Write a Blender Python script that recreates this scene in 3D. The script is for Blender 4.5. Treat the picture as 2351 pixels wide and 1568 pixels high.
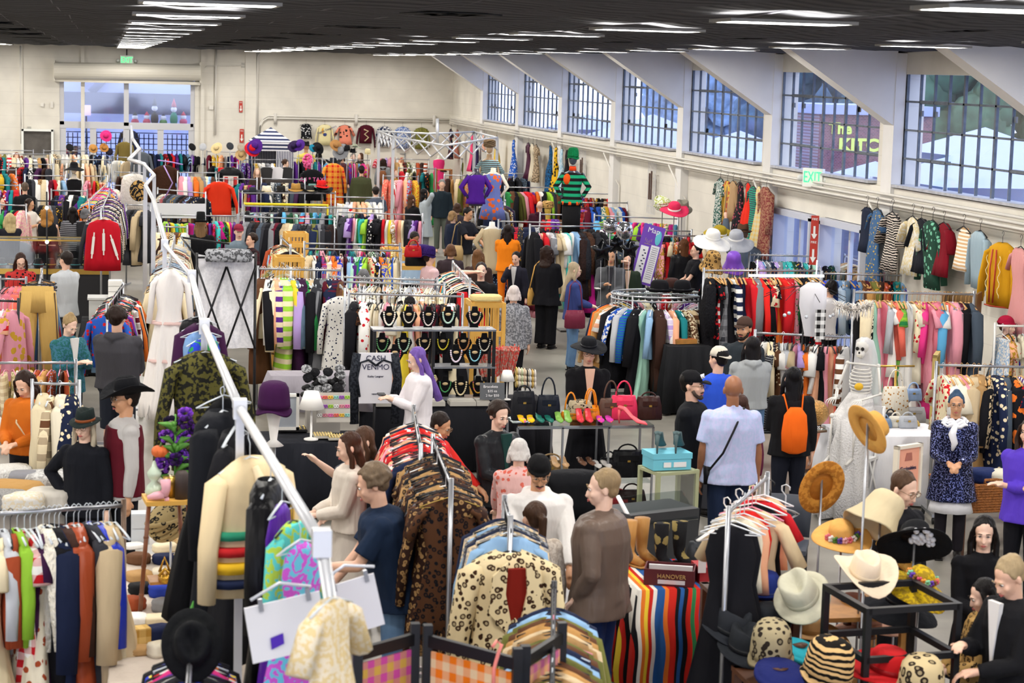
import bpy, math, random
from math import sin, cos, pi, sqrt
from mathutils import Vector as V, Matrix, noise
for _o in list(bpy.data.objects): bpy.data.objects.remove(_o)
S = bpy.context.scene
COL = S.collection
R = random.Random(7)
# -- camera (calibrated on the hall's own lines)
W, H, F, CZ = 2351, 1568, 4600.0, 4.5
_a = V((-923, -647, F)).normalized()
_d = V((-925, 34024, F)); _d = (_d - _a * _d.dot(_a)).normalized()
_x = _d.cross(_a)
def w_of(c): return V((c.dot(_x), c.dot(_a), -c.dot(_d)))
cam = bpy.data.cameras.new('camera'); camo = bpy.data.objects.new('camera', cam); COL.objects.link(camo)
_r, _u, _b = w_of(V((1, 0, 0))), w_of(V((0, -1, 0))), w_of(V((0, 0, -1)))
camo.matrix_world = Matrix(((_r.x, _u.x, _b.x, 0), (_r.y, _u.y, _b.y, 0), (_r.z, _u.z, _b.z, CZ), (0, 0, 0, 1)))
cam.sensor_width = 36; cam.lens = F / W * 36; cam.clip_end = 400
cam.dof.use_dof = True; cam.dof.focus_distance = 27; cam.dof.aperture_fstop = 4.5
S.camera = camo
S.view_settings.view_transform = 'Standard'; S.view_settings.look = 'None'
S.view_settings.gamma = 1; S.view_settings.use_curve_mapping = False
S.view_settings.exposure = 0.8
S.cycles.max_bounces = 5; S.cycles.diffuse_bounces = 3; S.cycles.glossy_bounces = 2
S.cycles.transmission_bounces = 2; S.cycles.transparent_max_bounces = 12
S.cycles.caustics_reflective = False; S.cycles.caustics_refractive = False
S.cycles.sample_clamp_indirect = 6
wd = bpy.data.worlds.new('daylight'); S.world = wd; wd.use_nodes = True
_bg = wd.node_tree.nodes['Background']; _bg.inputs[0].default_value = (0.62, 0.70, 0.98, 1); _bg.inputs[1].default_value = 1.9
LIGHT_ROWS = [-15.5, -11.5, -7.45, -3.4, .64, 4.6, 8.7]
LIGHT_YS = [13.5 + 3.65 * k for k in range(-3, 15)]
def area(x, y, z, sx, sy, e, col=(1, .95, .88)):
 l = bpy.data.lights.new('ceiling_or_fill_light', 'AREA'); l.shape = 'RECTANGLE'; l.size = sx; l.size_y = sy; l.energy = e; l.color = col
 o = bpy.data.objects.new('ceiling_or_fill_light', l); COL.objects.link(o); o.location = (x, y, z); return o
for _lx in LIGHT_ROWS:
 for _ly in LIGHT_YS: area(_lx, _ly, 4.868, .84, .45, 42)
_o = area(-2, -7, 4.0, 24, 7, 240, (1, .97, .94)); _o.rotation_euler = (math.radians(80), 0, 0)  # broad fill light added behind the camera to brighten the hall, no ceiling lamp
def ray(px, py): return w_of(V((px - W / 2, py - H / 2, F)))
def at(px, py, z=None, y=None, x=None):
 r = ray(px, py)
 t = (z - CZ) / r.z if z is not None else (y / r.y if y is not None else x / r.x)
 return V((r.x * t, r.y * t, CZ + r.z * t))
def pxm(p): return F / (w_dot(p))          # pixels per metre at a point
def w_dot(p):
 d = V(p) - V((0, 0, CZ)); return -d.dot(_b)
# -- colours
def srgb(c):
 if isinstance(c, str): c = tuple(int(c[i:i + 2], 16) / 255 for i in (0, 2, 4))
 return tuple((v / 12.92 if v <= .04045 else ((v + .055) / 1.055) ** 2.4) for v in c) + (1,)
PAL = dict(black='15151a', charcoal='33343a', grey='83858a', silver='b9bcc2', white='e9e7e2', ivory='e8dfc8', cream='e6d7b4', beige='cdb793', tan='b08a5a', camel='bb8d53',
   brown='5e3d28', chocolate='3c2720', rust='a3492a', orange='e8742a', peach='efb08c', coral='ea6f5d', red='c41f28', scarlet='d92722', burgundy='5c1427', maroon='4b1523',
   pink='e59aa9', hotpink='e23b86', rose='c96f7e', magenta='b41f7d', purple='5b2a86', violet='7a4bb5', lilac='b49ad6', plum='3d1c3f', navy='1b2440', blue='2a55b0', royal='2b3fc0',
   denim='3f5f88', lightblue='8fb4d8', sky='5fa9d6', teal='1d7a80', turquoise='3fb6b4', mint='a8d8c4', green='2f8a4a', lime='9bcf3f', olive='6a6b34', forest='1f4a33',
   khaki='a39a6a', mustard='c09a22', yellow='e8cf3e', gold='b98e2c', blond='c9a877', slate='47525f')
HUE = dict(hotpink='hot pink', lightblue='light blue', royal='royal blue', sky='sky blue')
def rgb(c): return srgb(PAL.get(c, c)) if isinstance(c, str) else tuple(c) + (1,) * (4 - len(c))
# -- materials
MATS = {}
def nt(name):
 m = bpy.data.materials.new(name); m.use_nodes = True
 return m, m.node_tree.nodes, m.node_tree.links, m.node_tree.nodes['Principled BSDF']
def mat(name, c='white', rough=.7, metal=0, emit=0, bump=0, bscale=40, var=0, vscale=3, coat=0, sheen=0, alpha=1, trans=0):
 if name in MATS: return MATS[name]
 m, N, L, B = nt(name); MATS[name] = m
 col = rgb(c); B.inputs['Base Color'].default_value = col; B.inputs['Roughness'].default_value = rough; B.inputs['Metallic'].default_value = metal
 if emit: B.inputs['Emission Color'].default_value = col; B.inputs['Emission Strength'].default_value = emit
 if coat: B.inputs['Coat Weight'].default_value = coat
 if sheen: B.inputs['Sheen Weight'].default_value = sheen
 if alpha < 1: B.inputs['Alpha'].default_value = alpha
 tc = N.new('ShaderNodeTexCoord')
 if var:
  n = N.new('ShaderNodeTexNoise'); n.inputs['Scale'].default_value = vscale; n.inputs['Detail'].default_value = 5; L.new(tc.outputs['Object'], n.inputs['Vector'])
  r = N.new('ShaderNodeMapRange'); r.inputs[1].default_value = .3; r.inputs[2].default_value = .7; r.inputs[3].default_value = 1 - var; r.inputs[4].default_value = 1 + var * .5
  L.new(n.outputs[0], r.inputs[0])
  x = N.new('ShaderNodeVectorMath'); x.operation = 'SCALE'; x.inputs[0].default_value = col[:3]; L.new(r.outputs[0], x.inputs['Scale']); L.new(x.outputs[0], B.inputs['Base Color'])
 if bump:
  n = N.new('ShaderNodeTexNoise'); n.inputs['Scale'].default_value = bscale; L.new(tc.outputs['Object'], n.inputs['Vector'])
  b = N.new('ShaderNodeBump'); b.inputs['Strength'].default_value = bump; b.inputs['Distance'].default_value = .02; L.new(n.outputs[0], b.inputs['Height']); L.new(b.outputs[0], B.inputs['Normal'])
 return m
def fabric(pat):
 key = 'fabric_' + pat
 if key in MATS: return MATS[key]
 m, N, L, B = nt(key); MATS[key] = m
 B.inputs['Roughness'].default_value = .85; B.inputs['Specular IOR Level'].default_value = .15
 def nd(t, **k):
  n = N.new(t)
  for a, b in k.items():
   if a in ('op', 'operation'): n.operation = b
   elif a.startswith('i'): n.inputs[int(a[1:])].default_value = b
  return n
 oi = nd('ShaderNodeObjectInfo'); at2 = nd('ShaderNodeAttribute'); at2.attribute_type = 'OBJECT'; at2.attribute_name = 'second_colour'
 tc = nd('ShaderNodeTexCoord'); off = nd('ShaderNodeVectorMath', op='ADD')
 rv = nd('ShaderNodeMath', op='MULTIPLY', i1=9.0); L.new(oi.outputs['Random'], rv.inputs[0])
 L.new(tc.outputs['Object'], off.inputs[0]); L.new(rv.outputs[0], off.inputs[1]); P = off.outputs[0]; O = tc.outputs['Object']
 sep = nd('ShaderNodeSeparateXYZ'); L.new(O, sep.inputs[0])
 def math_(op, a, b=None):
  n = nd('ShaderNodeMath', op=op)
  for i, v in enumerate((a, b)):
   if v is None: continue
   if isinstance(v, (int, float)): n.inputs[i].default_value = v
   else: L.new(v, n.inputs[i])
  return n.outputs[0]
 def band(ax, per, frac=.5): return math_('LESS_THAN', math_('FRACT', math_('MULTIPLY', sep.outputs[ax], 1 / per)), frac)
 def noise_(s, d=2): n = nd('ShaderNodeTexNoise'); n.inputs['Scale'].default_value = s; n.inputs['Detail'].default_value = d; L.new(P, n.inputs['Vector']); return n.outputs[0]
 def vor(s, feat='F1'): n = nd('ShaderNodeTexVoronoi'); n.feature = feat; n.inputs['Scale'].default_value = s; L.new(P, n.inputs['Vector']); return n
 fac = None
 if pat == 'stripe': fac = band(2, .11)
 elif pat == 'finestripe': fac = band(2, .04)
 elif pat == 'serape':
  w = nd('ShaderNodeTexWhiteNoise'); w.noise_dimensions = '1D'; L.new(math_('FLOOR', math_('MULTIPLY', math_('ADD', sep.outputs[0], math_('MULTIPLY', math_('SINE', math_('MULTIPLY', sep.outputs[2], 14)), .008)), 34)), w.inputs['W']); h = nd('ShaderNodeValToRGB'); h.color_ramp.interpolation = 'CONSTANT'
  for k_, c_ in enumerate(('c4281e', '141418', 'e0762a', 'e8c83a', '2a5a9a', 'e6e2d8', '2f7a4a', 'c4281e')):
   el_ = h.color_ramp.elements[k_] if k_ < 2 else h.color_ramp.elements.new(k_ / 8); el_.position = k_ / 8; el_.color = rgb(c_)
  L.new(w.outputs['Value'], h.inputs[0])
 elif pat == 'vstripe': fac = band(0, .05)
 elif pat == 'check': fac = math_('MULTIPLY', math_('ADD', band(2, .09), band(0, .09)), .5)
 elif pat == 'plaid': fac = math_('MAXIMUM', math_('MULTIPLY', math_('ADD', band(2, .14), band(0, .14)), .45), math_('MAXIMUM', band(2, .07, .12), band(0, .07, .12)))
 elif pat == 'floral':
  fac = math_('LESS_THAN', math_('ADD', vor(17).outputs['Distance'], math_('MULTIPLY', noise_(40), .25)), .46)
 elif pat == 'floralbig': fac = math_('LESS_THAN', math_('ADD', vor(9).outputs['Distance'], math_('MULTIPLY', noise_(25), .4)), .56)
 elif pat == 'paisley': fac = math_('GREATER_THAN', math_('FRACT', math_('MULTIPLY', noise_(9, 3), 5)), .55)
 elif pat == 'leopard':
  d = vor(25).outputs['Distance']; ring = math_('MULTIPLY', math_('GREATER_THAN', d, .22), math_('LESS_THAN', math_('ADD', d, math_('MULTIPLY', noise_(30), .3)), .56)); fac = math_('MAXIMUM', ring, math_('MULTIPLY', math_('LESS_THAN', d, .22), .45))
 elif pat == 'zebra':
  w = nd('ShaderNodeTexWave'); w.inputs['Scale'].default_value = 12; w.inputs['Distortion'].default_value = 5; w.bands_direction = 'Z'; L.new(P, w.inputs['Vector']); fac = math_('GREATER_THAN', w.outputs['Fac'], .55)
 elif pat == 'dots': fac = math_('LESS_THAN', vor(24).outputs['Distance'], .27)
 elif pat == 'mottle': fac = math_('MULTIPLY', math_('GREATER_THAN', noise_(36, 4), .5), .8)
 elif pat == 'sequin':
  v = vor(70); fac = math_('GREATER_THAN', v.outputs['Distance'], .6)
  B.inputs['Roughness'].default_value = .25; B.inputs['Metallic'].default_value = .5
 elif pat == 'fur': fac = math_('MULTIPLY', noise_(60, 4), .9)
 elif pat == 'denim': fac = math_('MULTIPLY', noise_(5, 5), .6)
 elif pat == 'hair':
  B.inputs['Roughness'].default_value = .45
  n = nd('ShaderNodeTexNoise'); n.inputs['Scale'].default_value = 40; n.inputs['Detail'].default_value = 4; mp = nd('ShaderNodeMapping'); mp.inputs['Scale'].default_value = (1, 1, .12); L.new(P, mp.inputs[0]); L.new(mp.outputs[0], n.inputs['Vector']); fac = n.outputs[0]
 elif pat == 'satin': B.inputs['Roughness'].default_value = .35
 elif pat == 'leather': B.inputs['Roughness'].default_value = .38
 elif pat == 'waveband':
  w = nd('ShaderNodeTexWave'); w.inputs['Scale'].default_value = 9; w.inputs['Distortion'].default_value = 2.5; w.bands_direction = 'Z'; L.new(P, w.inputs['Vector']); fac = w.outputs['Fac']
 if fac is not None:
  mx = nd('ShaderNodeMix'); mx.data_type = 'RGBA'; L.new(fac, mx.inputs['Factor']); L.new(oi.outputs['Color'], mx.inputs[6]); L.new(at2.outputs['Color'], mx.inputs[7]); L.new(mx.outputs[2], B.inputs['Base Color'])
 elif pat == 'serape': L.new(h.outputs[0], B.inputs['Base Color'])
 else: L.new(oi.outputs['Color'], B.inputs['Base Color'])
 b = nd('ShaderNodeBump'); b.inputs['Distance'].default_value = .03; b.inputs['Strength'].default_value = .5 if pat != 'fur' else 1
 n = nd('ShaderNodeTexNoise'); n.inputs['Scale'].default_value = dict(fur=55, hair=30).get(pat, 9)
 st = nd('ShaderNodeMapping'); st.inputs['Scale'].default_value = dict(fur=(1, 1, .5), hair=(1.5, 1.5, .12)).get(pat, (1.6, 1.6, .45)); L.new(P, st.inputs[0]); L.new(st.outputs[0], n.inputs['Vector'])
 L.new(n.outputs[0], b.inputs['Height']); L.new(b.outputs[0], B.inputs['Normal'])
 return m
def paint(name='plain', rough=.6, metal=0):      # smooth surface coloured per object
 key = 'paint_' + name
 if key in MATS: return MATS[key]
 m, N, L, B = nt(key); MATS[key] = m; oi = N.new('ShaderNodeObjectInfo'); L.new(oi.outputs['Color'], B.inputs['Base Color'])
 B.inputs['Roughness'].default_value = rough; B.inputs['Metallic'].default_value = metal
 return m
def tint(o, c, c2=None):
 o.color = rgb(c)
 if c2 is not None: o['second_colour'] = rgb(c2)[:3]
 return o
# -- mesh builder
class MB:
 def __init__(s): s.v = []; s.f = []
 def add(s, vs, fs):
  n = len(s.v); s.v += [tuple(v) for v in vs]; s.f += [tuple(i + n for i in f) for f in fs]; return s
 def box(s, c, d, rz=0, rx=0, ry=0):
  M = Matrix.Rotation(rz, 3, 'Z') @ Matrix.Rotation(ry, 3, 'Y') @ Matrix.Rotation(rx, 3, 'X'); c = V(c)
  vs = [c + M @ V((sx * d[0] / 2, sy * d[1] / 2, sz * d[2] / 2)) for sx in (-1, 1) for sy in (-1, 1) for sz in (-1, 1)]
  return s.add(vs, [(0, 1, 3, 2), (4, 6, 7, 5), (0, 4, 5, 1), (2, 3, 7, 6), (0, 2, 6, 4), (1, 5, 7, 3)])
 def quad(s, a, b, c, d): return s.add([a, b, c, d], [(0, 1, 2, 3)])
 def rings(s, rs, closed=True, cap=True):
  n = len(rs[0]); vs = [p for r in rs for p in r]; fs = []
  for i in range(len(rs) - 1):
   for j in range(n if closed else n - 1):
    k = (j + 1) % n; fs.append((i * n + j, i * n + k, (i + 1) * n + k, (i + 1) * n + j))
  if cap and closed: fs += [tuple(range(n))[::-1], tuple((len(rs) - 1) * n + j for j in range(n))]
  return s.add(vs, fs)
 def tube(s, pts, r, n=8, sq=None):
  pts = [V(p) for p in pts]; rs = []; rr = r if isinstance(r, (list, tuple)) else [r] * len(pts); u = None
  for i, p in enumerate(pts):
   t = (pts[min(i + 1, len(pts) - 1)] - pts[max(i - 1, 0)])
   if t.length < 1e-9: t = V((0, 0, 1))
   t.normalize()
   if u is None: u = t.cross(V((0, 1, 0)) if abs(t.y) < .9 else V((1, 0, 0))).normalized()
   u = (u - t * u.dot(t)).normalized(); w = t.cross(u); q = rr[i]; qa, qb = q if isinstance(q, tuple) else (q, q)
   rs.append([p + u * cos(2 * pi * k / n) * qa + w * sin(2 * pi * k / n) * qb for k in range(n)])
  return s.rings(rs)
 def lathe(s, prof, n=20, c=(0, 0, 0), sx=1, sy=1, M=None):
  c = V(c); rs = []
  for r, z in prof:
   ring = [V((r * cos(2 * pi * k / n) * sx, r * sin(2 * pi * k / n) * sy, z)) for k in range(n)]
   rs.append([(M @ p if M else p) + c for p in ring])
  return s.rings(rs, cap=prof[0][0] > 1e-4 or True)
 def ball(s, c, r, n=12, m=8, M=None):
  r = r if isinstance(r, (tuple, list)) else (r, r, r); c = V(c); rs = []
  for i in range(m + 1):
   ph = -pi / 2 + pi * i / m; q = max(cos(ph), .02)
   ring = [V((r[0] * q * cos(2 * pi * k / n), r[1] * q * sin(2 * pi * k / n), r[2] * sin(ph))) for k in range(n)]
   rs.append([(M @ p if M else p) + c for p in ring])
  return s.rings(rs)
 def poly(s, pts, depth, axis='y'):      # extruded outline; pts are (x,z) drawn in the xz plane
  n = len(pts); vs = [(x, -depth / 2, z) for x, z in pts] + [(x, depth / 2, z) for x, z in pts]
  return s.add(vs, [tuple(range(n)), tuple(range(2 * n - 1, n - 1, -1))] + [(i, i + n, (i + 1) % n + n, (i + 1) % n) for i in range(n)])
 def xf(s, M, start=0):
  s.v[start:] = [tuple(M @ V(p)) for p in s.v[start:]]; return s
 def mesh(s, name, m=None, smooth=True):
  me = bpy.data.meshes.new(name); me.from_pydata(s.v, [], s.f)
  if m: me.materials.append(m)
  if smooth: me.polygons.foreach_set('use_smooth', [True] * len(me.polygons))
  me.update(); return me
 def obj(s, name, m, parent=None, smooth=True, c=None, c2=None):
  o = bpy.data.objects.new(name, s.mesh(name, m, smooth)); COL.objects.link(o)
  if parent is not None: o.parent = parent
  if c is not None: tint(o, c, c2)
  return o
def tag(o, label, cat, group=None, kind=None):
 if label: o['label'] = label
 if cat: o['category'] = cat
 if group: o['group'] = group
 if kind: o['kind'] = kind
 return o
def empty(name, loc=(0, 0, 0), rz=0, label=None, cat=None, group=None):
 o = bpy.data.objects.new(name, None); COL.objects.link(o); o.location = loc; o.rotation_euler = (0, 0, rz); o.empty_display_size = .1
 return tag(o, label, cat, group)
def struct(mb, name, m, parent=None, smooth=False):
 o = mb.obj(name, m, parent, smooth)
 if parent is None: o['kind'] = 'structure'
 return o
def copy_tree(o, parent=None):
 c = o.copy(); COL.objects.link(c)
 if parent is not None: c.parent = parent
 for ch in o.children: copy_tree(ch, c)
 return c
def remesh(mb, name, m, parent, vox, smooth_it=3, c=None, c2=None):
 o = mb.obj('tmp', m); md = o.modifiers.new('r', 'REMESH'); md.mode = 'VOXEL'; md.voxel_size = vox
 sm = o.modifiers.new('s', 'SMOOTH'); sm.iterations = smooth_it; sm.factor = .5
 dg = bpy.context.evaluated_depsgraph_get(); me = bpy.data.meshes.new_from_object(o.evaluated_get(dg)); me.name = name
 old = o.data; bpy.data.objects.remove(o); bpy.data.meshes.remove(old)
 if not me.materials: me.materials.append(m)
 me.polygons.foreach_set('use_smooth', [True] * len(me.polygons))
 o = bpy.data.objects.new(name, me); COL.objects.link(o); o.parent = parent
 if c is not None: tint(o, c, c2)
 return o
def text(s, size, m, parent, loc, rot=(pi / 2, 0, 0), ext=.003, name='lettering', align='CENTER', c=None, sx=1, bold=0):
 cu = bpy.data.curves.new(name, 'FONT'); cu.body = s; cu.size = size; cu.extrude = ext; cu.offset = bold; cu.align_x = align; cu.align_y = 'CENTER'; cu.materials.append(m); cu.resolution_u = 3
 t = bpy.data.objects.new('t', cu); COL.objects.link(t)
 me = bpy.data.meshes.new_from_object(t.evaluated_get(bpy.context.evaluated_depsgraph_get())); bpy.data.objects.remove(t); bpy.data.curves.remove(cu)
 o = bpy.data.objects.new(name, me); COL.objects.link(o); o.parent = parent; o.location = loc; o.rotation_euler = rot; o.scale = (sx, 1, 1)
 if c is not None: tint(o, c)
 return o
CHROME = mat('chrome', 'a9abb0', .3, .8); STEEL = mat('painted_steel', 'b9bdc4', .4, .3); BLACKM = mat('black_metal', '17171a', .45, .3)
GLASS_ = None
def glassmat(name='clear_glass', tintc=(1, 1, 1), f=.12):
 if name in MATS: return MATS[name]
 m = bpy.data.materials.new(name); m.use_nodes = True; MATS[name] = m; N = m.node_tree.nodes; L = m.node_tree.links; N.clear()
 o = N.new('ShaderNodeOutputMaterial'); t = N.new('ShaderNodeBsdfTransparent'); t.inputs[0].default_value = tuple(tintc) + (1,); g = N.new('ShaderNodeBsdfGlossy'); g.inputs['Roughness'].default_value = .05
 x = N.new('ShaderNodeMixShader'); x.inputs[0].default_value = f; L.new(t.outputs[0], x.inputs[1]); L.new(g.outputs[0], x.inputs[2]); L.new(x.outputs[0], o.inputs[0]); return m
# == the hall
YF, XR, XL, ZC = 67.0, 11.3, -18.0, 4.95
def wallmat(name, c, vert=False):
 m, N, L, B = nt(name); B.inputs['Roughness'].default_value = .75
 tc = N.new('ShaderNodeTexCoord'); sp = N.new('ShaderNodeSeparateXYZ'); L.new(tc.outputs['Object'], sp.inputs[0])
 n = N.new('ShaderNodeTexNoise'); n.inputs['Scale'].default_value = 1.3; n.inputs['Detail'].default_value = 8; L.new(tc.outputs['Object'], n.inputs['Vector'])
 r = N.new('ShaderNodeMapRange'); r.inputs[1].default_value = .35; r.inputs[2].default_value = .65; r.inputs[3].default_value = .90; r.inputs[4].default_value = 1.03; L.new(n.outputs[0], r.inputs[0])
 a = N.new('ShaderNodeMath'); a.operation = 'MULTIPLY_ADD'; a.inputs[1].default_value = .06; L.new(n.outputs[0], a.inputs[0]); L.new(sp.outputs[2], a.inputs[2])
 f = N.new('ShaderNodeMath'); f.operation = 'PINGPONG'; f.inputs[1].default_value = .19; L.new(a.outputs[0], f.inputs[0])
 l = N.new('ShaderNodeMath'); l.operation = 'LESS_THAN'; l.inputs[1].default_value = .006; L.new(f.outputs[0], l.inputs[0])   # board marks of the cast concrete
 k = N.new('ShaderNodeMath'); k.operation = 'MULTIPLY_ADD'; k.inputs[1].default_value = -.09; L.new(l.outputs[0], k.inputs[0]); L.new(r.outputs[0], k.inputs[2])
 x = N.new('ShaderNodeVectorMath'); x.operation = 'SCALE'; x.inputs[0].default_value = rgb(c)[:3]; L.new(k.outputs[0], x.inputs['Scale']); L.new(x.outputs[0], B.inputs['Base Color'])
 b = N.new('ShaderNodeBump'); b.inputs['Strength'].default_value = .25; b.inputs['Distance'].default_value = .02; L.new(k.outputs[0], b.inputs['Height']); L.new(b.outputs[0], B.inputs['Normal'])
 return m
WALLM = wallmat('painted_concrete', 'e3ded2'); BEAMM = mat('beam_paint', 'e3e1dd', .7, var=.04); TRIMM = mat('white_trim', 'dcd8cf', .5)
def floor_mat():
 m, N, L, B = nt('polished_concrete'); tc = N.new('ShaderNodeTexCoord')
 n = N.new('ShaderNodeTexNoise'); n.inputs['Scale'].default_value = .9; n.inputs['Detail'].default_value = 9; n.inputs['Roughness'].default_value = .65; L.new(tc.outputs['Object'], n.inputs['Vector'])
 cr = N.new('ShaderNodeValToRGB'); e = cr.color_ramp.elements; e[0].position = .32; e[0].color = rgb('6f6c64'); e[1].position = .68; e[1].color = rgb('98948a'); L.new(n.outputs[0], cr.inputs[0]); L.new(cr.outputs[0], B.inputs['Base Color'])
 r = N.new('ShaderNodeMapRange'); r.inputs[3].default_value = .2; r.inputs[4].default_value = .45; L.new(n.outputs[0], r.inputs[0]); L.new(r.outputs[0], B.inputs['Roughness'])
 return m
struct(MB().box(((XL + XR) / 2, 28, -.1), (XR - XL + .8, 80, .2)), 'floor', floor_mat())
def ceil_mat():
 m, N, L, B = nt('black_ceiling_cloth'); B.inputs['Roughness'].default_value = .9; tc = N.new('ShaderNodeTexCoord')
 w = N.new('ShaderNodeTexWave'); w.bands_direction = 'Y'; w.inputs['Scale'].default_value = .9; w.inputs['Distortion'].default_value = 5; w.inputs['Detail'].default_value = 2; L.new(tc.outputs['Object'], w.inputs['Vector'])
 cr = N.new('ShaderNodeValToRGB'); e = cr.color_ramp.elements; e[0].color = rgb('222226'); e[1].color = rgb('2b2b2f'); L.new(w.outputs['Fac'], cr.inputs[0]); L.new(cr.outputs[0], B.inputs['Base Color'])
 b = N.new('ShaderNodeBump'); b.inputs['Strength'].default_value = .35; b.inputs['Distance'].default_value = .15; L.new(w.outputs['Fac'], b.inputs['Height']); L.new(b.outputs[0], B.inputs['Normal'])
 return m
mb = MB(); nx, ny = 118, 140; vs = []; y0, y1 = -6, YF
def cz(x, y):
 s = .03 * abs(sin(pi * (x - .28) / .72)) + .025 * sin(y * 1.7 + 2 * sin(x)) * sin(x * 1.3 + y * .4)
 return ZC - s
for j in range(ny + 1):
 for i in range(nx + 1):
  x = XL + (XR - XL) * i / nx; y = y0 + (y1 - y0) * j / ny; vs.append((x, y, cz(x, y)))
mb.add(vs, [(j * (nx + 1) + i, j * (nx + 1) + i + 1, (j + 1) * (nx + 1) + i + 1, (j + 1) * (nx + 1) + i) for j in range(ny) for i in range(nx)])
struct(mb, 'ceiling', ceil_mat(), smooth=True)
mb = MB(); k = 0
x = .28 - .72 * 25
while x < XR:
 mb.tube([(x + .02 * sin(y * .7 + x * 3), y, cz(x, y) - .006) for y in [y0 + t * 1.2 for t in range(61)]], .008, 5); x += .72 * (1 if k % 2 else 3); k += 1
struct(mb, 'trim_1', mat('seam_tape', '55545a', .7))
LAMP = mat('lamp_panel', (1, .97, .93), .5, emit=9); FR = mat('lamp_frame', 'a5a39c', .5)
n_ = 0
proto = None
for ix, lx in enumerate(LIGHT_ROWS):
 for iy, ly in enumerate(LIGHT_YS):
  if ly < 9: continue
  if lx < -3.5 and ly < 40: continue
  e = empty('ceiling_light', (lx, ly, 4.885), 0)
  if proto is None:
   p1 = MB().box((0, 0, 0), (.84, .45, .02)).obj('diffuser', LAMP, e, False)
   q = MB(); q.box((0, .24, .0), (.92, .03, .022)); q.box((0, -.24, .0), (.92, .03, .022)); q.box((.44, 0, .0), (.03, .5, .022)); q.box((-.44, 0, .0), (.03, .5, .022))
   p2 = q.obj('frame', FR, e, False); proto = (p1, p2)
  else:
   for p in proto: c = p.copy(); COL.objects.link(c); c.parent = e
  rn = ['outermost', 'fifth', 'fourth', 'roller door side', 'canopy', 'middle', 'window side'][ix]
  o_ = ['first', 'second', 'third', 'fourth', 'fifth', 'sixth', 'seventh', 'eighth', 'ninth', 'tenth', 'eleventh', 'twelfth', 'thirteenth', 'fourteenth', 'fifteenth', 'sixteenth', 'seventeenth', 'eighteenth'][len(LIGHT_YS) - 1 - iy]
  tag(e, 'bright square ceiling light, %s from the end wall in the %s row' % (o_, rn), 'ceiling light', 'ceiling lights')
for ix, vx in enumerate((-1.6, 2.6, 6.75)):
 for iy in range(9):
  vy = 15.6 + 5.6 * iy; q = MB()
  for t in range(9): a = 2 * pi * t / 9; q.box((vx + .22 * cos(a), vy + .3 * sin(a), cz(vx, vy) - .012), (.3, .3, .01), a)
  o = q.obj('ceiling_vent', mat('vent_black', '050506', .8), None, False)
  tag(o, 'dark air vent in the ceiling cloth, %s in the %s' % (['nearest', 'second', 'third', 'fourth', 'fifth', 'sixth', 'seventh', 'eighth', 'ninth'][iy], ['strip beside the canopy lamps', 'strip between two lamp rows', 'strip near the windows'][ix]), 'vent', 'ceiling vents')
DX0, DX1 = at(137, 300, y=YF).x, at(447, 300, y=YF).x
mb = MB(); t = .3; yc = YF + t / 2
mb.box(((XL + DX0) / 2, yc, 2.6), (DX0 - XL, t, 5.2)); mb.box(((DX1 + XR + 1) / 2, yc, 2.6), (XR + 1 - DX1, t, 5.2)); mb.box(((DX0 + DX1) / 2, yc, 4.55), (DX1 - DX0, t, 1.3))
for p in (48, 190, 465, 575): mb.box((at(p, 200, y=YF).x, YF - .04, 2.5), (.12 if p != 575 else .35, .1, 5))
struct(mb, 'wall_far', WALLM)
struct(MB().box((XL - .15, 28, 2.6), (.3, 78, 5.2)), 'wall_left', WALLM)
SP = 5.49
wy = [60.51 - SP * k for k in range(9)]      # y where each window starts (far edge = left edge in the picture); 0 = farthest
SILL, HEAD, WW = 2.98, 4.62, 4.56
mb = MB()
DOORS = [at(1826, 560, x=XR).y, at(1938, 600, x=XR).y]
ys = [-4]; segs = []
dw = .95
dspan = sorted([(d - dw, d + dw) for d in DOORS]); cur = -4
for a, b in dspan: segs.append((cur, a)); cur = b
segs.append((cur, YF + .3))
for a, b in segs: mb.box((XR + .15, (a + b) / 2, 1.15), (.3, b - a, 2.3))
mb.box((XR + .15, (YF - 4) / 2 + .15, (2.3 + SILL) / 2), (.3, YF + 4.3, SILL - 2.3)); mb.box((XR + .15, (YF - 4) / 2 + .15, 4.9), (.3, YF + 4.3, .6))
edges = [YF + .3]
for k in range(len(wy)): edges += [wy[k], wy[k] - WW]
edges.append(-4)
for i in range(0, len(edges), 2):
 a, b = edges[i], edges[i + 1]
 if a > b: mb.box((XR + .15, (a + b) / 2, (SILL + HEAD) / 2), (.3, a - b, HEAD - SILL))
mb.box((XR - .05, 31, 2.8), (.1, 76, .3))      # ledge band under the sills
struct(mb, 'wall_right', WALLM)
for k in range(len(wy) + 1):     # pilasters and haunches
 py = wy[k] + .2 if k < len(wy) else wy[-1] - SP + .2
 q = MB(); q.box((XR - .07, py, 2.45), (.17, .4, 4.9))
 q.poly([(0, 3.85), (0, 5.0), (-1.78, 5.0)], .38); n0 = len(q.v) - 6
 q.xf(Matrix.Translation((XR - .14, py, 0)), n0)
 struct(q, 'trim_%d' % (k + 2), BEAMM)
PANE = glassmat('window_glass', (.93, .96, 1), .10); MUNT = mat('window_steel', '68707a', .6, .2, var=.3, vscale=8)
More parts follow.
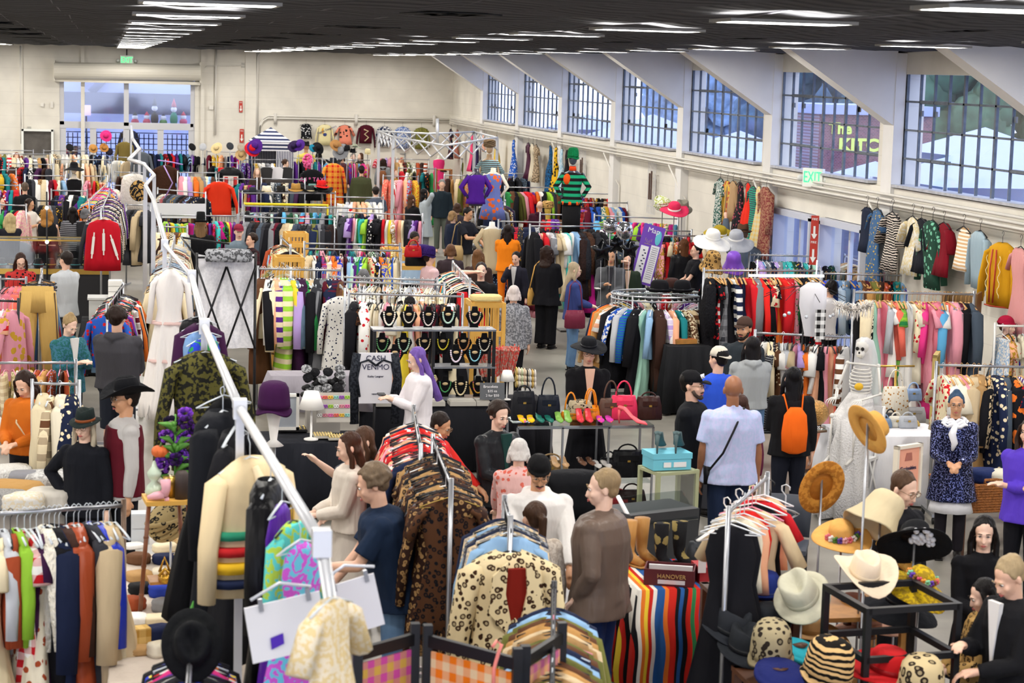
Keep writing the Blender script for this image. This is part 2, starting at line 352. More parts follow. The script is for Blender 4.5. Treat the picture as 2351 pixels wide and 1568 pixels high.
for k, y in enumerate(wy):
 q = MB(); ncol, nrow = 9, 4
 for i in range(ncol + 1): q.box((XR + .03, y - WW * i / ncol, (SILL + HEAD) / 2), (.04, .05 if i in (4, 6, 0, 9) else .02, HEAD - SILL))
 for j in range(nrow + 1): q.box((XR + .03, y - WW / 2, SILL + (HEAD - SILL) * j / nrow), (.04, WW, .028))
 for c0 in (1, 7): q.box((XR + .06, y - WW * (c0 + 1) / ncol, SILL + (HEAD - SILL) / 4), (.07, WW * 2 / ncol, .05)); q.box((XR + .06, y - WW * (c0 + 1) / ncol, SILL + (HEAD - SILL) * .75), (.07, WW * 2 / ncol, .05))
 for _ in range(5): q.box((XR + .04, y - WW * R.choice([1.1, 2.1, 7.1, 8.1]) / ncol, R.choice([3.45, 4.05])), (.03, .05, .08))
 f = struct(q, 'window_%d' % (k + 1), MUNT)
 g = MB().box((XR + .03, y - WW / 2, (SILL + HEAD) / 2), (.006, WW, HEAD - SILL)).obj('window_glass', PANE, f, False)
 s_ = MB().box((XR + .0, y - WW / 2, SILL + .01), (.3, WW, .04)).obj('window_sill', mat('dusty_sill', 'b9bac0', .8, var=.25, vscale=6), f, False)
q = MB(); pr = .022
for dz, dx in ((0, .06), (.07, .07), (.14, .06)): q.tube([(XR - .15 - dx, 10, 2.72 + dz), (XR - .15 - dx, 66, 2.72 + dz)], pr, 6)
for k in range(2, 9): q.tube([(XR - .24, wy[k] + .6, 2.7), (XR - .12, wy[k] + .1, 2.2), (XR - .03, wy[k] - .1, 2.0), (XR - .03, wy[k] - .1, .2)], .02, 6)
def fp(px, py, dy=.06): p = at(px, py, y=YF - dy); return (p.x, YF - dy, p.z)
struct(q, 'trim_12', TRIMM, smooth=True)
q = MB()
for dz in (0, 5): q.tube([fp(596, 330), fp(597, 285 + dz), fp(604, 273 + dz), fp(615, 266 + dz), fp(800, 270 + dz), fp(1035, 275 + dz)], .03, 6)
q.tube([fp(590, 330), fp(592, 130), fp(600, 117), fp(640, 113), fp(980, 125)], .035, 6)
for x_ in (579, 583, 587): q.tube([fp(x_, 108), fp(x_ + 1, 330)], .03, 6)
q.tube([fp(47, 105), fp(47, 185), fp(49, 330)], .045, 6); q.tube([fp(496, 110), fp(494, 310)], .035, 6)
q.tube([fp(466, 290), fp(466, 160), fp(475, 152), fp(555, 150), fp(577, 154)], .018, 6)
for a in ((632, 272), (818, 275), (997, 277)): q.box(fp(a[0], a[1]), (.1, .08, .35))
struct(q, 'trim_13', TRIMM, smooth=True)
q = MB(); p0, p1 = fp(124, 162, .35), fp(460, 167, .35)
q.tube([p0, p1], .27, 20); q.box(((p0[0] + p1[0]) / 2, YF - .2, p0[2] - .3), (p1[0] - p0[0], .3, .1))
for p in (p0, p1): q.box((p[0], YF - .2, p[2]), (.06, .5, .66))
struct(q, 'trim_14', mat('roller_housing', 'd9d4c6', .55), smooth=False)
DT = at(290, 183, y=YF).z; DM = at(290, 289, y=YF).z
q = MB(); cxm = at(290, 250, y=YF).x; ww = DX1 - DX0
for x_ in (DX0 + .06, cxm, DX1 - .06): q.box((x_, YF + .1, (DT + DM) / 2), (.16, .14, DT - DM))
q.box((cxm, YF + .1, DT), (ww, .14, .12)); q.box((cxm, YF + .1, DM), (ww, .14, .22))
for x_ in (DX0 + .1, (DX0 + cxm) / 2, cxm, (cxm + DX1) / 2, DX1 - .1): q.box((x_, YF + .1, DM / 2), (.2, .1, DM))
q.box((cxm, YF + .1, .15), (ww, .1, .3))
for i in range(4):
 q.box((DX0 + ww * (i + .5) / 4, YF + .02, 1.05), (ww / 4 - .3, .05, .06))
d1 = struct(q, 'door_1', mat('door_frame_paint', 'c9c9cc', .5))
MB().box((cxm, YF + .12, DT / 2), (ww, .006, DT)).obj('door_glass', PANE, d1, False)
q = MB()
for i in range(28): q.box((DX0 + .1 + (ww - .2) * i / 27, YF + .5, 1.05), (.035, .03, 2.1))
for j in range(12): q.box((cxm, YF + .5, .15 + j * .18), (ww, .03, .03))
q.obj('security_grille', mat('grille_blue', '24335e', .6), d1, False)
for i, dy in enumerate(sorted(DOORS, reverse=True)):
 q = MB()
 for s_ in (-1, 1): q.box((XR + .02, dy + s_ * (dw - .04), 1.12), (.26, .08, 2.24));
 q.box((XR + .02, dy, 2.24), (.26, dw * 2, .1)); q.box((XR + .1, dy, 1.1), (.06, .07, 2.2)); q.box((XR + .1, dy, .12), (.06, dw * 2, .24)); q.box((XR + .1, dy, 1.0), (.07, dw * 2, .1))
 d = struct(q, 'door_%d' % (i + 2), mat('side_door_paint', 'c5cad8', .5))
 MB().box((XR + .1, dy, 1.12), (.006, dw * 2, 2.2)).obj('door_glass', PANE, d, False)
 q = MB()
 for j in range(3): q.box((XR + 1.6 + j * .3, dy + .2 + j * .5, 1), (.3, .3, 2))
 q.obj('storage_shelf', mat('outside_blue', '2b57a8', .6), d, False)
GREEN = mat('exit_green', '2fd06a', .5, emit=1.6); SIGNW = mat('sign_white', 'eef0ea', .5); REDM = mat('sign_red', 'b9301f', .5)
def exit_sign(loc, rz, lab):
 e = empty('exit_sign', loc, rz, lab, 'exit sign'); MB().box((0, 0, 0), (.42, .06, .3)).obj('housing', SIGNW, e, False)
 text('EXIT', .26, GREEN, e, (0, -.035, 0), sx=.72)
 for s_ in (-1, 1): MB().ball((s_ * .28, 0, -.02), .055).obj('lamp_head', mat('sign_lamp', 'd8d8d4', .4), e)
 return e
e = exit_sign(fp(291, 138, .12), 0, 'green lettered exit sign above the roller door housing'); MB().tube([(0, 0, .1), (0, 0, .35)], .02, 6).obj('bracket', BLACKM, e)
p = at(1868, 408, x=XR - .2); exit_sign((p.x, p.y, p.z), -pi / 2 + .5, 'green lettered exit sign on the ledge under the windows')
def arrow_sign(p, rz, h, lab):
 e = empty('extinguisher_sign', p, rz, lab, 'sign'); w = h * .3
 MB().box((0, 0, 0), (w, .02, h)).obj('plate', REDM, e, False)
 MB().poly([(-.02 * h / .5, .1 * h), (.02 * h / .5, .1 * h), (.02 * h / .5, -.2 * h), (.06 * h / .5, -.2 * h), (0, -.42 * h), (-.06 * h / .5, -.2 * h), (-.02 * h / .5, -.2 * h)], .006).xf(Matrix.Translation((0, -.014, 0))).obj('arrow', SIGNW, e, False)
 text('FIRE', w * .42, SIGNW, e, (0, -.013, h * .36))
arrow_sign(fp(553, 245, .03), 0, .37, 'red fire arrow sign high on the end wall')
arrow_sign(fp(555, 312, .03), 0, .45, 'red fire arrow sign low on the end wall behind the hats')
for x_, y_, l in ((1872, 525, 'narrow red fire arrow sign on the pilaster between the side doors'), (1869, 578, 'small red fire sign below the narrow one, beside the side door')):
 p = at(x_, y_, x=XR - .22 if y_<550 else XR-.3); arrow_sign((p.x - .01, p.y, p.z), -pi / 2 + .9, .42, l)
def fitting(px, py, w, h, name, lab, c='e4e0d6', d=.06):
 o = MB().box(fp(px, py, .04), (w, d, h)).obj(name, paint(), None, False, c=c); tag(o, lab, name.split('_')[-1]); return o
fitting(97, 240, .1, .12, 'alarm_button', 'small white alarm button on the end wall beside the roller door'); fitting(119, 240, .08, .2, 'light_switch', 'white switch plate close to the roller door frame')
fitting(485, 247, .14, .12, 'call_box', 'white call box between the two pipes on the end wall'); fitting(558, 150, .1, .16, 'junction_box', 'grey junction box on the conduit near the ceiling', 'b5b2a8')
fitting(67, 295, .12, .12, 'wall_outlet', 'grey outlet box on the wall above the framed opening', 'a8a69c')
e = empty('wall_cabinet', fp(86, 318, .1), 0, 'white framed dark display opening beside the roller door', 'cabinet')
q = MB(); q.box((0, 0, .27), (1.0, .14, .07)); q.box((-.47, 0, -.1), (.07, .14, .8)); q.box((.47, 0, -.1), (.07, .14, .8)); q.obj('frame', SIGNW, e, False); MB().box((0, .03, -.12), (.9, .04, .8)).obj('back_panel', mat('cab_dark', '5a5550', .7, var=.4), e, False)
# -- outside, seen through the glass
OW = mat('outside_plaster', 'a9b1d4', .8, var=.08, vscale=.6)
e = empty('neighbour_building', (cxm, YF + 7, 0), 0, 'blue-grey building face seen through the roller door glass', 'building')
MB().box((0, 1, 4), (16, .4, 9)).obj('wall', OW, e, False); MB().box((0, .3, at(290, 238, y=YF + 7).z), (16, .5, .75)).obj('fascia_beam', mat('dark_fascia', '2c2f45', .7), e, False)
MB().tube([(-1.3, .4, 3.4), (-.4, .4, 4.4)], .28, 4).obj('brace', mat('brace_p', '565a78', .7), e, False); MB().box((-.9, .4, 4.75), (1.9, .5, .5)).obj('bracket', MATS['brace_p'], e, False)
p = at(198, 253, y=YF + 5); e = empty('outdoor_poster', p, 0, 'purple lit poster board outside the roller door glass', 'poster'); MB().box((0, 0, 0), (.32, .04, .36)).obj('board', mat('poster_lilac', 'b99be0', .6, emit=.4), e, False); MB().tube([(0, .03, -.2), (0, .03, -3)], .03, 6).obj('post', BLACKM, e)
for i, (px, s_, c, l) in enumerate(((355, 1.5, '20242e', 'tall dark holiday figure standing beyond the roller door glass'), (399, 1.4, '2b8a6a', 'tall green and white holiday figure beyond the glass'), (310, .7, 'b8324a', 'small red and white holiday figure at the window edge'), (337, .7, 'c8425a', 'round red holiday figure near the small one'), (375, .6, '5a8a4a', 'stooping green holiday figure behind the glass'), (421, .7, 'd05a78', 'pink ringed holiday figure beside the door frame'))):
 z0 = at(px, 286, y=YF + 1.2).z; x_ = at(px, 286, y=YF + 1.2).x; e = empty('holiday_figure', (x_, YF + 1.2, z0), 0, l, 'figure', 'holiday figures outside')
 MB().ball((0, 0, .13 * s_), (.13, .13, .17 * s_)).obj('body', paint(), e, c=c); MB().ball((0, 0, .36 * s_), (.1, .1, .1)).obj('head', paint(), e, c='e8e8ee'); MB().lathe([(.09, .42 * s_), (.06, .5 * s_), (.005, .62 * s_)], 10).obj('cap', paint(), e, c='c03040' if i % 2 else '15181c')
o = MB().box((cxm, YF + 1.2, at(290, 287, y=YF + 1.2).z - .06), (4.6, .5, .08)).obj('outdoor_ledge', OW, None, False); tag(o, 'pale ledge outside the glass that carries holiday figures', 'ledge')
MB().box((cxm, YF + 1.4, 1.1), (.1, .1, 2.2)).obj('ledge_post', OW, o, False)
o = MB().box((40, 35, -.06), (56, 110, .1)).obj('ground_outside', mat('yard', '8d93ad', .9, var=.2), None, False); o['kind'] = 'structure'
def brickmat():
 m, N, L, B = nt('outside_brick'); b = N.new('ShaderNodeTexBrick'); b.inputs['Color1'].default_value = rgb('6a3a44'); b.inputs['Color2'].default_value = rgb('8a4e55'); b.inputs['Mortar'].default_value = rgb('8d7f90'); b.inputs['Scale'].default_value = 6
 tc = N.new('ShaderNodeTexCoord'); mp = N.new('ShaderNodeMapping'); mp.inputs['Rotation'].default_value = (pi / 2, 0, 0); L.new(tc.outputs['Object'], mp.inputs[0]); L.new(mp.outputs[0], b.inputs[0]); L.new(b.outputs[0], B.inputs['Base Color']); return m
KY = 50.0; a, b = at(1880, 300, y=KY), at(2142, 300, y=KY)
e = empty('kitchen_building', ((a.x + b.x) / 2, KY, 0), 0, 'brick building with yellow kitchen lettering seen through the windows', 'building')
kz = at(2000, 262, y=KY).z; MB().box((0, 1.5, kz / 2), (b.x - a.x, 3, kz)).obj('brick_wall', brickmat(), e, False); MB().box((0, 1.45, kz + .1), (b.x - a.x + .2, 3.2, .25)).obj('roof_edge', OW, e, False)
LET = mat('letter_yellow', 'c8d86a', .6, emit=.25); xk = (a.x + b.x) / 2
p = at(1928, 296, y=KY); text('The', .4, LET, e, (p.x - xk, -.04, p.z), bold=.015); p = at(2012, 335, y=KY); text('KITCHEN', .45, LET, e, (p.x - xk, -.04, p.z), sx=1.12, bold=.018)
TENT = mat('tent_white', 'b0b7cf', .6)
def tent(px, py, y, w, lab, c=None):
 p = at(px, py, y=y); e = empty('white_tent', (p.x, y, 0), 0, lab, 'tent', 'tents outside the windows'); z = p.z
 q = MB(); q.add([(-w, -w, z - w * .42), (w, -w, z - w * .42), (w, w, z - w * .42), (-w, w, z - w * .42), (0, 0, z)], [(0, 1, 4), (1, 2, 4), (2, 3, 4), (3, 0, 4)]); q.obj('roof', TENT, e, False)
 q = MB()
 for sx in (-1, 1):
  for sy in (-1, 1): q.tube([(sx * w, sy * w, 0), (sx * w, sy * w, z - w * .42)], .05, 6)
 q.obj('frame', STEEL, e); MB().box((0, w - .05, (z - w * .42) / 2), (2 * w, .05, z - w * .42)).obj('curtain', TENT, e, False)
tent(2010, 370, 44, 1.5, 'white peaked tent below the kitchen lettering'); tent(2262, 292, 45, 1.5, 'large white tent outside the nearest window'); tent(2290, 330, 40, 2.0, 'white tent with pale curtain near the lawn'); tent(1700, 300, 62, 2.4, 'white tent beyond the fifth window'); tent(1500, 262, 78, 2.6, 'white tent beyond the fourth window'); tent(1550, 320, 54, 1.2, 'small tent low beyond the fourth window'); tent(1350, 262, 86, 1.5, 'distant white tent beyond the third window')
def blobtree(px, py, y, s_, lab, c='4a6a78'):
 p = at(px, py, y=y); e = empty('leafy_tree', (p.x, y, 0), 0, lab, 'tree', 'trees outside the windows'); q = MB(); rr = random.Random(int(px))
 for _ in range(60):
  a = rr.random() * 2 * pi; b_ = rr.uniform(-1, 1); q.ball((s_ * cos(a) * sqrt(1 - b_ * b_) * .9, s_ * sin(a) * sqrt(1 - b_ * b_) * .5, p.z + s_ * b_ * .8), s_ * rr.uniform(.16, .34), 7, 5)
 q.obj('crown', mat('leaves_' + c, c, .9, bump=1, bscale=3, var=.5, vscale=3), e); MB().tube([(0, 0, 0), (.1, 0, p.z)], [.25, .15], 8).obj('trunk', mat('bark_out', '4a4450', .9), e)
blobtree(1990, 205, 75, 3.2, 'dark blue-green tree above the brick building'); blobtree(2140, 215, 70, 3.0, 'broad tree seen through the nearest window', '55785a'); blobtree(2300, 240, 60, 2.6, 'dense tree at the end of the nearest window', '4a6a50'); blobtree(1840, 200, 82, 3.2, 'bluish tree above the fifth window tents', '5a7488'); blobtree(1650, 205, 100, 3.5, 'pale distant tree above the white tent', '6c84a0')
o = MB().box((25, 55, .9), (.2, 40, 1.8)).obj('lawn_hedge', mat('hedge_g', '5f9a7c', .9, bump=.6, bscale=6), None, False); tag(o, 'green strip of hedge outside below the white tents', 'hedge')
# == garments, hangers, racks
def ring(z, a, b, n=16, amp=0, k=5, ph=0, cx=0, cy=0):
 out = []
 for i in range(n):
  t = 2 * pi * i / n; m = 1 + amp * sin(k * t + ph) + amp * .5 * sin((k + 3) * t + ph * 2)
  out.append((cx + a * cos(t) * (1 + amp * .25 * sin(3 * t + ph)), cy + b * sin(t) * m, z))
 return out
GK = dict(  # body profile: (drop below hook, half width, half thickness, fold), sleeve length (0 none), sleeve radius
 shirt=([(.17, .05, .02, 0), (.11, .062, .03, 0), (.125, .11, .035, 0), (.165, .19, .045, 0), (.22, .2, .05, 0), (.45, .19, .05, .1), (.8, .205, .055, .2)], .52, .05),
 blouse=([(.18, .06, .02, 0), (.115, .08, .03, 0), (.13, .12, .035, 0), (.17, .185, .045, 0), (.22, .19, .05, 0), (.4, .17, .05, .15), (.70, .22, .06, .35)], .25, .065),
 jacket=([(.18, .05, .03, 0), (.10, .07, .045, 0), (.125, .13, .06, 0), (.165, .205, .072, 0), (.23, .21, .078, 0), (.45, .195, .08, .05), (.80, .215, .085, .1)], .60, .07),
 coat=([(.18, .05, .03, 0), (.10, .07, .05, 0), (.125, .13, .065, 0), (.165, .21, .08, 0), (.24, .215, .085, 0), (.5, .2, .09, .06), (.9, .25, .1, .15), (1.22, .28, .11, .22)], .64, .08),
 sweater=([(.17, .06, .03, 0), (.11, .08, .045, 0), (.13, .13, .055, 0), (.175, .2, .065, 0), (.45, .195, .07, .08), (.72, .2, .065, .1)], .6, .062),
 dress=([(.2, .06, .02, 0), (.12, .09, .03, 0), (.165, .165, .035, 0), (.3, .185, .05, .05), (.5, .15, .05, .12), (.75, .19, .07, .3), (1.15, .26, .10, .5)], .18, .05),
 gown=([(.12, .05, .03, 0), (.18, .14, .035, 0), (.3, .17, .05, .05), (.5, .14, .05, .1), (.8, .2, .09, .3), (1.2, .28, .12, .45), (1.5, .34, .14, .55)], 0, 0),
 vest=([(.24, .03, .03, 0), (.11, .07, .035, 0), (.15, .16, .04, 0), (.22, .19, .055, 0), (.4, .2, .06, .05), (.68, .21, .065, .1)], 0, 0),
 skirt=([(.16, .17, .025, .0), (.2, .175, .03, .1), (.45, .2, .05, .4), (.8, .25, .07, .6)], 0, 0),
 top=([(.24, .05, .02, 0), (.12, .08, .025, 0), (.17, .15, .03, 0), (.26, .17, .04, 0), (.42, .16, .045, .15), (.6, .18, .05, .3)], 0, 0))
MESHES = {}
def garment_mesh(kind, v, thick=1.0):
 key = (kind, v, thick)
 if key in MESHES: return MESHES[key]
 r = random.Random(hash(kind) % 1000 if 0 else sum(map(ord, kind)) * 7 + v); q = MB()
 if kind == 'trousers':
  for s in (-1, 1):
   q.rings([ring(-.14, .09, .03, 10, 0, cx=s * .085), ring(-.2, .095, .04, 10, 0, cx=s * .085), ring(-.45, .09, .045, 10, .1, 4, v, cx=s * .095), ring(-.8, .08, .04, 10, .12, 4, v, cx=s * .105), ring(-1.12, .085, .04, 10, .1, 4, v, cx=s * .115)])
  me = q.mesh(kind); me.materials.append(None); MESHES[key] = me; return me
 prof, sl, sr = GK[kind]; L_ = r.uniform(.9, 1.1); ph = r.random() * 6; k = r.choice([4, 5, 6]); sk = r.uniform(-.03, .03)
 ks = 8 if kind in ('dress', 'gown', 'skirt') else k; n = 22 if kind in ('dress', 'gown', 'skirt') else 16
 rs = []
 pr = []
 for i in range(len(prof) - 1):
  a, b = prof[i], prof[i + 1]; m = 2 if b[0] - a[0] > .15 and i else 1
  for j in range(m): t = j / m; pr.append(tuple(a[e] + (b[e] - a[e]) * t for e in range(4)))
 pr.append(prof[-1])
 for dz, a, b, am in pr:
  z = -.25 - (dz - .25) * L_ if dz > .25 else -dz; f = max(0, dz - .2)
  rs.append(ring(z, a, b * thick, n, am, ks, ph + dz * 2, cx=sk * f, cy=.02 * sin(dz * 5 + ph)))
 q.rings(rs)
 if sl:
  for s in (-1, 1):
   w = r.uniform(.0, .05); yy = r.uniform(-.05, .05); l = sl
   if sl > .3: pts = [(s * .15, 0, -.19), (s * .215, 0, -.225), (s * (.26 + w), yy * .5, -.25 - l * .5), (s * (.265 + w * 1.4), yy, -.22 - l)]; rr = [sr * .7, sr, sr * .85, sr * .75]
   else: pts = [(s * .14, 0, -.19), (s * .195, 0, -.22), (s * (.265 + w), yy * .5, -.2 - l)]; rr = [sr * .8, sr, sr * 1.15]
   q.tube(pts, [(a * .62 * max(thick, .9), a) for a in rr], 9)
 me = q.mesh(kind); me.materials.append(None); MESHES[key] = me; return me
def hanger_mesh(kind='plain'):
 key = ('hanger', kind)
 if key in MESHES: return MESHES[key]
 q = MB(); th = dict(wood=.010, wire=.003).get(kind, .006)
 q.tube([(0, -.012, .0), (0, -.012, .018), (0, .0, .03), (0, .014, .02), (0, .014, -.005), (0, 0, -.03), (0, 0, -.1)], .0028, 5)
 q.tube([(-.2, 0, -.165), (-.12, 0, -.135), (0, 0, -.1), (.12, 0, -.135), (.2, 0, -.165)], [(th * .8, th * 1.4)] * 5, 6)
 if kind != 'wood': q.tube([(-.2, 0, -.165), (.2, 0, -.17)], th * .7, 5)
 me = q.mesh('hanger'); me.materials.append(None); MESHES[key] = me; return me
HCOL = dict(white=('eef0f2', 'plain'), black=('17171b', 'plain'), wood=('c99a5b', 'wood'), clear=('cfd6dc', 'plain'), pink=('e58aa2', 'plain'), gold=('c9a94a', 'wire'))
def put(me, name, m, parent=None, loc=(0, 0, 0), rz=0, c=None, c2=None):
 o = bpy.data.objects.new(name, me); COL.objects.link(o); o.parent = parent; o.location = loc; o.rotation_euler = (0, 0, rz)
 s = o.material_slots[0]; s.link = 'OBJECT'; s.material = m
 if c is not None: tint(o, c, c2)
 return o
KNAME = dict(shirt='shirt', blouse='blouse', jacket='jacket', coat='coat', sweater='sweater', dress='dress', gown='gown', vest='vest', skirt='skirt', trousers='trousers', top='camisole')
def garment(kind, loc, rz, c, c2=None, pat='plain', hanger='white', v=None, thick=1.0, scale=1.0, show_hanger=True, tilt=0):
 o = put(garment_mesh(kind, R.randrange(4) if v is None else v, thick), 'hanging_' + KNAME[kind], fabric(pat), None, loc, rz, c, c2 if c2 is not None else R.choice(['white', 'black', 'cream']))
 o.scale = (scale,) * 3
 if tilt: o.rotation_euler = (tilt, 0, rz)
 if show_hanger:
  hc, hk = HCOL[hanger]; put(hanger_mesh(hk), 'hanger', paint(), o, c=hc)
 return o
PALS = dict(
 dark='black black charcoal navy black chocolate slate plum grey'.split(), mixed='red blue black cream green pink navy mustard white teal orange grey purple tan burgundy lightblue'.split(),
 pale='white cream ivory beige white silver peach ivory'.split(), pink='pink rose peach white hotpink white ivory coral pink lilac rose'.split(), red='black red burgundy black scarlet white navy red maroon'.split(),
 denim='denim lightblue denim blue denim slate brown denim camel'.split(), earth='brown tan beige camel chocolate olive rust khaki cream'.split(), warm='orange red peach yellow scarlet cream pink coral brown'.split(),
 bright='hotpink lime turquoise purple yellow green red blue magenta orange sky'.split(), pastel='lightblue peach mint lilac beige silver pink grey yellow white'.split(), grey='grey charcoal black silver slate white navy'.split(),
 cool='turquoise navy teal sky forest black lilac grey mint'.split(), dmix='black navy black white red black brown teal black purple cream'.split(), fur='chocolate black brown tan cream charcoal beige'.split(), leo='beige tan chocolate grey camel black'.split())
KINDS = dict(mix=['shirt', 'jacket', 'blouse', 'dress', 'sweater', 'top', 'vest', 'coat', 'skirt'], dress=['dress', 'gown', 'dress', 'skirt', 'blouse'], jack=['jacket', 'coat', 'jacket', 'sweater', 'vest'], shirt=['shirt', 'blouse', 'top', 'sweater', 'vest'],
    tee=['shirt', 'top', 'blouse', 'skirt'], knit=['sweater', 'sweater', 'vest', 'jacket'], long=['coat', 'dress', 'gown', 'coat'], low=['skirt', 'trousers', 'trousers', 'skirt'])
PATS = ['plain'] * 7 + ['floral', 'stripe', 'plaid', 'paisley', 'dots', 'mottle', 'satin', 'velvet', 'floralbig', 'vstripe']
PATWORD = dict(plain='', floral='floral ', stripe='striped ', plaid='plaid ', paisley='swirl-patterned ', dots='dotted ', mottle='mottled ', satin='satin ', velvet='velvet ', floralbig='flowered ', vstripe='pinstriped ', leopard='leopard ', denim='denim ', fur='fur ', zebra='zebra ', check='checked ', finestripe='fine-striped ', leather='leather ', sequin='sequined ', waveband='wavy-knit ')
def gl(kind, c, pat):
 h = HUE.get(c, c)
 if pat == 'denim' and h == 'denim': h = 'blue'
 return h + ' ' + PATWORD[pat] + KNAME[kind]
LABELS = set(); RACKN = [0]
def uniq(cands, o):
 for c in cands:
  if c not in LABELS and len(c.replace('-', 'x').split()) <= 16: LABELS.add(c); o['label'] = c; return
 c = cands[-1]; o['label'] = c
def label_row(items, where):
 names = [n for _, n in items]; cnt = {}
 for n in names: cnt[n] = cnt.get(n, 0) + 1
 seen = {}; tot = len(items); OR = 'first second third fourth fifth sixth seventh eighth ninth tenth'.split()
 for i, (o, n) in enumerate(items):
  seen[n] = seen.get(n, 0) + 1; cs = []
  if cnt[n] == 1: cs.append('%s on the %s' % (n, where))
  L_ = names[i - 1].split()[0] if i else 'the end post'; R_ = names[i + 1].split()[0] if i < tot - 1 else 'the end post'
  tl = (names[i - 1] if i else 'the end post'); tr = (names[i + 1] if i < tot - 1 else 'the end post')
  same = [j for j in range(tot) if names[j] == n and (names[j - 1] if j else 'the end post') == tl]
  if len(same) == 1: cs.append('%s next to %s on the %s' % (n, tl, where))
  same = [j for j in range(tot) if names[j] == n and (names[j + 1] if j < tot - 1 else 'the end post') == tr]
  if len(same) == 1: cs.append('%s beside %s on the %s' % (n, tr, where))
  cs.append('%s, %s of its look along the %s' % (n, OR[min(seen[n] - 1, 9)], where))
  cs.append('%s, %dth along the %s' % (n, i + 1, where)); uniq(cs, o)
def rack_frame(p0, p1, where, extra='', double=False, color=None):
 """a chrome garment rail on two uprights with feet and casters"""
 p0, p1 = V(p0), V(p1); mid = (p0 + p1) / 2; L_ = (p1 - p0).length; d = (p1 - p0).normalized(); rz = math.atan2(d.y, d.x)
 e = empty('clothes_rack', (mid.x, mid.y, 0), rz, ('chrome clothes rail, ' if not color else color + ' clothes rail, ') + where, 'clothes rack'); zz = p0.z; h = L_ / 2
 CH = CHROME if not color else paint('metal', .4, .2); kw = {} if not color else {'c': color}
 MB().tube([(-h, 0, zz), (h, 0, zz)], .0135, 8).obj('rail', CH, e, **kw)
 for s in (-1, 1):
  MB().tube([(s * h, 0, .09 if mid.y < 40 else .01), (s * h, 0, zz + .04)], .017, 8).obj('upright', CH, e, **kw)
  MB().box((s * h, 0, .09 if mid.y < 40 else .015), (.04, .5, .03)).obj('foot', CH, e, False, **kw)
  if mid.y < 40:
   for t in (-1, 1): MB().tube([(s * h - .012, t * .23, .035), (s * h + .012, t * .23, .035)], .034, 10).obj('caster', BLACKM, e)
 return e, mid, rz, h, zz
def rack(px0, py0, px1, py1, where, pal='mixed', kinds='mix', n=None, z=1.62, hang=None, pats=None, seq=None, sp=None, color=None, jit=.3, frame=True, thick=1.0, scale=1.0, gap=.04, z1=None):
 p0, p1 = at(px0, py0, z=z), at(px1, py1, z=z if z1 is None else z1); p1.z = z
 if frame: rack_frame(p0, p1, where, color=color)
 L_ = (p1 - p0).length; d = (p1 - p0).normalized(); rz = math.atan2(d.y, d.x) - pi / 2
 y = (p0.y + p1.y) / 2; sp = sp or (.05 if y < 30 else .062 if y < 42 else .085 if y < 52 else .12)
 n = n or max(3, int((L_ - 2 * gap) / sp)); items = []; hg = hang or R.choice(['white', 'black', 'clear', 'wood'])
 lastk = None
 for i in range(n):
  if seq: it = seq[i % len(seq)].split(':'); c = it[0]; k = it[1] if len(it) > 1 and it[1] else R.choice(KINDS[kinds]); pt = it[2] if len(it) > 2 else 'plain'; c2 = it[3] if len(it) > 3 else None
  else:
   c = R.choice(PALS[pal]); k = R.choice(KINDS[kinds]) if lastk is None or R.random() < .5 else lastk; pt = R.choice(pats or PATS); c2 = None
  lastk = k
  if pt in ('plain',) and c == 'denim': pt = 'denim'; c2 = 'lightblue'
  if pt == 'stripe' and c2 is None: c2 = R.choice(['white', 'navy', 'red', 'cream'])
  f = (i + .5) / n; p = p0 + (p1 - p0) * ((gap + (L_ - 2 * gap) * f) / L_) + d * R.uniform(-.01, .01)
  cc = srgb(PAL[c])[:3]; jt = R.uniform(.8, 1.15); cc = tuple(min(1, v * jt) for v in cc)
  o = garment(k, p, rz + R.uniform(-jit, jit), cc, c2 or R.choice(['white', 'black', 'cream', 'red', 'gold', 'lightblue']), pt, hg if R.random() < .85 else R.choice(list(HCOL)), show_hanger=y < 33, thick=thick, scale=scale * R.uniform(.92, 1.05))
  o['category'] = KNAME[k]; o['group'] = 'clothes on the ' + where; items.append((o, gl(k, c, pt)))
 label_row(items, where)
 return p0, p1
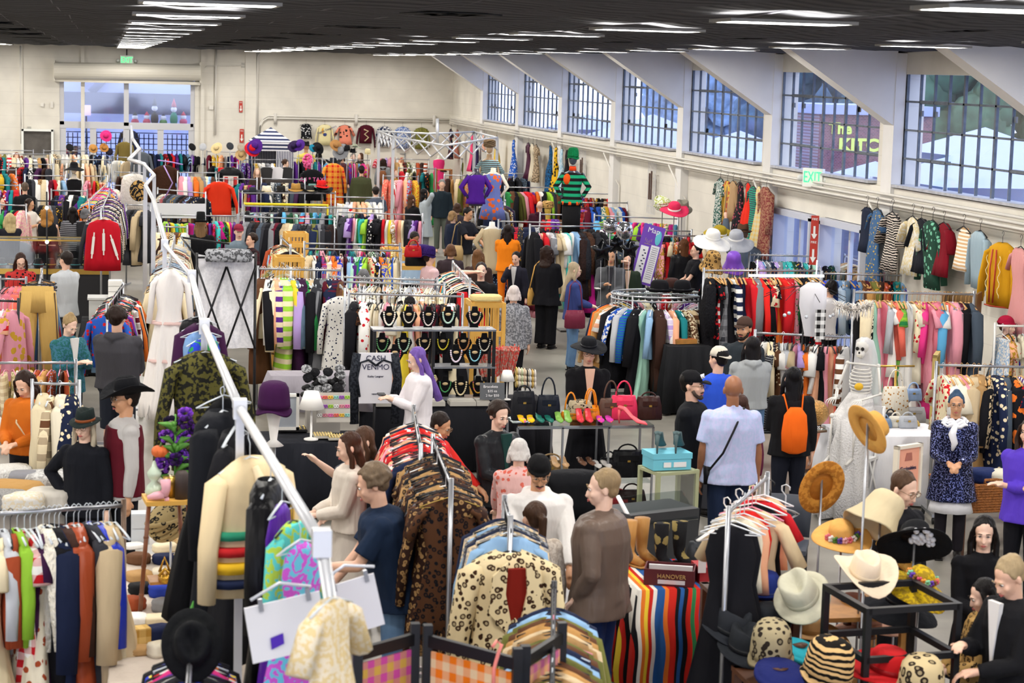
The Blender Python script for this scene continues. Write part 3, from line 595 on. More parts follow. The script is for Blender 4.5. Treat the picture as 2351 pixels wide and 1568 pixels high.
# == hats
def hat_parts(kind, c, c2='black', pat='plain', parent=None, name='hat', s=1.0):
 """crown + brim one mesh, band a part"""
 P = dict(fedora=(.095, .125, .155, .004, .05, .05), cowboy=(.095, .135, .205, .09, .05, .045), bowler=(.095, .13, .14, .03, 0, .0), boater=(.092, .095, .17, 0, 0, 0), wide=(.095, .11, .22, .0, 0, 0),
    bucket=(.095, .11, .15, -.10, 0, 0), beret=(.135, .05, .09, 0, 0, 0), tophat=(.088, .19, .14, .03, 0, 0), cloche=(.105, .16, .118, -.02, 0, 0), picture=(.10, .12, .25, -.06, 0, 0), sombrero=(.1, .17, .33, .09, 0, .0), turban=(.115, .15, .1, 0, 0, 0))[kind]
 rc, h, rb, curl, crease, pinch = P; q = MB(); n = 28
 rd = kind in ('bowler', 'bucket', 'wide', 'cloche', 'picture', 'turban', 'beret')
 prof = [(.002, h), (rc * .45, h * .995), (rc * .75, h * (.93 if rd else .985)), (rc * .93, h * (.75 if rd else .93)), (rc * 1.0, h * .5), (rc * 1.04, .03), (rc * 1.06, .006)]
 br = [(rb * .8, .003), (rb, .0), (rb + .004, -.004), (rb, -.008), (rb * .75, -.006)] if rb > rc * 1.1 else []
 prof += br + [(rc * 1.0, -.006), (rc * .95, .02), (rc * .88, h * .6), (.002, h * .85)]
 rs = []
 for r, z in prof:
  rg = []
  for k in range(n):
   t = 2 * pi * k / n; x, y = r * cos(t) * .9, r * sin(t) * 1.08; zz = z
   if r > rc * 1.1:
    f = (r - rc) / (rb - rc)
    if kind == 'cowboy': zz += curl * f * (abs(cos(t)) ** 1.5) - .02 * f * abs(sin(t))
    elif kind in ('bucket', 'picture', 'cloche'): zz += curl * f + .012 * sin(3 * t + 1) * f
    elif kind == 'fedora': zz += .012 * f * abs(cos(t)) - .02 * f * max(0, -sin(t))
    else: zz += curl * f * f + (.02 * sin(2 * t) * f if kind == 'wide' else 0)
   elif crease and z > h * .55:
    zz -= crease * math.exp(-(x / .035) ** 2) * (1 if r < rc * .7 else .35)
    if y < 0: x *= 1 - pinch * 6 * (-y / rc) * .7
   rg.append((x, y, zz))
  rs.append(rg)
 q.rings(rs)
 if kind == 'beret': q.ball((0, 0, h), .008)
 if kind == 'turban':
  for i in range(5): q.tube([(rc * .98 * cos(t) , rc * 1.1 * sin(t), .03 + .02 * i + .02 * sin(t * 2 + i)) for t in [j * pi / 8 for j in range(17)]], .016, 6)
 o = q.obj(name, fabric(pat), parent, c=c, c2=c2 if pat != 'plain' else None)
 if kind not in ('beret', 'turban', 'cloche', 'bucket'):
  b = MB(); b.lathe([(rc * 1.035, .008), (rc * 1.06, .01), (rc * 1.045, .035), (rc * 1.02, .035)], n, sx=.9, sy=1.08); b.obj('hat_band', fabric('satin'), o, c=c2)
 o.scale = (s,) * 3
 return o
def hat(kind, px, py, c, label, c2='black', pat='plain', y=None, z=None, tilt=0, tx=0, rz=None, s=1.0, extra=None, stand=None):
 p = at(px, py, z=z) if z is not None else at(px, py, y=y)
 o = hat_parts(kind, c, c2, pat, None, 'hat', s); o.location = p; o.rotation_euler = (tx, tilt, R.random() * 6 if rz is None else rz)
 tag(o, label, 'hat')
 if stand:
  e = empty('hat_stand', (p.x, p.y, 0), 0, stand, 'hat stand'); zz = p.z; MB().tube([(0, 0, 0), (0, 0, zz + .06 * s)], .009, 6).obj('pole', CHROME, e); MB().lathe([(.12, 0), (.12, .015), (.02, .03)], 16).obj('base', BLACKM, e)
 return o
# == people
SKIN = dict(light='e6b79c', fair='ecc4ad', tan='cf9a74', brown='9a6545', dark='5f3a28', olive='d2a583')
def skinmat(tone):
 k = 'skin_' + tone
 if k in MATS: return MATS[k]
 m = mat(k, SKIN[tone], .5, var=.07, vscale=14); B = m.node_tree.nodes['Principled BSDF']; B.inputs['Subsurface Weight'].default_value = 0; return m
ARM = dict(down=(.25, -.04, .80), pocket=(.21, -.08, .93), front=(.05, -.3, 1.06), fold=(-.10, -.22, 1.17), phone=(.06, -.32, 1.2), reach=(.14, -.44, 1.22), low=(.13, -.42, 1.0), up=(.26, -.22, 1.88), head=(.10, -.13, 1.63), hip=(.2, -.02, 1.0), side=(.42, -.25, 1.4), table=(.2, -.36, .98), high=(.16, -.42, 1.55), chin=(.05, -.2, 1.45))
def ik(a, w, l1, l2, pole):
 d = w - a; L_ = min(d.length, (l1 + l2) * .995)
 if d.length > L_: w = a + d.normalized() * L_; d = w - a
 x = (l1 * l1 - l2 * l2 + L_ * L_) / (2 * L_); hgt = sqrt(max(0, l1 * l1 - x * x)); u = d.normalized(); p = (pole - u * pole.dot(u)).normalized(); return a + u * x + p * hgt, w
def person(px, py, h, yaw, label, top='shirt', tc='black', bot='trousers', bc='navy', hair='short', hc='3a2a20', tone='light', arms=('down', 'down'), lean=0, nod=0, turn=0, hat_=None, glasses=False, beard=None, tpat='plain', tc2=None, inner=None, sit=False, shoes='1c1a1a', fat=1.2, z=None, sleeve=None, long=0, face=None, step=0, bag=None, bpat='plain', hatlift=0, extra=None, sc=None):
 """head top at the given pixel; yaw 0 faces the camera, 90 faces the window wall"""
 htop = h if not sit else h
 p = at(px, py, z=htop); hf = (h if not sit else h + .43); s = hf / 1.76
 vis_face = face if face is not None else abs(((yaw + turn + 180) % 360) - 180) < 125
 near = p.y < 17.5; vox = .0085 if near else .011 if p.y < 27 else .015
 U0 = V((0, 0, .95)); U = Matrix.Translation(U0) @ Matrix.Rotation(math.radians(lean), 4, 'X') @ Matrix.Translation(-U0)
 nb = V((0, .01, 1.47)); HM = U @ Matrix.Translation(nb + V((0, -.005, .045))) @ Matrix.Rotation(math.radians(turn), 4, 'Z') @ Matrix.Rotation(math.radians(nod - lean * .6), 4, 'X')
 off = HM @ V((0, .02, .24)); K = 1.76 / 1.755
 dz = -.43 if sit else 0
 A = []
 for i, sd in enumerate((-1, 1)):
  a = arms[i]; w = V(ARM[a]) if isinstance(a, str) else V(a); w = V((w.x * sd, w.y, w.z)) if isinstance(a, str) else w
  sh = V((sd * .162 * (fat * .5 + .5), 0, 1.385)); pole = V((sd * .6, .5, -.8)) if a not in ('hip', 'head', 'up') else V((sd * 1, .3, -.1)); el, wr = ik(sh, w, .285, .255, pole); A.append((sd, sh, el, wr, a))
 hipz = .92; L = []
 for sd in (-1, 1):
  hp = V((sd * .09, 0, hipz + dz)); st = step * sd
  if sit: kn = V((sd * .12, -.43, .50)); an = V((sd * .12, -.42, .09))
  else: kn = V((sd * .095, -.01 - st * .14, .5)); an = V((sd * .095, .01 - st * .3, .09))
  L.append((sd, hp, kn, an))
 D = Matrix.Translation((0, 0, dz)); UU = D @ U; HH = D @ HM
 # -- body
 q = MB()
 h0 = len(q.v)
 q.ball((0, .022, .148), (.076, .096, .09), 16, 12); q.ball((0, -.022, .085), (.060, .066, .082), 14, 10); q.ball((0, -.045, .03), (.032, .034, .026), 10, 8)
 q.ball((0, -.088, .088), (.0135, .018, .026), 8, 6); q.ball((0, -.098, .075), (.017, .014, .012), 8, 6); q.ball((0, -.07, .128), (.045, .02, .02), 10, 6)
 q.ball((0, -.078, .045), (.022, .012, .012), 8, 6)
 for sd in (-1, 1): q.ball((sd * .078, .02, .105), (.012, .02, .033), 8, 6); q.ball((sd * .036, -.06, .083), (.024, .022, .024), 8, 6)
 q.xf(HH, h0); h1 = len(q.v)
 q.tube([HH @ V((0, .02, .06)), UU @ V((0, .01, 1.46)), UU @ V((0, .005, 1.38))], [.052, .056, .08], 12)
 n0 = len(q.v)
 q.rings([ring(z_, a * fat, b * fat, 14) for z_, a, b in ((.88, .15, .1), (1.0, .14, .09), (1.1, .128, .09), (1.25, .148, .1), (1.36, .155, .09), (1.42, .13, .07), (1.46, .06, .05))])
 for sd, sh, el, wr, a in A:
  q.ball(sh, .042, 10, 8); q.tube([sh, (sh + el) / 2, el], [.042, .04, .036], 10); q.ball(el, .036, 8, 6); q.tube([el, el.lerp(wr, .35), wr], [.037, .038, .025], 10)
  f = (wr - el).normalized(); hl = f.cross(V((0, 0, 1)));
  if hl.length < .2: hl = V((0, -1, 0))
  hl.normalize(); nrm = hl.cross(f).normalized()
  if a in ('front', 'phone', 'low', 'table', 'reach', 'high'): crl = .35
  else: crl = .22
  pal = wr + f * .045; M = Matrix((hl, nrm, f)).transposed()
  q.tube([wr - f * .01, wr + f * .03, wr + f * .085], [(.024, .018), (.036, .016), (.040, .013)] if 0 else [.024, .030, .026], 8)
  q.ball(wr + f * .055, (.040, .017, .045), 10, 6, M=M)
  if p.y < 32:
   dn = -nrm if nrm.z > 0 else nrm
   for k in range(4):
    b = wr + f * .085 + hl * (-.030 + .020 * k); ln = (.062, .072, .068, .052)[k]; b1 = b + f * ln * .5 + dn * ln * crl * .4; b2 = b1 + f * ln * .35 + dn * ln * crl; b3 = b2 + f * ln * .1 + dn * ln * crl
    q.tube([b - f * .02, b, b1, b2, b3], [.0095, .0095, .009, .0085, .007], 6)
   tb = wr + f * .03 - hl * .03 * sd; q.tube([tb, tb - hl * .022 * sd + f * .025, tb - hl * .026 * sd + f * .05 + dn * .012], [.012, .0105, .008], 6)
 q.xf(UU, n0)
 q.ball((0, 0, .92 + dz), (.15, .105, .1), 14, 10)
 for sd, hp, kn, an in L:
  q.tube([hp, hp.lerp(kn, .5), kn], [.082, .07, .052], 10); q.ball(kn, .052, 8, 6); q.tube([kn, kn.lerp(an, .35), an], [.053, .052, .036], 10)
  q.tube([an + V((0, .03, -.05)), an + V((0, -.06, -.05)), an + V((0, -.15, -.065))], [.035, .037, .025], 8)
 bd = remesh(q, 'person', skinmat(tone), None, vox, 2)
 bd.scale = (s,) * 3; bd.rotation_euler = (0, 0, math.radians(yaw))
 Rz = Matrix.Rotation(math.radians(yaw), 3, 'Z'); ho = Rz @ (V((off.x, off.y, 0)) * s); bd.location = (p.x - ho.x, p.y - ho.y, (h - (HH @ V((0, .02, .24))).z * s) if not sit else 0)
 if not sit: bd.location.z = max(bd.location.z, 0) if bd.location.z > .02 else 0
 tag(bd, label, 'person'); LABELS.add(label)
 # -- face
 if vis_face and p.y < 48:
  if p.y < 34:
   for sd in (-1, 1):
    if p.y < 26: MB().ball((sd * .030, -.0785, .119), (.0135, .0085, .0085), 10, 8).xf(HH).obj('eye', mat('eye_white', 'e8e2dc', .3), bd)
    MB().ball((sd * .030, -.084, .118), (.0065, .0045, .0065), 8, 6).xf(HH).obj('iris', mat('iris_dark', '23160f', .3), bd)
    MB().tube([(sd * .016, -.087, .120), (sd * .03, -.0895, .1275), (sd * .045, -.082, .119)], .0024, 5).xf(HH).obj('eyelid', mat('lash', '2a1a14', .6), bd)
    MB().tube([(sd * .014, -.0905, .1385), (sd * .032, -.092, .143), (sd * .05, -.078, .136)], [.003, .0042, .002], 5).xf(HH).obj('eyebrow', fabric('hair'), bd, c=hc if hc not in ('ece9e4', 'd9c7a0') else 'a08a70', c2=hc)
  else: MB().tube([(-.045, -.083, .12), (0, -.086, .118), (.045, -.083, .12)], .005, 5).xf(HH).obj('eye', mat('lash', '2a1a14', .6), bd)
  q = MB(); q.tube([(-.024, -.084, .045), (-.008, -.094, .0485), (.008, -.094, .0485), (.024, -.084, .045)], [.002, .0045, .0045, .002], 6); q.tube([(-.022, -.084, .044), (0, -.094, .039), (.022, -.084, .044)], [.002, .0055, .002], 6); q.xf(HH).obj('lips', mat('lip_' + tone, {'dark': '6a3a34', 'brown': '8a4a40'}.get(tone, 'b8605a'), .45), bd)
 if beard:
  q = MB(); q.tube([(-.03, -.085, .056), (0, -.098, .06), (.03, -.085, .056)], [.004, .007, .004], 6)
  if beard != 'stache': q.ball((0, -.072, .012), (.036, .028, .024), 10, 8); q.tube([(-.066, -.02, .075), (-.058, -.04, .04), (-.03, -.07, .012), (0, -.078, .004), (.03, -.07, .012), (.058, -.04, .04), (.066, -.02, .075)], .016, 6)
  q.xf(HH).obj('beard', fabric('hair'), bd, c=beard if beard != 'stache' else hc, c2=hc)
 if glasses:
  q = MB()
  for sd in (-1, 1): q.tube([(sd * .033 + .026 * cos(t), -.098, .116 + .02 * sin(t)) for t in [k * pi / 6 for k in range(13)]], .0022, 5); q.tube([(sd * .058, -.096, .122), (sd * .08, .02, .12)], .002, 5)
  q.tube([(-.008, -.1, .118), (.008, -.1, .118)], .002, 5); q.xf(HH).obj('glasses', mat('spectacle_rim', glasses if isinstance(glasses, str) else '2a2422', .4), bd)
 # -- hair
 hv = max(vox, .010); q = MB()
 if hair != 'bald':
  capr = {'afro': 1.28, 'curly': 1.16, 'shag': 1.16, 'thin': 1.01, 'buzz': 1.0}.get(hair, 1.06)
  q.ball((0, .034, .163), (.081 * capr, .094 * capr, .084 * capr), 18, 12)
  q.tube([(-.074, -.008, .16), (-.056, -.034, .2), (0, -.043, .221), (.056, -.034, .2), (.074, -.008, .16)], .014 if hair not in ('buzz', 'thin') else .007, 8)
  for sd in (-1, 1): q.tube([(sd * .076, -.018, .165), (sd * .079, .0, .13)], .012, 6)
  q.ball((0, .065, .105), (.07, .05, .06), 12, 8)
  if hair in ('curly', 'afro', 'shag'):
   rr = random.Random(int(px)); e = .12 if hair == 'afro' else .095
   for _ in range(70):
    t = rr.uniform(-pi, pi); u = rr.uniform(-.25, 1)
    x_, y_, z_ = e * cos(t) * sqrt(1 - u * u * .9), .03 + e * 1.05 * sin(t) * sqrt(1 - u * u * .9), .14 + e * u
    if y_ < -.03 and z_ < .2: continue
    q.ball((x_, y_, z_), rr.uniform(.016, .028), 6, 5)
  if hair in ('long', 'wavy', 'bob', 'vlong', 'pony', 'half'):
   ll = dict(long=-.16, wavy=-.14, bob=.02, vlong=-.42, pony=-.05, half=-.2)[hair]; wv = .02 if hair == 'wavy' else .006
   if hair != 'pony':
    m = 7; rs = []
    for i in range(m + 1):
     t = i / m; z_ = .17 + (ll - .17) * t; wd = .083 + .02 * sin(pi * min(1, t * 1.2)) + (.02 if hair == 'wavy' else 0) * t - (.03 * t if hair in ('vlong', 'long') else 0); yy = .055 + .035 * t + (.02 * sin(t * 9) if hair == 'wavy' else 0)
     if i == m: wd *= .75
     rs.append(ring(z_, wd + .012 * sin(i * 2.3 + px), .055 - .012 * t, 16, .06, 6, i, cy=yy))
    q.rings(rs)
    for sd in (-1, 1):
     pts = [(sd * .07, -.03, .18), (sd * .087, -.015, .12), (sd * (.092 + wv), .0, .04), (sd * (.095), -.02, max(ll, -.1) * .5), (sd * (.09 + wv), -.045 if ll < -.1 else .0, ll * .85 if ll > -.3 else -.2)]
     q.tube(pts, [.016, .022, .026, .026, .014], 8)
   else: q.tube([(0, .1, .16), (0, .16, .14), (0, .16, .0), (0, .13, -.08)], [.03, .035, .03, .01], 8)
   if hair == 'wavy':
    rr = random.Random(int(px))
    for _ in range(60): t = rr.uniform(-.15, pi + .15); z_ = rr.uniform(ll, .18); q.ball(((.1) * cos(t), .055 + .05 * sin(t), z_), rr.uniform(.018, .03), 6, 5)
  if hair in ('bun', 'updo'): q.ball((0, .085 if hair == 'updo' else .05, .235 if hair == 'bun' else .2), (.045, .045, .04), 10, 8)
  if hair == 'updo':
   for k in range(8): q.ball((.045 * cos(k), .09, .17 + .04 * sin(k * 2)), .028, 8, 6)
  for i, v in enumerate(q.v):     # keep the face clear
   x_, y_, z_ = v
   if abs(x_) < .074 and y_ < .0 and z_ > .1:
    zm = .168 + max(0, -.02 - y_) * .55; ys = .022 - .096 * sqrt(max(0, 1 - ((z_ - .148) / .09) ** 2 - (x_ / .076) ** 2)) - (.022 if hair in ('curly', 'afro', 'shag') else .009)
    if z_ < zm and y_ < -.02: y_ = -.02 + (y_ + .02) * .15
    q.v[i] = (x_, max(y_, ys), z_)
   elif y_ < -.05 and abs(x_) < .062: q.v[i] = (x_, y_ + .05, z_)
  q.xf(HH); hr = remesh(q, 'hair', fabric('hair'), bd, hv, 2, c=hc, c2=tuple(v * .55 for v in rgb(hc)[:3]))
 # -- clothes
 loose = {'hoodie': .022, 'jacket': .018, 'coat': .02, 'shirt': .012, 'tee': .012, 'sweater': .016, 'blouse': .018, 'dress': .01, 'top': .006, 'vest': .010, 'polo': .012}[top]
 sl = sleeve or {'tee': 'short', 'polo': 'short', 'top': 'none', 'vest': 'none'}.get(top, 'long'); q = MB()
 hem = {'coat': .55, 'dress': .5, 'hoodie': .84, 'jacket': .80, 'blouse': .84, 'top': .92, 'vest': .86}.get(top, .83)
 if long: hem = long
 zs = [(1.44, .12, .078), (1.40, .158, .093), (1.30, .168, .108), (1.15, .155, .104), (1.02, .152, .102), (.92, .165, .112), (.84, .17, .115)]
 rs = [ring(1.485, .07, .062, 18, cy=.008)] + [ring(z_, (a + loose) * fat, (b + loose) * fat, 18, .02 + loose * .8, 5, z_ * 9) for z_, a, b in zs if z_ > hem]
 q.rings(rs[::-1])
 for sd, sh, el, wr, a in A:
  if sl == 'none': q.ball(sh + V((-sd * .02, 0, .0)), (.045, .06, .05), 8, 6); continue
  k = loose
  if sl == 'short': e2 = sh.lerp(el, .75); q.ball(sh, .06 + k, 10, 8); q.tube([sh + V((-sd * .06, 0, .01)), sh, e2], [.062, .056 + k, .06 + k * 1.3], 10)
  else: q.ball(sh, .057 + k, 10, 8); q.ball(el, .045 + k, 8, 6); q.tube([sh + V((-sd * .05, 0, .0)), sh, sh.lerp(el, .5), el, el.lerp(wr, .5), el.lerp(wr, .93)], [.058, .052 + k, .052 + k, .046 + k, .043 + k, .03 + k * .8], 10)
 if top == 'hoodie': q.tube([(-.09, 0, 1.45), (-.075, .08, 1.46), (0, .115, 1.44), (.075, .08, 1.46), (.09, 0, 1.45)], [.03, .045, .06, .045, .03], 8)
 if top in ('jacket', 'coat', 'polo', 'shirt'): q.tube([(-.03, -.08, 1.44), (-.066, -.02, 1.478), (0, .075, 1.495), (.066, -.02, 1.478), (.03, -.08, 1.44)], .016, 6)
 q.xf(UU)
 if hem < .84:
  fl = 1.25 if top in ('dress', 'coat') else 1.05; n = max(2, int((.9 - hem) / .1))
  q.rings([ring(.9 + (hem - .9) * i / n + dz, (.168 + loose) * fat * (1 + (fl - 1) * i / n), (.112 + loose) * fat * (1 + (fl - 1) * i / n), 18, .03 + .05 * i / n, 6, i * .5) for i in range(n + 1)][::-1])
 cl = remesh(q, {'tee': 'tee_shirt', 'polo': 'polo_shirt'}.get(top, top), fabric(tpat), bd, max(vox, .010), 2, c=tc, c2=tc2 or 'white')
 if extra:
  q = MB(); q.rings([ring(z_, (a + loose + .012) * fat, (b + loose + .012) * fat, 18, .02) for z_, a, b in ((.86, .17, .115), (.95, .165, .112), (1.15, .155, .104), (1.3, .16, .108), (1.41, .12, .095))]); q.xf(UU); remesh(q, 'waistcoat', fabric('velvet'), bd, max(vox, .01), 1, c=extra)
 if inner:   # what shows in the neck opening
  MB().poly([(-.055, 1.475), (.055, 1.475), (.035, 1.3), (0, 1.02), (-.035, 1.3)], .03).xf(Matrix.Translation((0, -(.098 + loose) * fat, 0))).xf(UU).obj('inner_shirt', fabric('plain'), bd, False, c=inner)
 # -- lower half
 if bot != 'none':
  q = MB(); q.ball((0, 0, .93 + dz), (.165 * fat, .12 * fat, .11), 16, 10); nm = bot
  if bot in ('trousers', 'jeans', 'shorts', 'leggings', 'widetrousers'):
   w = {'leggings': .002, 'widetrousers': .035}.get(bot, .008)
   for sd, hp, kn, an in L:
    if bot == 'shorts': q.tube([hp, kn], [.1, .09], 12)
    else: q.tube([hp, hp.lerp(kn, .5), kn, kn.lerp(an, .5), an + V((0, .01, -.01))], [.095 + w * .5, .085 + w, .066 + w, .062 + w, .055 + w * 1.3], 12)
  else:
   hm = .45 if bot == 'skirt' else .12
   q.rings([ring(.92 + (hm - .92) * i / 4, .17 + .03 * i, .12 + .03 * i, 20, .02 + .02 * i, 7, i * .3) for i in range(5)][::-1])
  remesh(q, bot.replace('wide', ''), fabric(bpat), bd, max(vox, .011), 2, c=bc, c2='lightblue')
 if p.y < 34:
  for sd, hp, kn, an in L:
   q = MB(); q.tube([an + V((0, .045, -.045)), an + V((0, .0, -.04)), an + V((0, -.09, -.05)), an + V((0, -.17, -.062))], [(.038, .038), (.046, .046), (.046, .036), (.03, .024)], 10); q.box(an + V((0, -.06, -.083)), (.08, .25, .014)); q.obj('shoe', fabric('leather'), bd, c=shoes)
 if hat_:
  hk = hat_ if isinstance(hat_, tuple) else (hat_, 'black')
  if hk[0] == 'cap' or hk[0] == 'backcap':
   q = MB(); sg = -1 if hk[0] == 'cap' else 1
   q.rings([ring(.155, .088, .106, 18, cy=.02), ring(.19, .085, .1, 18, cy=.022), ring(.225, .07, .084, 18, cy=.025), ring(.25, .04, .05, 18, cy=.025), ring(.257, .005, .005, 18, cy=.025)])
   br = [(.075 * sin(t), sg * (.085 + .085 * cos(t)), .162 - .02 * cos(t) ** 2) for t in [-pi / 2 + pi * k / 8 for k in range(9)]]
   q.add([(x_, y_, z_) for x_, y_, z_ in br] + [(x_, y_, z_ - .006) for x_, y_, z_ in br], [tuple(range(9)), tuple(range(17, 8, -1))] + [(k, k + 9, (k + 1) % 9 + 9, (k + 1) % 9) for k in range(9)])
   ho_ = q.xf(HH).obj('cap', fabric('plain'), bd, c=hk[1])
  elif hk[0] in ('durag', 'beanie', 'turban2'):
   q = MB(); kx = 1.0 if hk[0] == 'durag' else 1.08; q.ball((0, .03, .168), (.086 * kx, .104 * kx, .084 * kx), 18, 12); q.tube([(.084 * kx * cos(t), .022 + .104 * kx * sin(t), .155 + .012 * sin(t)) for t in [k * pi / 8 for k in range(17)]], .016 * kx if hk[0] != 'durag' else .01, 7)
   if hk[0] == 'durag': q.tube([(0, .12, .12), (.02, .15, .05)], [.02, .008], 6)
   q.xf(HH); remesh(q, 'head_wrap', fabric('velvet'), bd, .008, 1, c=hk[1])
  else:
   ho_ = hat_parts(hk[0], hk[1], hk[2] if len(hk) > 2 else 'black', hk[3] if len(hk) > 3 else 'plain', bd, 'hat', 1.02)
   ho_.matrix_local = HH @ Matrix.Translation((0, .02, .168 + hatlift)) @ Matrix.Rotation(math.radians(6), 4, 'X')
 if bag:
  kind, c = bag[0], bag[1]
  if kind == 'tote':
   sd = bag[2] if len(bag) > 2 else 1; q = MB(); q.rings([ring(.72, .02, .13, 14, cx=sd * .27), ring(.74, .05, .17, 14, cx=sd * .27), ring(.92, .045, .17, 14, cx=sd * .27), ring(1.02, .015, .14, 14, cx=sd * .27)]); o = q.obj('shoulder_bag', fabric('leather'), None, c=c); MB().tube([(sd * .27, -.12, 1.0), (sd * .2, -.08, 1.4), (sd * .16, 0, 1.475), (sd * .2, .08, 1.4), (sd * .27, .12, 1.0)], .011, 6).obj('strap', fabric('leather'), o, c=c)
  elif kind == 'back':
   q = MB(); q.rings([ring(z_, a, b, 16, cy=.19) for z_, a, b in ((.88, .06, .04), (.91, .13, .075), (1.1, .14, .085), (1.28, .12, .07), (1.36, .06, .04))]); o = q.obj('backpack', fabric('plain'), None, c=c)
   for sd in (-1, 1): MB().tube([(sd * .07, .17, 1.3), (sd * .1, .08, 1.47), (sd * .11, -.1, 1.4), (sd * .12, -.13, 1.2), (sd * .12, .1, .95)], [(.008, .022)] * 5, 6).obj('strap', fabric('plain'), o, c=c)
  elif kind == 'cross':
   q = MB(); sd = bag[2] if len(bag) > 2 else 1; q.tube([(sd * .1, .03, 1.48), (-sd * .02, .165 * fat, 1.3), (-sd * .1, .17 * fat, 1.12), (-sd * .2, .1 * fat, .95)], .010, 6); q.box((-sd * .2, .0, .9), (.06, .2, .15)); q.tube([(sd * .1, .03, 1.48), (0.02 * sd, -.135 * fat, 1.25), (-sd * .17, -.08, .95)], .010, 6); o = q.obj('crossbody_bag', fabric('leather'), None, c=c)
  o.matrix_world = Matrix.Translation(bd.location) @ Matrix.Rotation(math.radians(yaw), 4, 'Z') @ Matrix.Scale(s, 4)
  tag(o, bag[-1] if isinstance(bag[-1], str) and ' ' in bag[-1] else '%s bag carried by the %s' % (c, label[:50]), 'bag')
 if sit:
  e = empty('chair', (bd.location.x, bd.location.y, 0), math.radians(yaw), 'chair carrying the ' + ' '.join(label.split()[:9]), 'chair')
  MB().box((0, -.02, .46), (.44, .44, .04)).obj('seat', STEEL, e, False); MB().box((0, .22, .78), (.44, .03, .3)).obj('backrest', STEEL, e, False)
  for a in (-1, 1):
   for b in (-1, 1): MB().tube([(a * .2, b * .2, 0), (a * .2, b * .2 + (.02 if b > 0 else 0), .46 if b < 0 else .9)], .013, 6).obj('leg', STEEL, e)
 bd['_HH'] = 0; del bd['_HH']
 return bd, HH, UU
# == racks of clothes
# -- far field, beside the roller door
rack(0, 328, 60, 328, 'rail at the end wall below the framed opening', 'dark', 'jack', z=1.7)
rack(61, 325, 196, 328, 'rail at the end wall under the cabinet', 'dmix', z=1.75)
rack(-8, 345, 76, 346, 'outer rail two rows from the roller door', 'earth', z=1.65); rack(100, 346, 206, 347, 'rail two rows out from the straw boaters', 'pale', 'shirt', z=1.65)
rack(-8, 353, 115, 354, 'third rail from the roller door', 'mixed', z=1.62); rack(124, 366, 256, 367, 'rail with the skulls and pastel shirts', 'pale', 'tee', z=1.6)
rack(20, 375, 121, 378, 'rail behind the velvet mannequin', 'dark', 'jack', z=1.62); rack(-8, 390, 37, 390, 'short rail beside the yellow scarf', 'mixed', z=1.6)
rack(57, 403, 150, 404, 'rail just beside the velvet mannequin', 'earth', 'long', seq='black:coat charcoal:coat white:coat tan:coat:leopard:chocolate cream:coat:fur:beige white:shirt burgundy:jacket red:sweater ivory:dress lightblue:dress black:coat'.split(), z=1.65)
rack(190, 404, 247, 405, 'rail behind the red vest rack', 'warm', 'tee', z=1.62)
rack(-8, 425, 46, 426, 'rail above the man in black', 'bright', z=1.62, seq='purple:top:paisley:lilac red:dress:floral:white purple:dress teal:shirt red:jacket magenta:dress burgundy:coat white:shirt green:dress cream:dress'.split())
rack(84, 461, 143, 462, 'black rail behind the curly woman', 'dark', 'long', z=1.55, color='black')
rack(262, 360, 300, 362, 'rail beside the white canopy corner', 'pale', 'shirt', z=1.65)
rack(205, 347, 262, 349, 'rail under the two boater hats', 'dmix', 'shirt', z=1.65)
rack(329, 345, 470, 346, 'wire rail under the row of wall hats', 'dmix', 'tee', z=1.6); rack(475, 348, 566, 350, 'rail below the silver hat', 'mixed', 'tee', z=1.6)
rack(408, 396, 496, 397, 'pastel suit rail beside the brown fur', 'pastel', 'jack', z=1.75, seq='pink:jacket white:jacket lilac:jacket beige:jacket orange:jacket tan:jacket grey:jacket cream:jacket lightblue:jacket brown:jacket mint:jacket charcoal:jacket'.split())
rack(362, 434, 472, 444, 'rail crossing below the brown fur', 'dark', 'jack', z=1.5, sp=.09)
rack(550, 366, 640, 367, 'rail behind the leather necklace stands', 'mixed', 'shirt', z=1.65)
rack(600, 384, 655, 385, 'rail behind the tan coat visitor', 'dmix', 'tee', z=1.6)
# -- far middle to the white truss canopy
rack(845, 333, 940, 334, 'rail below the wall shirts', 'dmix', 'tee', z=1.7); rack(945, 337, 1010, 338, 'rail below the olive wall shirt', 'cool', 'tee', z=1.7)
rack(903, 365, 985, 367, 'wooden hanger rail inside the truss canopy', 'earth', 'jack', z=1.65, hang='wood'); rack(915, 386, 1000, 388, 'rail behind the redhead woman', 'dress' if 0 else 'dmix', 'dress', z=1.65, seq='red:coat white:dress olive:dress:mottle:cream black:gown brown:gown teal:dress black:dress:floral:orange green:gown purple:gown black:gown'.split())
rack(1010, 350, 1085, 352, 'rail behind the pink dressed mannequin', 'dark', 'jack', z=1.65); rack(1060, 365, 1145, 367, 'wooden hanger rail by the fur hood mannequin', 'earth', 'shirt', z=1.6, hang='wood')
rack(1150, 398, 1290, 400, 'white hanger rail behind the floral mannequin', 'dark', 'shirt', z=1.7, hang='white'); rack(1208, 384, 1262, 368, 'short slanting rail heaped with jackets', 'warm', 'jack', z=1.55)
rack(1159, 430, 1296, 431, 'white hanger rail beside the green hat mannequin', 'mixed', 'shirt', z=1.75, hang='white', seq='green:dress brown:coat black:coat olive:shirt pink:shirt red:jacket scarlet:dress purple:gown orange:shirt white:shirt black:jacket lime:shirt charcoal:jacket'.split())
rack(1322, 443, 1500, 449, 'long white hanger rail by the window wall', 'dmix', 'shirt', z=1.75, hang='white'); rack(1322, 465, 1441, 466, 'rail in front of the white hangers', 'mixed', 'jack', z=1.65)
rack(1345, 420, 1440, 424, 'rail of white toys and hats near the wall', 'pale', 'tee', z=1.6)
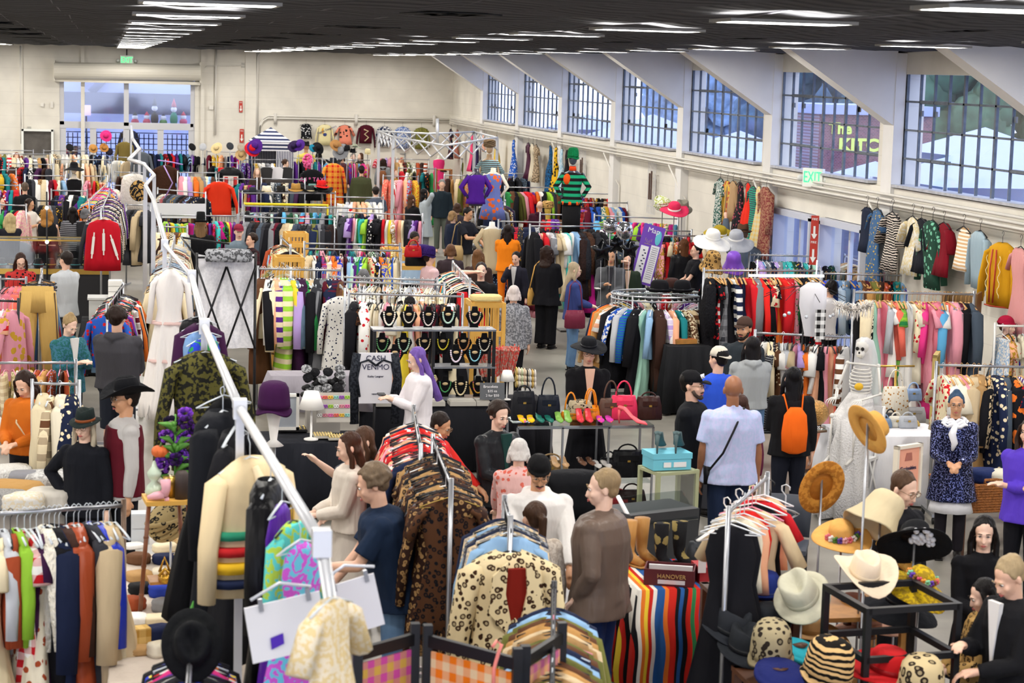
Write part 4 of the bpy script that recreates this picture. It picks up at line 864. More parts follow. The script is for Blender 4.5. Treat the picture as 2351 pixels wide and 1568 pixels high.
rack(1478, 470, 1531, 489, 'slanting rail beside the pink hat stand', 'warm', 'jack', z=1.6); rack(1365, 495, 1557, 503, 'rail above the balloons', 'bright', 'shirt', z=1.65)
rack(1564, 488, 1618, 508, 'slanting rail of dark coats', 'dark', 'jack', z=1.65); rack(1492, 529, 1588, 531, 'rail beside the purple map board', 'dmix', 'shirt', z=1.65)
rack(1508, 541, 1612, 542, 'rail behind the auburn haired woman', 'warm', 'dress', z=1.65)
rack(1145, 508, 1393, 514, 'back rail behind the balloons', 'dark', 'long', z=1.62, sp=.08)
rack(1217, 519, 1393, 520, 'front gown rail beside the balloons', 'mixed', 'dress', z=1.9, sp=.05, seq='black:coat burgundy:gown pink:gown peach:gown:satin red:dress white:dress silver:dress:satin grey:blouse beige:dress cream:dress white:blouse turquoise:gown:satin mint:gown white:gown lightblue:jacket:denim:denim chocolate:coat:fur:black black:coat:fur:charcoal chocolate:coat:fur:black brown:coat:fur:black magenta:gown black:gown white:dress black:coat:fur:charcoal black:gown'.split())
rack(1130, 470, 1160, 462, 'rail of dark jackets by the hoodie woman', 'dark', 'jack', z=1.6)
# -- the pastel and coat rails in the middle
rack(370, 494, 545, 496, 'bright shirt rail behind the tall hat woman', 'bright', 'tee', z=1.65, hang='pink'); rack(548, 495, 600, 496, 'rail beside the cap wearing man', 'dark', 'jack', z=1.65)
rack(560, 473, 880, 480, 'long tee rail below the fedora shelf', 'cool', 'tee', z=1.6, sp=.08); rack(560, 498, 768, 504, 'leather jacket rail', 'dark', 'jack', z=1.7, sp=.065, seq='grey:jacket charcoal:jacket black:jacket chocolate:jacket:fur:black slate:coat charcoal:coat black:coat:plain grey:jacket burgundy:coat black:coat:fur:black cream:jacket:fur:tan beige:jacket:fur:cream cream:jacket slate:jacket:denim:navy navy:jacket:denim:slate black:jacket:leather black:jacket:leather charcoal:jacket:leather olive:coat navy:coat'.split())
rack(775, 487, 970, 494, 'pink hanger slip dress rail', 'bright', 'dress', z=1.65, hang='pink', sp=.06, seq='black:jacket charcoal:coat lilac:blouse purple:dress pink:top white:top green:top turquoise:top lime:dress navy:gown pink:gown black:shirt:floral:white black:dress black:dress red:gown white:gown yellow:gown tan:dress:paisley:white pink:gown peach:gown cream:gown'.split())
rack(699, 559, 918, 563, 'upper front shirt rail', 'mixed', 'tee', z=1.75, sp=.09); rack(699, 571, 921, 576, 'bright blouse rail behind the sorter woman', 'bright', 'tee', z=1.7, sp=.055, seq='beige:coat white:shirt red:top navy:shirt blue:shirt:plaid:red cream:shirt pink:shirt:stripe:white orange:shirt royal:shirt coral:shirt:plaid:white maroon:top lightblue:shirt purple:shirt mint:shirt green:shirt blue:shirt:floral:white lime:shirt beige:shirt:floral:red white:shirt:floral:royal black:shirt:floral:gold orange:shirt royal:shirt:mottle:yellow yellow:shirt:mottle:royal blue:shirt cream:shirt brown:shirt'.split())
rack(592, 617, 785, 621, 'sweater rail behind the white cloth', 'pastel', 'knit', z=1.88, sp=.045, scale=1.2, gap=.02, seq='brown:coat cream:sweater white:sweater black:sweater cream:sweater peach:sweater cream:sweater:stripe:purple cream:coat:stripe:lime lightblue:sweater yellow:sweater slate:sweater:denim:lightblue plum:coat lilac:sweater green:sweater beige:sweater black:sweater charcoal:coat grey:coat burgundy:sweater navy:coat purple:sweater:waveband:navy navy:coat:waveband:burgundy brown:sweater turquoise:sweater black:coat'.split())
rack(754, 635, 1004, 644, 'silk blouse rail behind the grey haired visitor', 'pale', 'tee', z=1.7, sp=.06); rack(787, 647, 1020, 654, 'clear hanger rail behind the necklace shelf', 'pale', 'tee', z=1.65, hang='clear', sp=.06)
rack(801, 674, 1062, 681, 'cream gown rail behind the necklace shelf', 'pale', 'dress', z=1.75, sp=.045, seq='black:coat brown:dress:leopard:black white:coat:floral:red cream:gown black:gown ivory:gown cream:gown:satin ivory:gown white:gown pink:gown ivory:blouse peach:gown cream:dress white:dress yellow:gown:satin pink:top white:top peach:dress ivory:gown burgundy:dress brown:dress:paisley:gold black:shirt red:top maroon:sweater'.split())
rack(768, 640, 792, 668, 'short rail of embroidered robes', 'pale', 'long', z=1.7, seq=['ivory:coat:paisley:burgundy', 'black:gown', 'white:coat:dots:navy'], n=3)
for i, (a, b, y_, w, pal, kd) in enumerate(((262, 330, 395, 'rail behind the white fur vest', 'earth', 'jack'), (118, 200, 437, 'rail between the curly woman and the far rows', 'dmix', 'long'), (255, 325, 425, 'rail of fur and tapestry coats', 'pale', 'long'), (497, 590, 410, 'rail beside the leather jacket on the grid', 'dmix', 'tee'), (600, 700, 410, 'low rail under the curly haired person', 'dark', 'jack'),
 (640, 740, 362, 'rail behind the pink wig', 'dmix', 'shirt'), (740, 850, 366, 'rail behind the tan jacket man', 'bright', 'tee'), (770, 880, 452, 'rail behind the grey tee man', 'pale', 'tee'), (1085, 1180, 404, 'rail of coats behind the purple dressed mannequin', 'dark', 'jack'), (1020, 1090, 402, 'rail beside the shoe ladder', 'earth', 'long'),
 (860, 930, 352, 'rail at the corner of the truss canopy', 'pink', 'tee'), (1050, 1140, 350, 'rail under the far window wall', 'earth', 'tee'), (1100, 1200, 388, 'rail near the blue wall dress', 'dmix', 'jack'), (410, 470, 470, 'low rail behind the bucket hat', 'earth', 'jack'), (480, 545, 372, 'rail behind the grid panel', 'dmix', 'tee'), (290, 345, 470, 'rail behind the canopy legs', 'fur', 'long'), (0, 60, 470, 'rail at the outer aisle', 'mixed', 'long'),
 (1240, 1330, 492, 'rail behind the silver mannequin head', 'dmix', 'jack'), (1400, 1480, 540, 'rail behind the forehead gesture', 'dark', 'long'), (0, 60, 640, 'low pale rail under the gold counter', 'pink', 'long'), (350, 430, 520, 'rail of grey furs beside the canopy', 'fur', 'jack'), (880, 960, 404, 'rail behind the mustard jacket', 'warm', 'long'), (1290, 1340, 405, 'rail beside the green hat mannequin shoulder', 'pale', 'shirt'))):
 rack(a, y_, b, y_ + 2, w, pal, kd, z=1.62)
# -- slanting rails seen end on
rack(645, 545, 667, 566, 'slanting coat rail beside the yellow crate', 'earth', 'jack', z=1.7, sp=.12, hang='black'); rack(637, 595, 668, 620, 'front end of the slanting coat rail', 'earth', 'jack', z=1.62, sp=.12)
rack(1040, 604, 1079, 645, 'slanting jacket rail beside the dark haired man', 'warm', 'jack', z=1.65, sp=.075, seq='black:jacket red:skirt navy:jacket orange:jacket white:jacket teal:jacket charcoal:jacket cream:jacket black:jacket ivory:jacket'.split())
rack(205, 460, 246, 420, 'slanting rail of knitwear by the stroller', 'bright', 'jack', z=1.65, sp=.1, hang='clear')
rack(232, 484, 252, 440, 'slanting rail that carries the red vest', 'earth', 'jack', z=2.1, sp=.12, hang='clear', seq='beige:vest charcoal:jacket purple:jacket cream:jacket:zebra:black brown:jacket white:jacket black:jacket'.split())
rack(246, 705, 282, 655, 'slanting blouse rail beside the hooded man', 'mixed', 'shirt', z=1.68, sp=.055, hang='black', pats=['floral', 'plain', 'stripe', 'paisley', 'plaid', 'satin'])
rack(400, 545, 380, 640, 'fur coat rail behind the white dress', 'fur', 'long', z=1.75, sp=.12, pats=['fur', 'fur', 'plain'])
rack(90, 655, 96, 622, 'slanting trouser rail', 'denim', 'low', z=1.7, sp=.1)
rack(-8, 690, 42, 692, 'rail beside the trouser rail', 'pink', 'long', z=1.65, color='black')
rack(-8, 833, 174, 833, 'thin rail behind the orange blouse woman', 'earth', 'tee', z=1.5, sp=.11, n=9, hang='pink', scale=.7); rack(74, 880, 182, 882, 'thin rail of patterned robes', 'warm', 'long', z=1.62, sp=.07, thick=.9, seq='cream:coat brown:shirt:plaid:cream ivory:coat navy:coat:floral:cream yellow:coat:floral:orange rust:coat:floral:gold pink:shirt black:coat black:gown'.split())
# -- window side
rack(1616, 621, 1884, 622, 'red and black gown rail', 'red', 'long', z=1.9, sp=.055, hang='wood', seq='black:coat:fur:black black:dress:floral:red white:gown:stripe:red black:gown charcoal:gown:plaid:grey black:gown white:shirt:stripe:navy black:gown burgundy:gown navy:gown red:coat white:gown grey:coat scarlet:jacket black:sweater red:sweater cream:blouse:floral:red black:dress:dots:white orange:gown scarlet:coat plum:gown:floralbig:orange red:coat pink:gown:dots:green green:gown:floral:pink black:coat'.split())
rack(1721, 585, 1912, 590, 'jacket rail beside the side doors', 'cool', 'jack', z=1.65, sp=.07); rack(1939, 588, 2006, 612, 'slanting rail by the cobweb door', 'earth', 'jack', z=1.6, sp=.1)
rack(2036, 590, 2132, 622, 'slanting dark rail under the wall clothes', 'dark', 'jack', z=1.65, sp=.1)
rack(1888, 628, 2153, 634, 'denim jacket rail', 'denim', 'jack', z=1.7, sp=.055, hang='wood', seq='royal:jacket blue:jacket:denim:lightblue navy:jacket:denim:blue denim:jacket lightblue:jacket:denim:white slate:jacket:denim:lightblue denim:vest blue:jacket:denim:navy lightblue:jacket:denim:denim brown:jacket maroon:jacket camel:jacket olive:jacket gold:shirt chocolate:jacket rust:jacket:leather black:jacket red:jacket:plaid:black teal:jacket:satin turquoise:jacket lightblue:jacket'.split())
rack(1961, 671, 2237, 676, 'pink and ivory gown rail', 'pink', 'dress', z=1.95, sp=.05, hang='wood', seq='black:gown:velvet cream:vest:fur:white cream:coat ivory:gown:paisley:black mint:gown pink:gown rose:gown white:dress silver:shirt coral:shirt lime:dress:check:green white:gown white:gown ivory:dress rose:dress cream:shirt:floral:red hotpink:shirt pink:dress hotpink:gown rose:jacket sky:sweater white:dress coral:gown pink:coat grey:jacket burgundy:shirt:mottle:grey black:coat slate:coat black:gown black:coat'.split())
rack(1734, 764, 1955, 775, 'peach dress rail behind the jewellery table', 'pink', 'dress', z=1.55, sp=.05, seq='brown:shirt:stripe:white white:shirt cream:shirt grey:dress:zebra:black brown:dress:dots:cream white:dress silver:dress beige:dress pink:dress lilac:dress orange:dress brown:dress:paisley:white white:blouse peach:gown black:dress pink:gown peach:gown coral:gown'.split())
rack(2150, 838, 2360, 843, 'wooden hanger rail beside the tall mirror', 'grey', 'jack', z=1.62, sp=.06, hang='wood', seq='cream:blouse:floral:red white:blouse ivory:blouse pink:shirt cream:shirt:floral:orange beige:coat tan:coat black:shirt black:shirt:paisley:beige navy:coat:floral:cream slate:jacket black:coat:floralbig:orange navy:dress:floralbig:red white:shirt:vstripe:purple coral:jacket:check:maroon slate:jacket grey:jacket:mottle:white charcoal:jacket brown:jacket grey:jacket brown:jacket:mottle:tan navy:jacket'.split())
rack(2285, 748, 2380, 749, 'short white rail beside the red turban seller', 'pale', 'dress', z=1.6, sp=.07, color='white', n=5)
# -- the round rack in the aisle
def round_rack(px, py, r, z, where, pal):
 c = at(px, py, z=z); e = empty('round_clothes_rack', (c.x, c.y, 0), 0, 'round chrome clothes rack topped with black hats', 'clothes rack')
 for zz in (z, z + .06): MB().tube([(r * cos(t), r * .8 * sin(t), zz) for t in [2 * pi * k / 28 for k in range(29)]], .013, 6).obj('ring_rail', CHROME, e)
 for k in range(4):
  a = pi / 4 + k * pi / 2; MB().tube([(r * cos(a), r * .8 * sin(a), .05), (r * cos(a), r * .8 * sin(a), z + .06)], .014, 6).obj('leg', CHROME, e); MB().tube([(r * cos(a) - .01, r * .8 * sin(a), .03), (r * cos(a) + .01, r * .8 * sin(a), .03)], .03, 8).obj('caster', BLACKM, e)
 MB().box((0, 0, .12), (2.2 * r, .04, .03)).obj('cross_foot', CHROME, e, False)
 MB().lathe([(r * .97, z + .06), (r * .97, z + .075)], 28, sy=.8).obj('glass_top', glassmat('display_glass', (.93, .97, .97), .2), e)
 items = []; n = 44
 cols = 'camel:coat peach:blouse:stripe:white black:coat blue:shirt:paisley:white silver:sweater royal:sweater:waveband:teal black:coat mint:gown lightblue:shirt chocolate:coat lilac:shirt:plaid:white peach:shirt teal:shirt brown:sweater:mottle:cream beige:sweater:stripe:brown chocolate:sweater cream:shirt hotpink:dress maroon:coat burgundy:top navy:coat black:shirt:floral:white'.split()
 for i in range(n):
  a = pi + pi * 2 * (i + .5) / n; it = (cols[i] if i < len(cols) else R.choice(PALS[pal]) + ':' + R.choice(KINDS['mix'])).split(':')
  o = garment(it[1], (c.x + r * cos(a), c.y + r * .8 * sin(a), z), a + R.uniform(-.15, .15), it[0], it[3] if len(it) > 3 else None, it[2] if len(it) > 2 else 'plain', 'white'); o['category'] = it[1]; o['group'] = 'clothes on the ' + where
  items.append((o, gl(it[1], it[0], it[2] if len(it) > 2 else 'plain')))
 label_row(items, where); return c
RRC = round_rack(1512, 684, .66, 1.45, 'round rack in the aisle', 'mixed')
# -- the canopy rail that crosses the picture, and what hangs along it
CZR = 2.6
cp = [at(378, 562, z=CZR), at(440, 634, z=CZR), at(469, 749, z=CZR), at(551, 938, z=CZR), at(738, 1245, z=CZR)]
WSTEEL = mat('white_steel', 'd4d6da', .35, .4)
e = empty('canopy_frame', (cp[-1].x, cp[-1].y, 0), 0, 'long white and silver canopy frame crossing the stalls on tall legs', 'canopy frame')
inv = -V((cp[-1].x, cp[-1].y, 0))
for i in range(len(cp) - 1): MB().tube([cp[i] + inv, cp[i + 1] + inv], .026 if i else .022, 10).obj('top_rail', WSTEEL, e)
for i, p in enumerate(cp):
 MB().box(p + inv, (.075, .075, .11)).obj('joint', WSTEEL, e, False)
 if i == 1: continue
 b = V((p.x, p.y, 0))
 if i == 4: b = at(795, 1620, y=p.y * .99); b = p + (b - p) * (p.z / max(.1, p.z - b.z)); b.z = 0
 MB().box(((p + b) / 2 + inv), (.045, .045, (p - b).length)).obj('leg', WSTEEL, e, False) if i < 4 else MB().tube([p + inv, b + inv], .027, 10).obj('leg', WSTEEL, e)
def canopy_line(pts, z, label, legs, r=.03):
 P = [at(x, y, z=z_ if (z_ := (z if len(q) < 3 else q[2])) else z) for q in pts for x, y in [q[:2]]]
 e = empty('canopy_frame', (P[0].x, P[0].y, 0), 0, label, 'canopy frame'); o = -V((P[0].x, P[0].y, 0))
 for i in range(len(P) - 1): MB().tube([P[i] + o, P[i + 1] + o], r, 8).obj('top_rail', WSTEEL, e)
 for i in legs: MB().box((P[i].x + o.x, P[i].y + o.y, P[i].z / 2), (.06, .06, P[i].z)).obj('leg', WSTEEL, e, False)
 return e, P
canopy_line([(384, 572), (352, 458), (334, 425), (354, 402), (332, 378)], 2.55, 'white canopy frame with a bent corner beside the brown fur', [1, 2, 3, 4])
canopy_line([(332, 377), (296, 366), (320, 342), (304, 318), (301, 290)], 2.5, 'small far white canopy frame hung with coats', [0, 2, 4], .04)
zt = 2.75; q1, q2, q3, q4 = at(870, 301, z=zt), at(903, 314, z=zt), at(1022, 334, z=zt), at(1142, 316, z=zt); q5 = at(1090, 303, z=zt); q6 = at(985, 307, z=zt)
e = empty('truss_canopy', (q2.x, q2.y, 0), 0, 'white scissor-truss canopy frame standing before the wall shirts', 'canopy frame'); o_ = -V((q2.x, q2.y, 0))
def truss(a, b, n, name):
 q = MB(); a, b = a + o_, b + o_; dzv = V((0, 0, -.32))
 for k in range(n): s0, s1 = a.lerp(b, k / n), a.lerp(b, (k + 1) / n); q.tube([s0, s1 + dzv], .02, 5); q.tube([s0 + dzv, s1], .02, 5)
 q.tube([a, b], .026, 6); q.obj(name, WSTEEL, e)
for a, b in ((q1, q2), (q2, q3), (q3, q4), (q4, q5), (q5, q6), (q6, q1)): truss(a, b, 4, 'truss')
for p in (q1, q2, q4, q5): MB().box((p.x + o_.x, p.y + o_.y, p.z / 2), (.07, .07, p.z)).obj('leg', WSTEEL, e, False)
pm = at(1004, 330, z=zt - .2); MB().tube([pm + o_, at(1004, 272, y=pm.y) + o_], .04, 8).obj('centre_pole', WSTEEL, e)
def hang_big(kind, px, py, y, rz, c, label, c2=None, pat='plain', v=0, thick=1.4, scale=1.0, hanger='clear', name=None):
 p = at(px, py, y=y); o = garment(kind, p, math.radians(rz), c, c2, pat, hanger, v, thick, scale); o.name = 'hanging_' + (name or kind); tag(o, label, name or kind); LABELS.add(label); return o
def on_rail(i, t): return cp[i] + (cp[i + 1] - cp[i]) * t
def rail_g(i, t, kind, rz, c, label, **k):
 p = on_rail(i, t); sc = k.get('scale', 1.0); o = garment(kind, p + V((0, 0, -.045)), math.radians(rz), c, k.get('c2'), k.get('pat', 'plain'), k.get('hanger', 'clear'), k.get('v', 0), k.get('thick', 1.4), sc); tag(o, label, kind); return o
o = rail_g(0, .25, 'gown', -8, 'f1ece8', 'long white tiered prairie dress on the canopy rail', v=1, scale=1.1); o.scale.x = .85
MB().tube([(.14, 0, -.2), (.2, 0, -.26), (.25, -.02, -.62)], [(.03, .05), (.04, .06), (.035, .05)], 8).obj('sleeve', fabric('plain'), o, c='f1ece8'); MB().tube([(-.14, 0, -.2), (-.2, 0, -.26), (-.25, -.02, -.62)], [(.03, .05), (.04, .06), (.035, .05)], 8).obj('sleeve', fabric('plain'), o, c='f1ece8')
for zz in (-.6, -.95, -1.25): MB().rings([ring(zz, .17 + (-zz) * .1, .06 + (-zz) * .055, 24, .1, 8, 1), ring(zz - .025, .18 + (-zz) * .1, .075 + (-zz) * .055, 24, .14, 8, 1)]).obj('ruffle', fabric('plain'), o, c='e9c9c2')
items = [('vest', -25, 'black', 'black leather vest on the canopy rail above the denim cap', 'leather'), ('jacket', 30, 'plum', 'deep plum cardigan on the canopy rail', 'plain'), ('top', 12, 'lightblue', 'pale denim halter top on the canopy rail', 'denim'), ('vest', 40, 'royal', 'blue beaded vest on the canopy rail', 'paisley')]
for i, (k, rz, c, l, pt) in enumerate(items): rail_g(1, .55 + .12 * i, k, rz, c, l, pat=pt, scale=.8, c2='green' if pt == 'paisley' else 'blue')
hang_big('jacket', 472, 772, 14.3, 8, '1b1b16', 'black jacket with olive gold sequin circles on the canopy rail', c2='5c5828', pat='mottle', scale=1.12, v=2, thick=1.1)
rail_g(2, .62, 'gown', 30, '0e0e11', 'plain black gown hanging behind the sequin coat', v=1)
hang_big('coat', 512, 900, 12.0, 60, '14161c', 'long black wool coat on the canopy rail', v=3, thick=1.3, scale=1.12)
rail_g(2, .9, 'dress', 70, 'black', 'thin black pleated dress on the canopy rail', v=0, thick=1.2, scale=1.2)
o = hang_big('jacket', 574, 1004, 10.9, 36, 'e3cda3', 'cream wool blanket coat with green, red, yellow and navy bands', v=0, thick=1.3, scale=1.08)
for zz, hh, c in ((-.46, .04, '2f8a6a'), (-.54, .045, 'c4272a'), (-.62, .055, 'e8b92a'), (-.71, .04, '1f2845')): MB().rings([ring(zz, .235, .122, 20, .05, 5, 1), ring(zz - hh, .237, .125, 20, .05, 5, 1)]).obj('coloured_band', fabric('plain'), o, c=c)
MB().tube([(-.05, -.1, -.13), (0, -.14, -.3), (.03, -.13, -.42)], [.02, .05, .01], 6).obj('lapel', fabric('plain'), o, c='e9d6b0')
o = hang_big('coat', 622, 1056, 10.3, 72, '101013', 'black leather coat with gold braid beside the blanket coat', pat='leather', scale=1.0, v=1, thick=1.0)
MB().tube([(-.02, -.12, -.2), (-.03, -.13, -.5), (-.03, -.12, -.8)], .012, 5).obj('gold_braid', mat('gold_braid', 'b08a2a', .5, .4), o)
hang_big('gown', 648, 1110, 9.9, 64, '5a22a0', 'vivid purple gown on the canopy rail', pat='satin', v=2, thick=.8, scale=.9)
hang_big('shirt', 672, 1155, 9.6, 56, '5cc7c0', 'turquoise and lime swirl blouse on the canopy rail', pat='paisley', c2='a9c84a', v=1, thick=1, scale=.85, hanger='black')
hang_big('gown', 690, 1200, 9.2, 42, 'c85ac8', 'magenta and turquoise swirl gown behind the white boards', pat='paisley', c2='6ac0d8', v=3, thick=.9, scale=.8)
hang_big('blouse', 762, 1330, 7.7, 50, 'dcc592', 'cream ruffled blouse hanging beside the canopy corner leg', v=2, thick=1.3, scale=.75, pat='mottle', c2='e6dcc8')
# == the visitors and sellers
BK, DB, LB, BL, GY = '181414', '33231b', '6b4a32', 'c2a070', '8f8a86'
P = person
P(845,1068,1.86,-95,'man in navy tee shirt leaning into the clothes rail','tee','1b2a42','jeans','denim','shag','7b6853','light',('low','reach'),lean=14,nod=14,bpat='denim',fat=1.45)
P(1385,1076,1.84,-125,'man in brown leather jacket watching the table','jacket','6a5a50','trousers','1c2a52','short','a58c68','fair',('pocket','pocket'),tpat='leather',turn=25,nod=6,fat=1.45)
P(1240,1046,1.74,-5,'man in white hoodie with black head wrap and moustache','hoodie','e6e4e2','trousers','black','short',BK,'tan',('table','table'),nod=22,hat_=('durag','121214'),glasses='8a6a4a',beard='stache',fat=1.35)
P(1228,1150,1.62,-165,'brown haired woman in cream lace blouse reaching to the leopard rail','blouse','d8cdbf','trousers','black','pony','4a3426','light',('down','side'),tpat='mottle',tc2='b8aa9a',face=False)
P(1192,1006,1.5,170,'white haired woman in pink floral top','shirt','e2b8b4','trousers','grey','bob','e4e0dc','fair',('table','table'),tpat='floral',tc2='d86a5a',nod=15,face=False)
P(1150,922,1.66,25,'curly haired woman in black blazer and green turtleneck','jacket','24262a','trousers','black','curly','33261f','fair',('front','front'),inner='1f3f3c',nod=15,tpat='leather')
P(1022,946,1.58,60,'dark haired visitor in glasses and red shirt','shirt','d9302a','trousers','black','short','2c211c','tan',('low','low'),nod=25,glasses=True)
P(795,992,1.64,-85,'long haired woman in ivory blouse with black belt','blouse','dcd2c6','skirt','c8bfb4','long','4a3024','fair',('front','front'),nod=15)
P(830,980,1.62,-70,'brown haired visitor in slate tee reaching over the silver trays','tee','464a55','trousers','charcoal','long','5a4030','fair',('side','low'),nod=10)
V_ = P(950,797,1.66,-80,'purple haired woman in white off-shoulder blouse reading a phone','blouse','e8e2e6','skirt','6a3ab0','vlong','8060b8','fair',('phone','phone'),nod=22,long=.8)
tag(MB().box((0, 0, 0), (.075, .14, .012)).obj('mobile_phone', paint(), None, False, c='1a1a20'), 'dark phone held by the purple haired woman', 'phone').location = at(876, 905, y=V_[0].location.y)
P(1352,783,1.70,-5,'seller in wide black veiled hat and velvet top','blouse','101014','longskirt','black','bob','c0a070','light',('front','front'),hat_=('wide','17181c'),glasses='a89070',nod=4,fat=1.2,tpat='velvet',hatlift=.015,inner='e0b8a0')
V_ = P(1588,852,1.80,55,'man in black polo and black baseball cap','polo','15171c','jeans','16181f','short','1c1714','light',('fold','fold'),hat_=('cap','131316'),glasses=True,beard='5a4a40',sleeve='short',fat=1.25); text('NY', .06, mat('badge_white', 'f0f0f4', .5), V_[0], V_[1] @ V((0, -.088, .205)), (1.2, 0, 0), .006)
P(1685,860,1.86,172,'bald man in pale blue short sleeved shirt','shirt','b6c3e6','jeans','1e2a44','bald',BK,'brown',('down','down'),sleeve='short',fat=1.35,tpat='mottle',tc2='c4c4ea',bag=('cross','black',-1,'black strap bag worn by the bald man'))
P(1652,796,1.76,-150,'man in bright blue sweatshirt and cream backwards cap','sweater','2f56d0','trousers','charcoal','short',BK,'light',('down','fold'),hat_=('backcap','dcd4c4'),face=False,fat=1.2)
P(1728,772,1.68,178,'long haired visitor in light grey hoodie with claw clip','hoodie','a4a8aa','jeans','denim','vlong','1d1a1c','light',('front','front'),face=False,bpat='denim')
P(1710,728,1.80,-40,'bearded man in brown cap and dark jacket','jacket','2b3238','trousers','black','short',BK,'tan',('down','down'),hat_=('cap','4a3830'),beard='2a1e18',fat=1.3)
P(1822,842,1.68,175,'woman with waist length black hair and orange backpack','sweater','17171a','jeans','1a1d28','vlong','131215','light',('down','front'),face=False,bag=('back','f26a1b','bright orange slouchy backpack worn by the black haired woman'))
P(1700,905,1.55,175,'woman in maroon top half hidden behind the bald man','sweater','5c1f38','trousers','black','long','4a3028','light',('down','down'),face=False)
V_ = P(2197,900,1.60,-22,'woman in sequined navy coat with white ruffle collar','coat','0f1126','leggings','1d1a1f','bun','34506e','tan',('front','front'),glasses='7a5a4a',tpat='sequin',tc2='6a70a0',long=.62,fat=1.15)
q = MB()
for k in range(3): q.tube([((.1 + .02 * k) * cos(t), .01 - (.095 + .02 * k) * sin(t), 1.47 - .022 * k + .014 * sin(7 * t + k)) for t in [j * pi / 16 for j in range(33)]], (.02), 6)
q.tube([(0, -.12, 1.43), (-.03, -.15, 1.34), (.0, -.16, 1.25), (-.02, -.16, 1.17)], [.03, .04, .035, .012], 8); q.xf(V_[2]).obj('ruffle_collar', fabric('plain'), V_[0], c='e9e9ee')
MB().rings([ring(.5, .235, .175, 24, .08, 9), ring(.64, .2, .15, 24, .03, 9)]).obj('chiffon_hem', fabric('plain'), V_[0], c='dcdce0')
P(2312,726,1.68,35,'seller in red turban and royal blue wrap top','sweater','2a2fc0','longskirt','2a2fc0','short','6a4a38','fair',('reach','reach'),hat_=('turban2','a8183a'),inner='e8c0a8')
P(2086,1082,1.76,30,'young man with round glasses and brown hair','shirt','17171c','trousers','black','short','5a4332','fair',('down','down'),glasses='b89a80',nod=18)
P(2262,1186,1.58,-15,'woman with black feather headband and black dress','dress','131317','leggings','black','long',BK,'fair',('front','front'),turn=-10,nod=8,fat=1.15)
P(2305,1285,1.70,-75,'blonde woman in black and white top holding a pink flower','jacket','17171a','trousers','black','updo','b8a07a','light',('phone','front'),nod=28,inner='e6e4e2',fat=1.15)
P(2250,1328,1.46,-95,'dark haired woman in leopard jacket and pink scarf','jacket','b8945a','trousers','black','long',BK,'fair',('front','front'),nod=20,tpat='leopard',tc2='2a1c14')
P(2368,958,1.70,-50,'visitor in violet sweater at the edge of the wicker basket','sweater','5a3ec0','leggings','14141a','wavy','3a2a22','light',('fold','fold'))
P(48,858,1.64,-30,'woman in orange blouse with thick brown hair','blouse','c96a1e','jacket' if 0 else 'trousers','1a1a20','wavy','2e1c16','light',('front','front'),nod=32,fat=1.2,bag=('cross','beige',-1,'thin pale strap bag across the orange blouse'))
V_ = P(292,880,1.82,-75,'man in burgundy waistcoat and black western hat','shirt','b9b6b4','trousers','14161c','short','1f1714','tan',('down','down'),hat_=('cowboy','121317','3a3a3e'),glasses='b0a89a',beard='stache',extra='5a1522'); b_ = MB().box((-.19, -.19, .93), (.11, .012, .09), -.3).obj('name_badge', paint(), V_[0], False, c='5a2a9a'); text('Dealer', .035, mat('badge_white', 'f0f0f4', .5), V_[0], (-.192, -.2, .93), (pi / 2, 0, -.3))
P(196,948,1.58,-25,'long blond haired woman in dark green band hat','jacket','15171e','trousers','black','vlong','c8bca4','fair',('hip','down'),hat_=('fedora','1e2726','8a4a26'),glasses='c0b8b0',fat=1.15)
P(268,702,1.88,160,'man in dark grey hoodie and backwards black cap','hoodie','3e3d42','shorts','20242e','curly','2a1c16','light',('front','front'),hat_=('cap','17181b'),face=False,fat=1.3)
P(166,726,1.64,35,'blond woman in green and denim bomber jacket','jacket','3b6a80','trousers','black','bun','b09468','fair',('phone','phone'),nod=28,inner='d8d6d2',tpat='mottle',tc2='1e5a50')
P(48,584,1.63,8,'woman in red and black patterned shirt at the gold counter','shirt','b03230','trousers','black','long','3a241c','fair',('phone','front'),nod=30,glasses='9a8a7a',tpat='floral',tc2='1a1416')
P(152,576,1.78,-140,'man in pale grey shirt beside the gold counter','shirt','b4b8bc','trousers','charcoal','short','2c2420','light',('front','down'),glasses=True,face=True)
P(70,456,1.62,60,'curly haired woman in grey vest and glasses','shirt','ddd6cc','trousers','charcoal','wavy','2e201a','tan',('phone','low'),glasses=True,sleeve='short',nod=12)
P(108,477,1.66,165,'woman with golden curly hair at the stroller','top','17171a','trousers','black','wavy','b8803e','light',('low','front'),face=False); P(22,489,1.66,-160,'pale blond woman beside the stroller','sweater','1e1e26','trousers','black','wavy','cdb684','light',('low','front'),face=False)
P(167,474,1.64,180,'black haired woman in grey striped sweater','sweater','2b2b30','trousers','black','long',BK,'light',('down','down'),face=False,tpat='finestripe',tc2='8a8a90')
P(196,478,1.62,150,'grey streaked woman by the striped sweater','sweater','26262a','trousers','black','bob','707074','light',face=False)
P(57,418,1.78,-175,'grey haired man in black shirt among the far rails','shirt','16171a','trousers','black','buzz','6a5a4c','light',face=False)
P(0,452,1.62,60,'auburn haired visitor at the far rail edge','sweater','24242c','trousers','black','wavy','5a3420','light')
P(548,515,1.76,5,'smiling man in burgundy cap','shirt','6a7a86','trousers','black','short','6a4a34','fair',('front','front'),hat_=('cap','8a2a3e')); P(578,535,1.62,-60,'dark haired visitor in plaid behind the fur scarf','jacket','4a2228','trousers','black','curly',DB,'light',tpat='plaid',tc2='17171a')
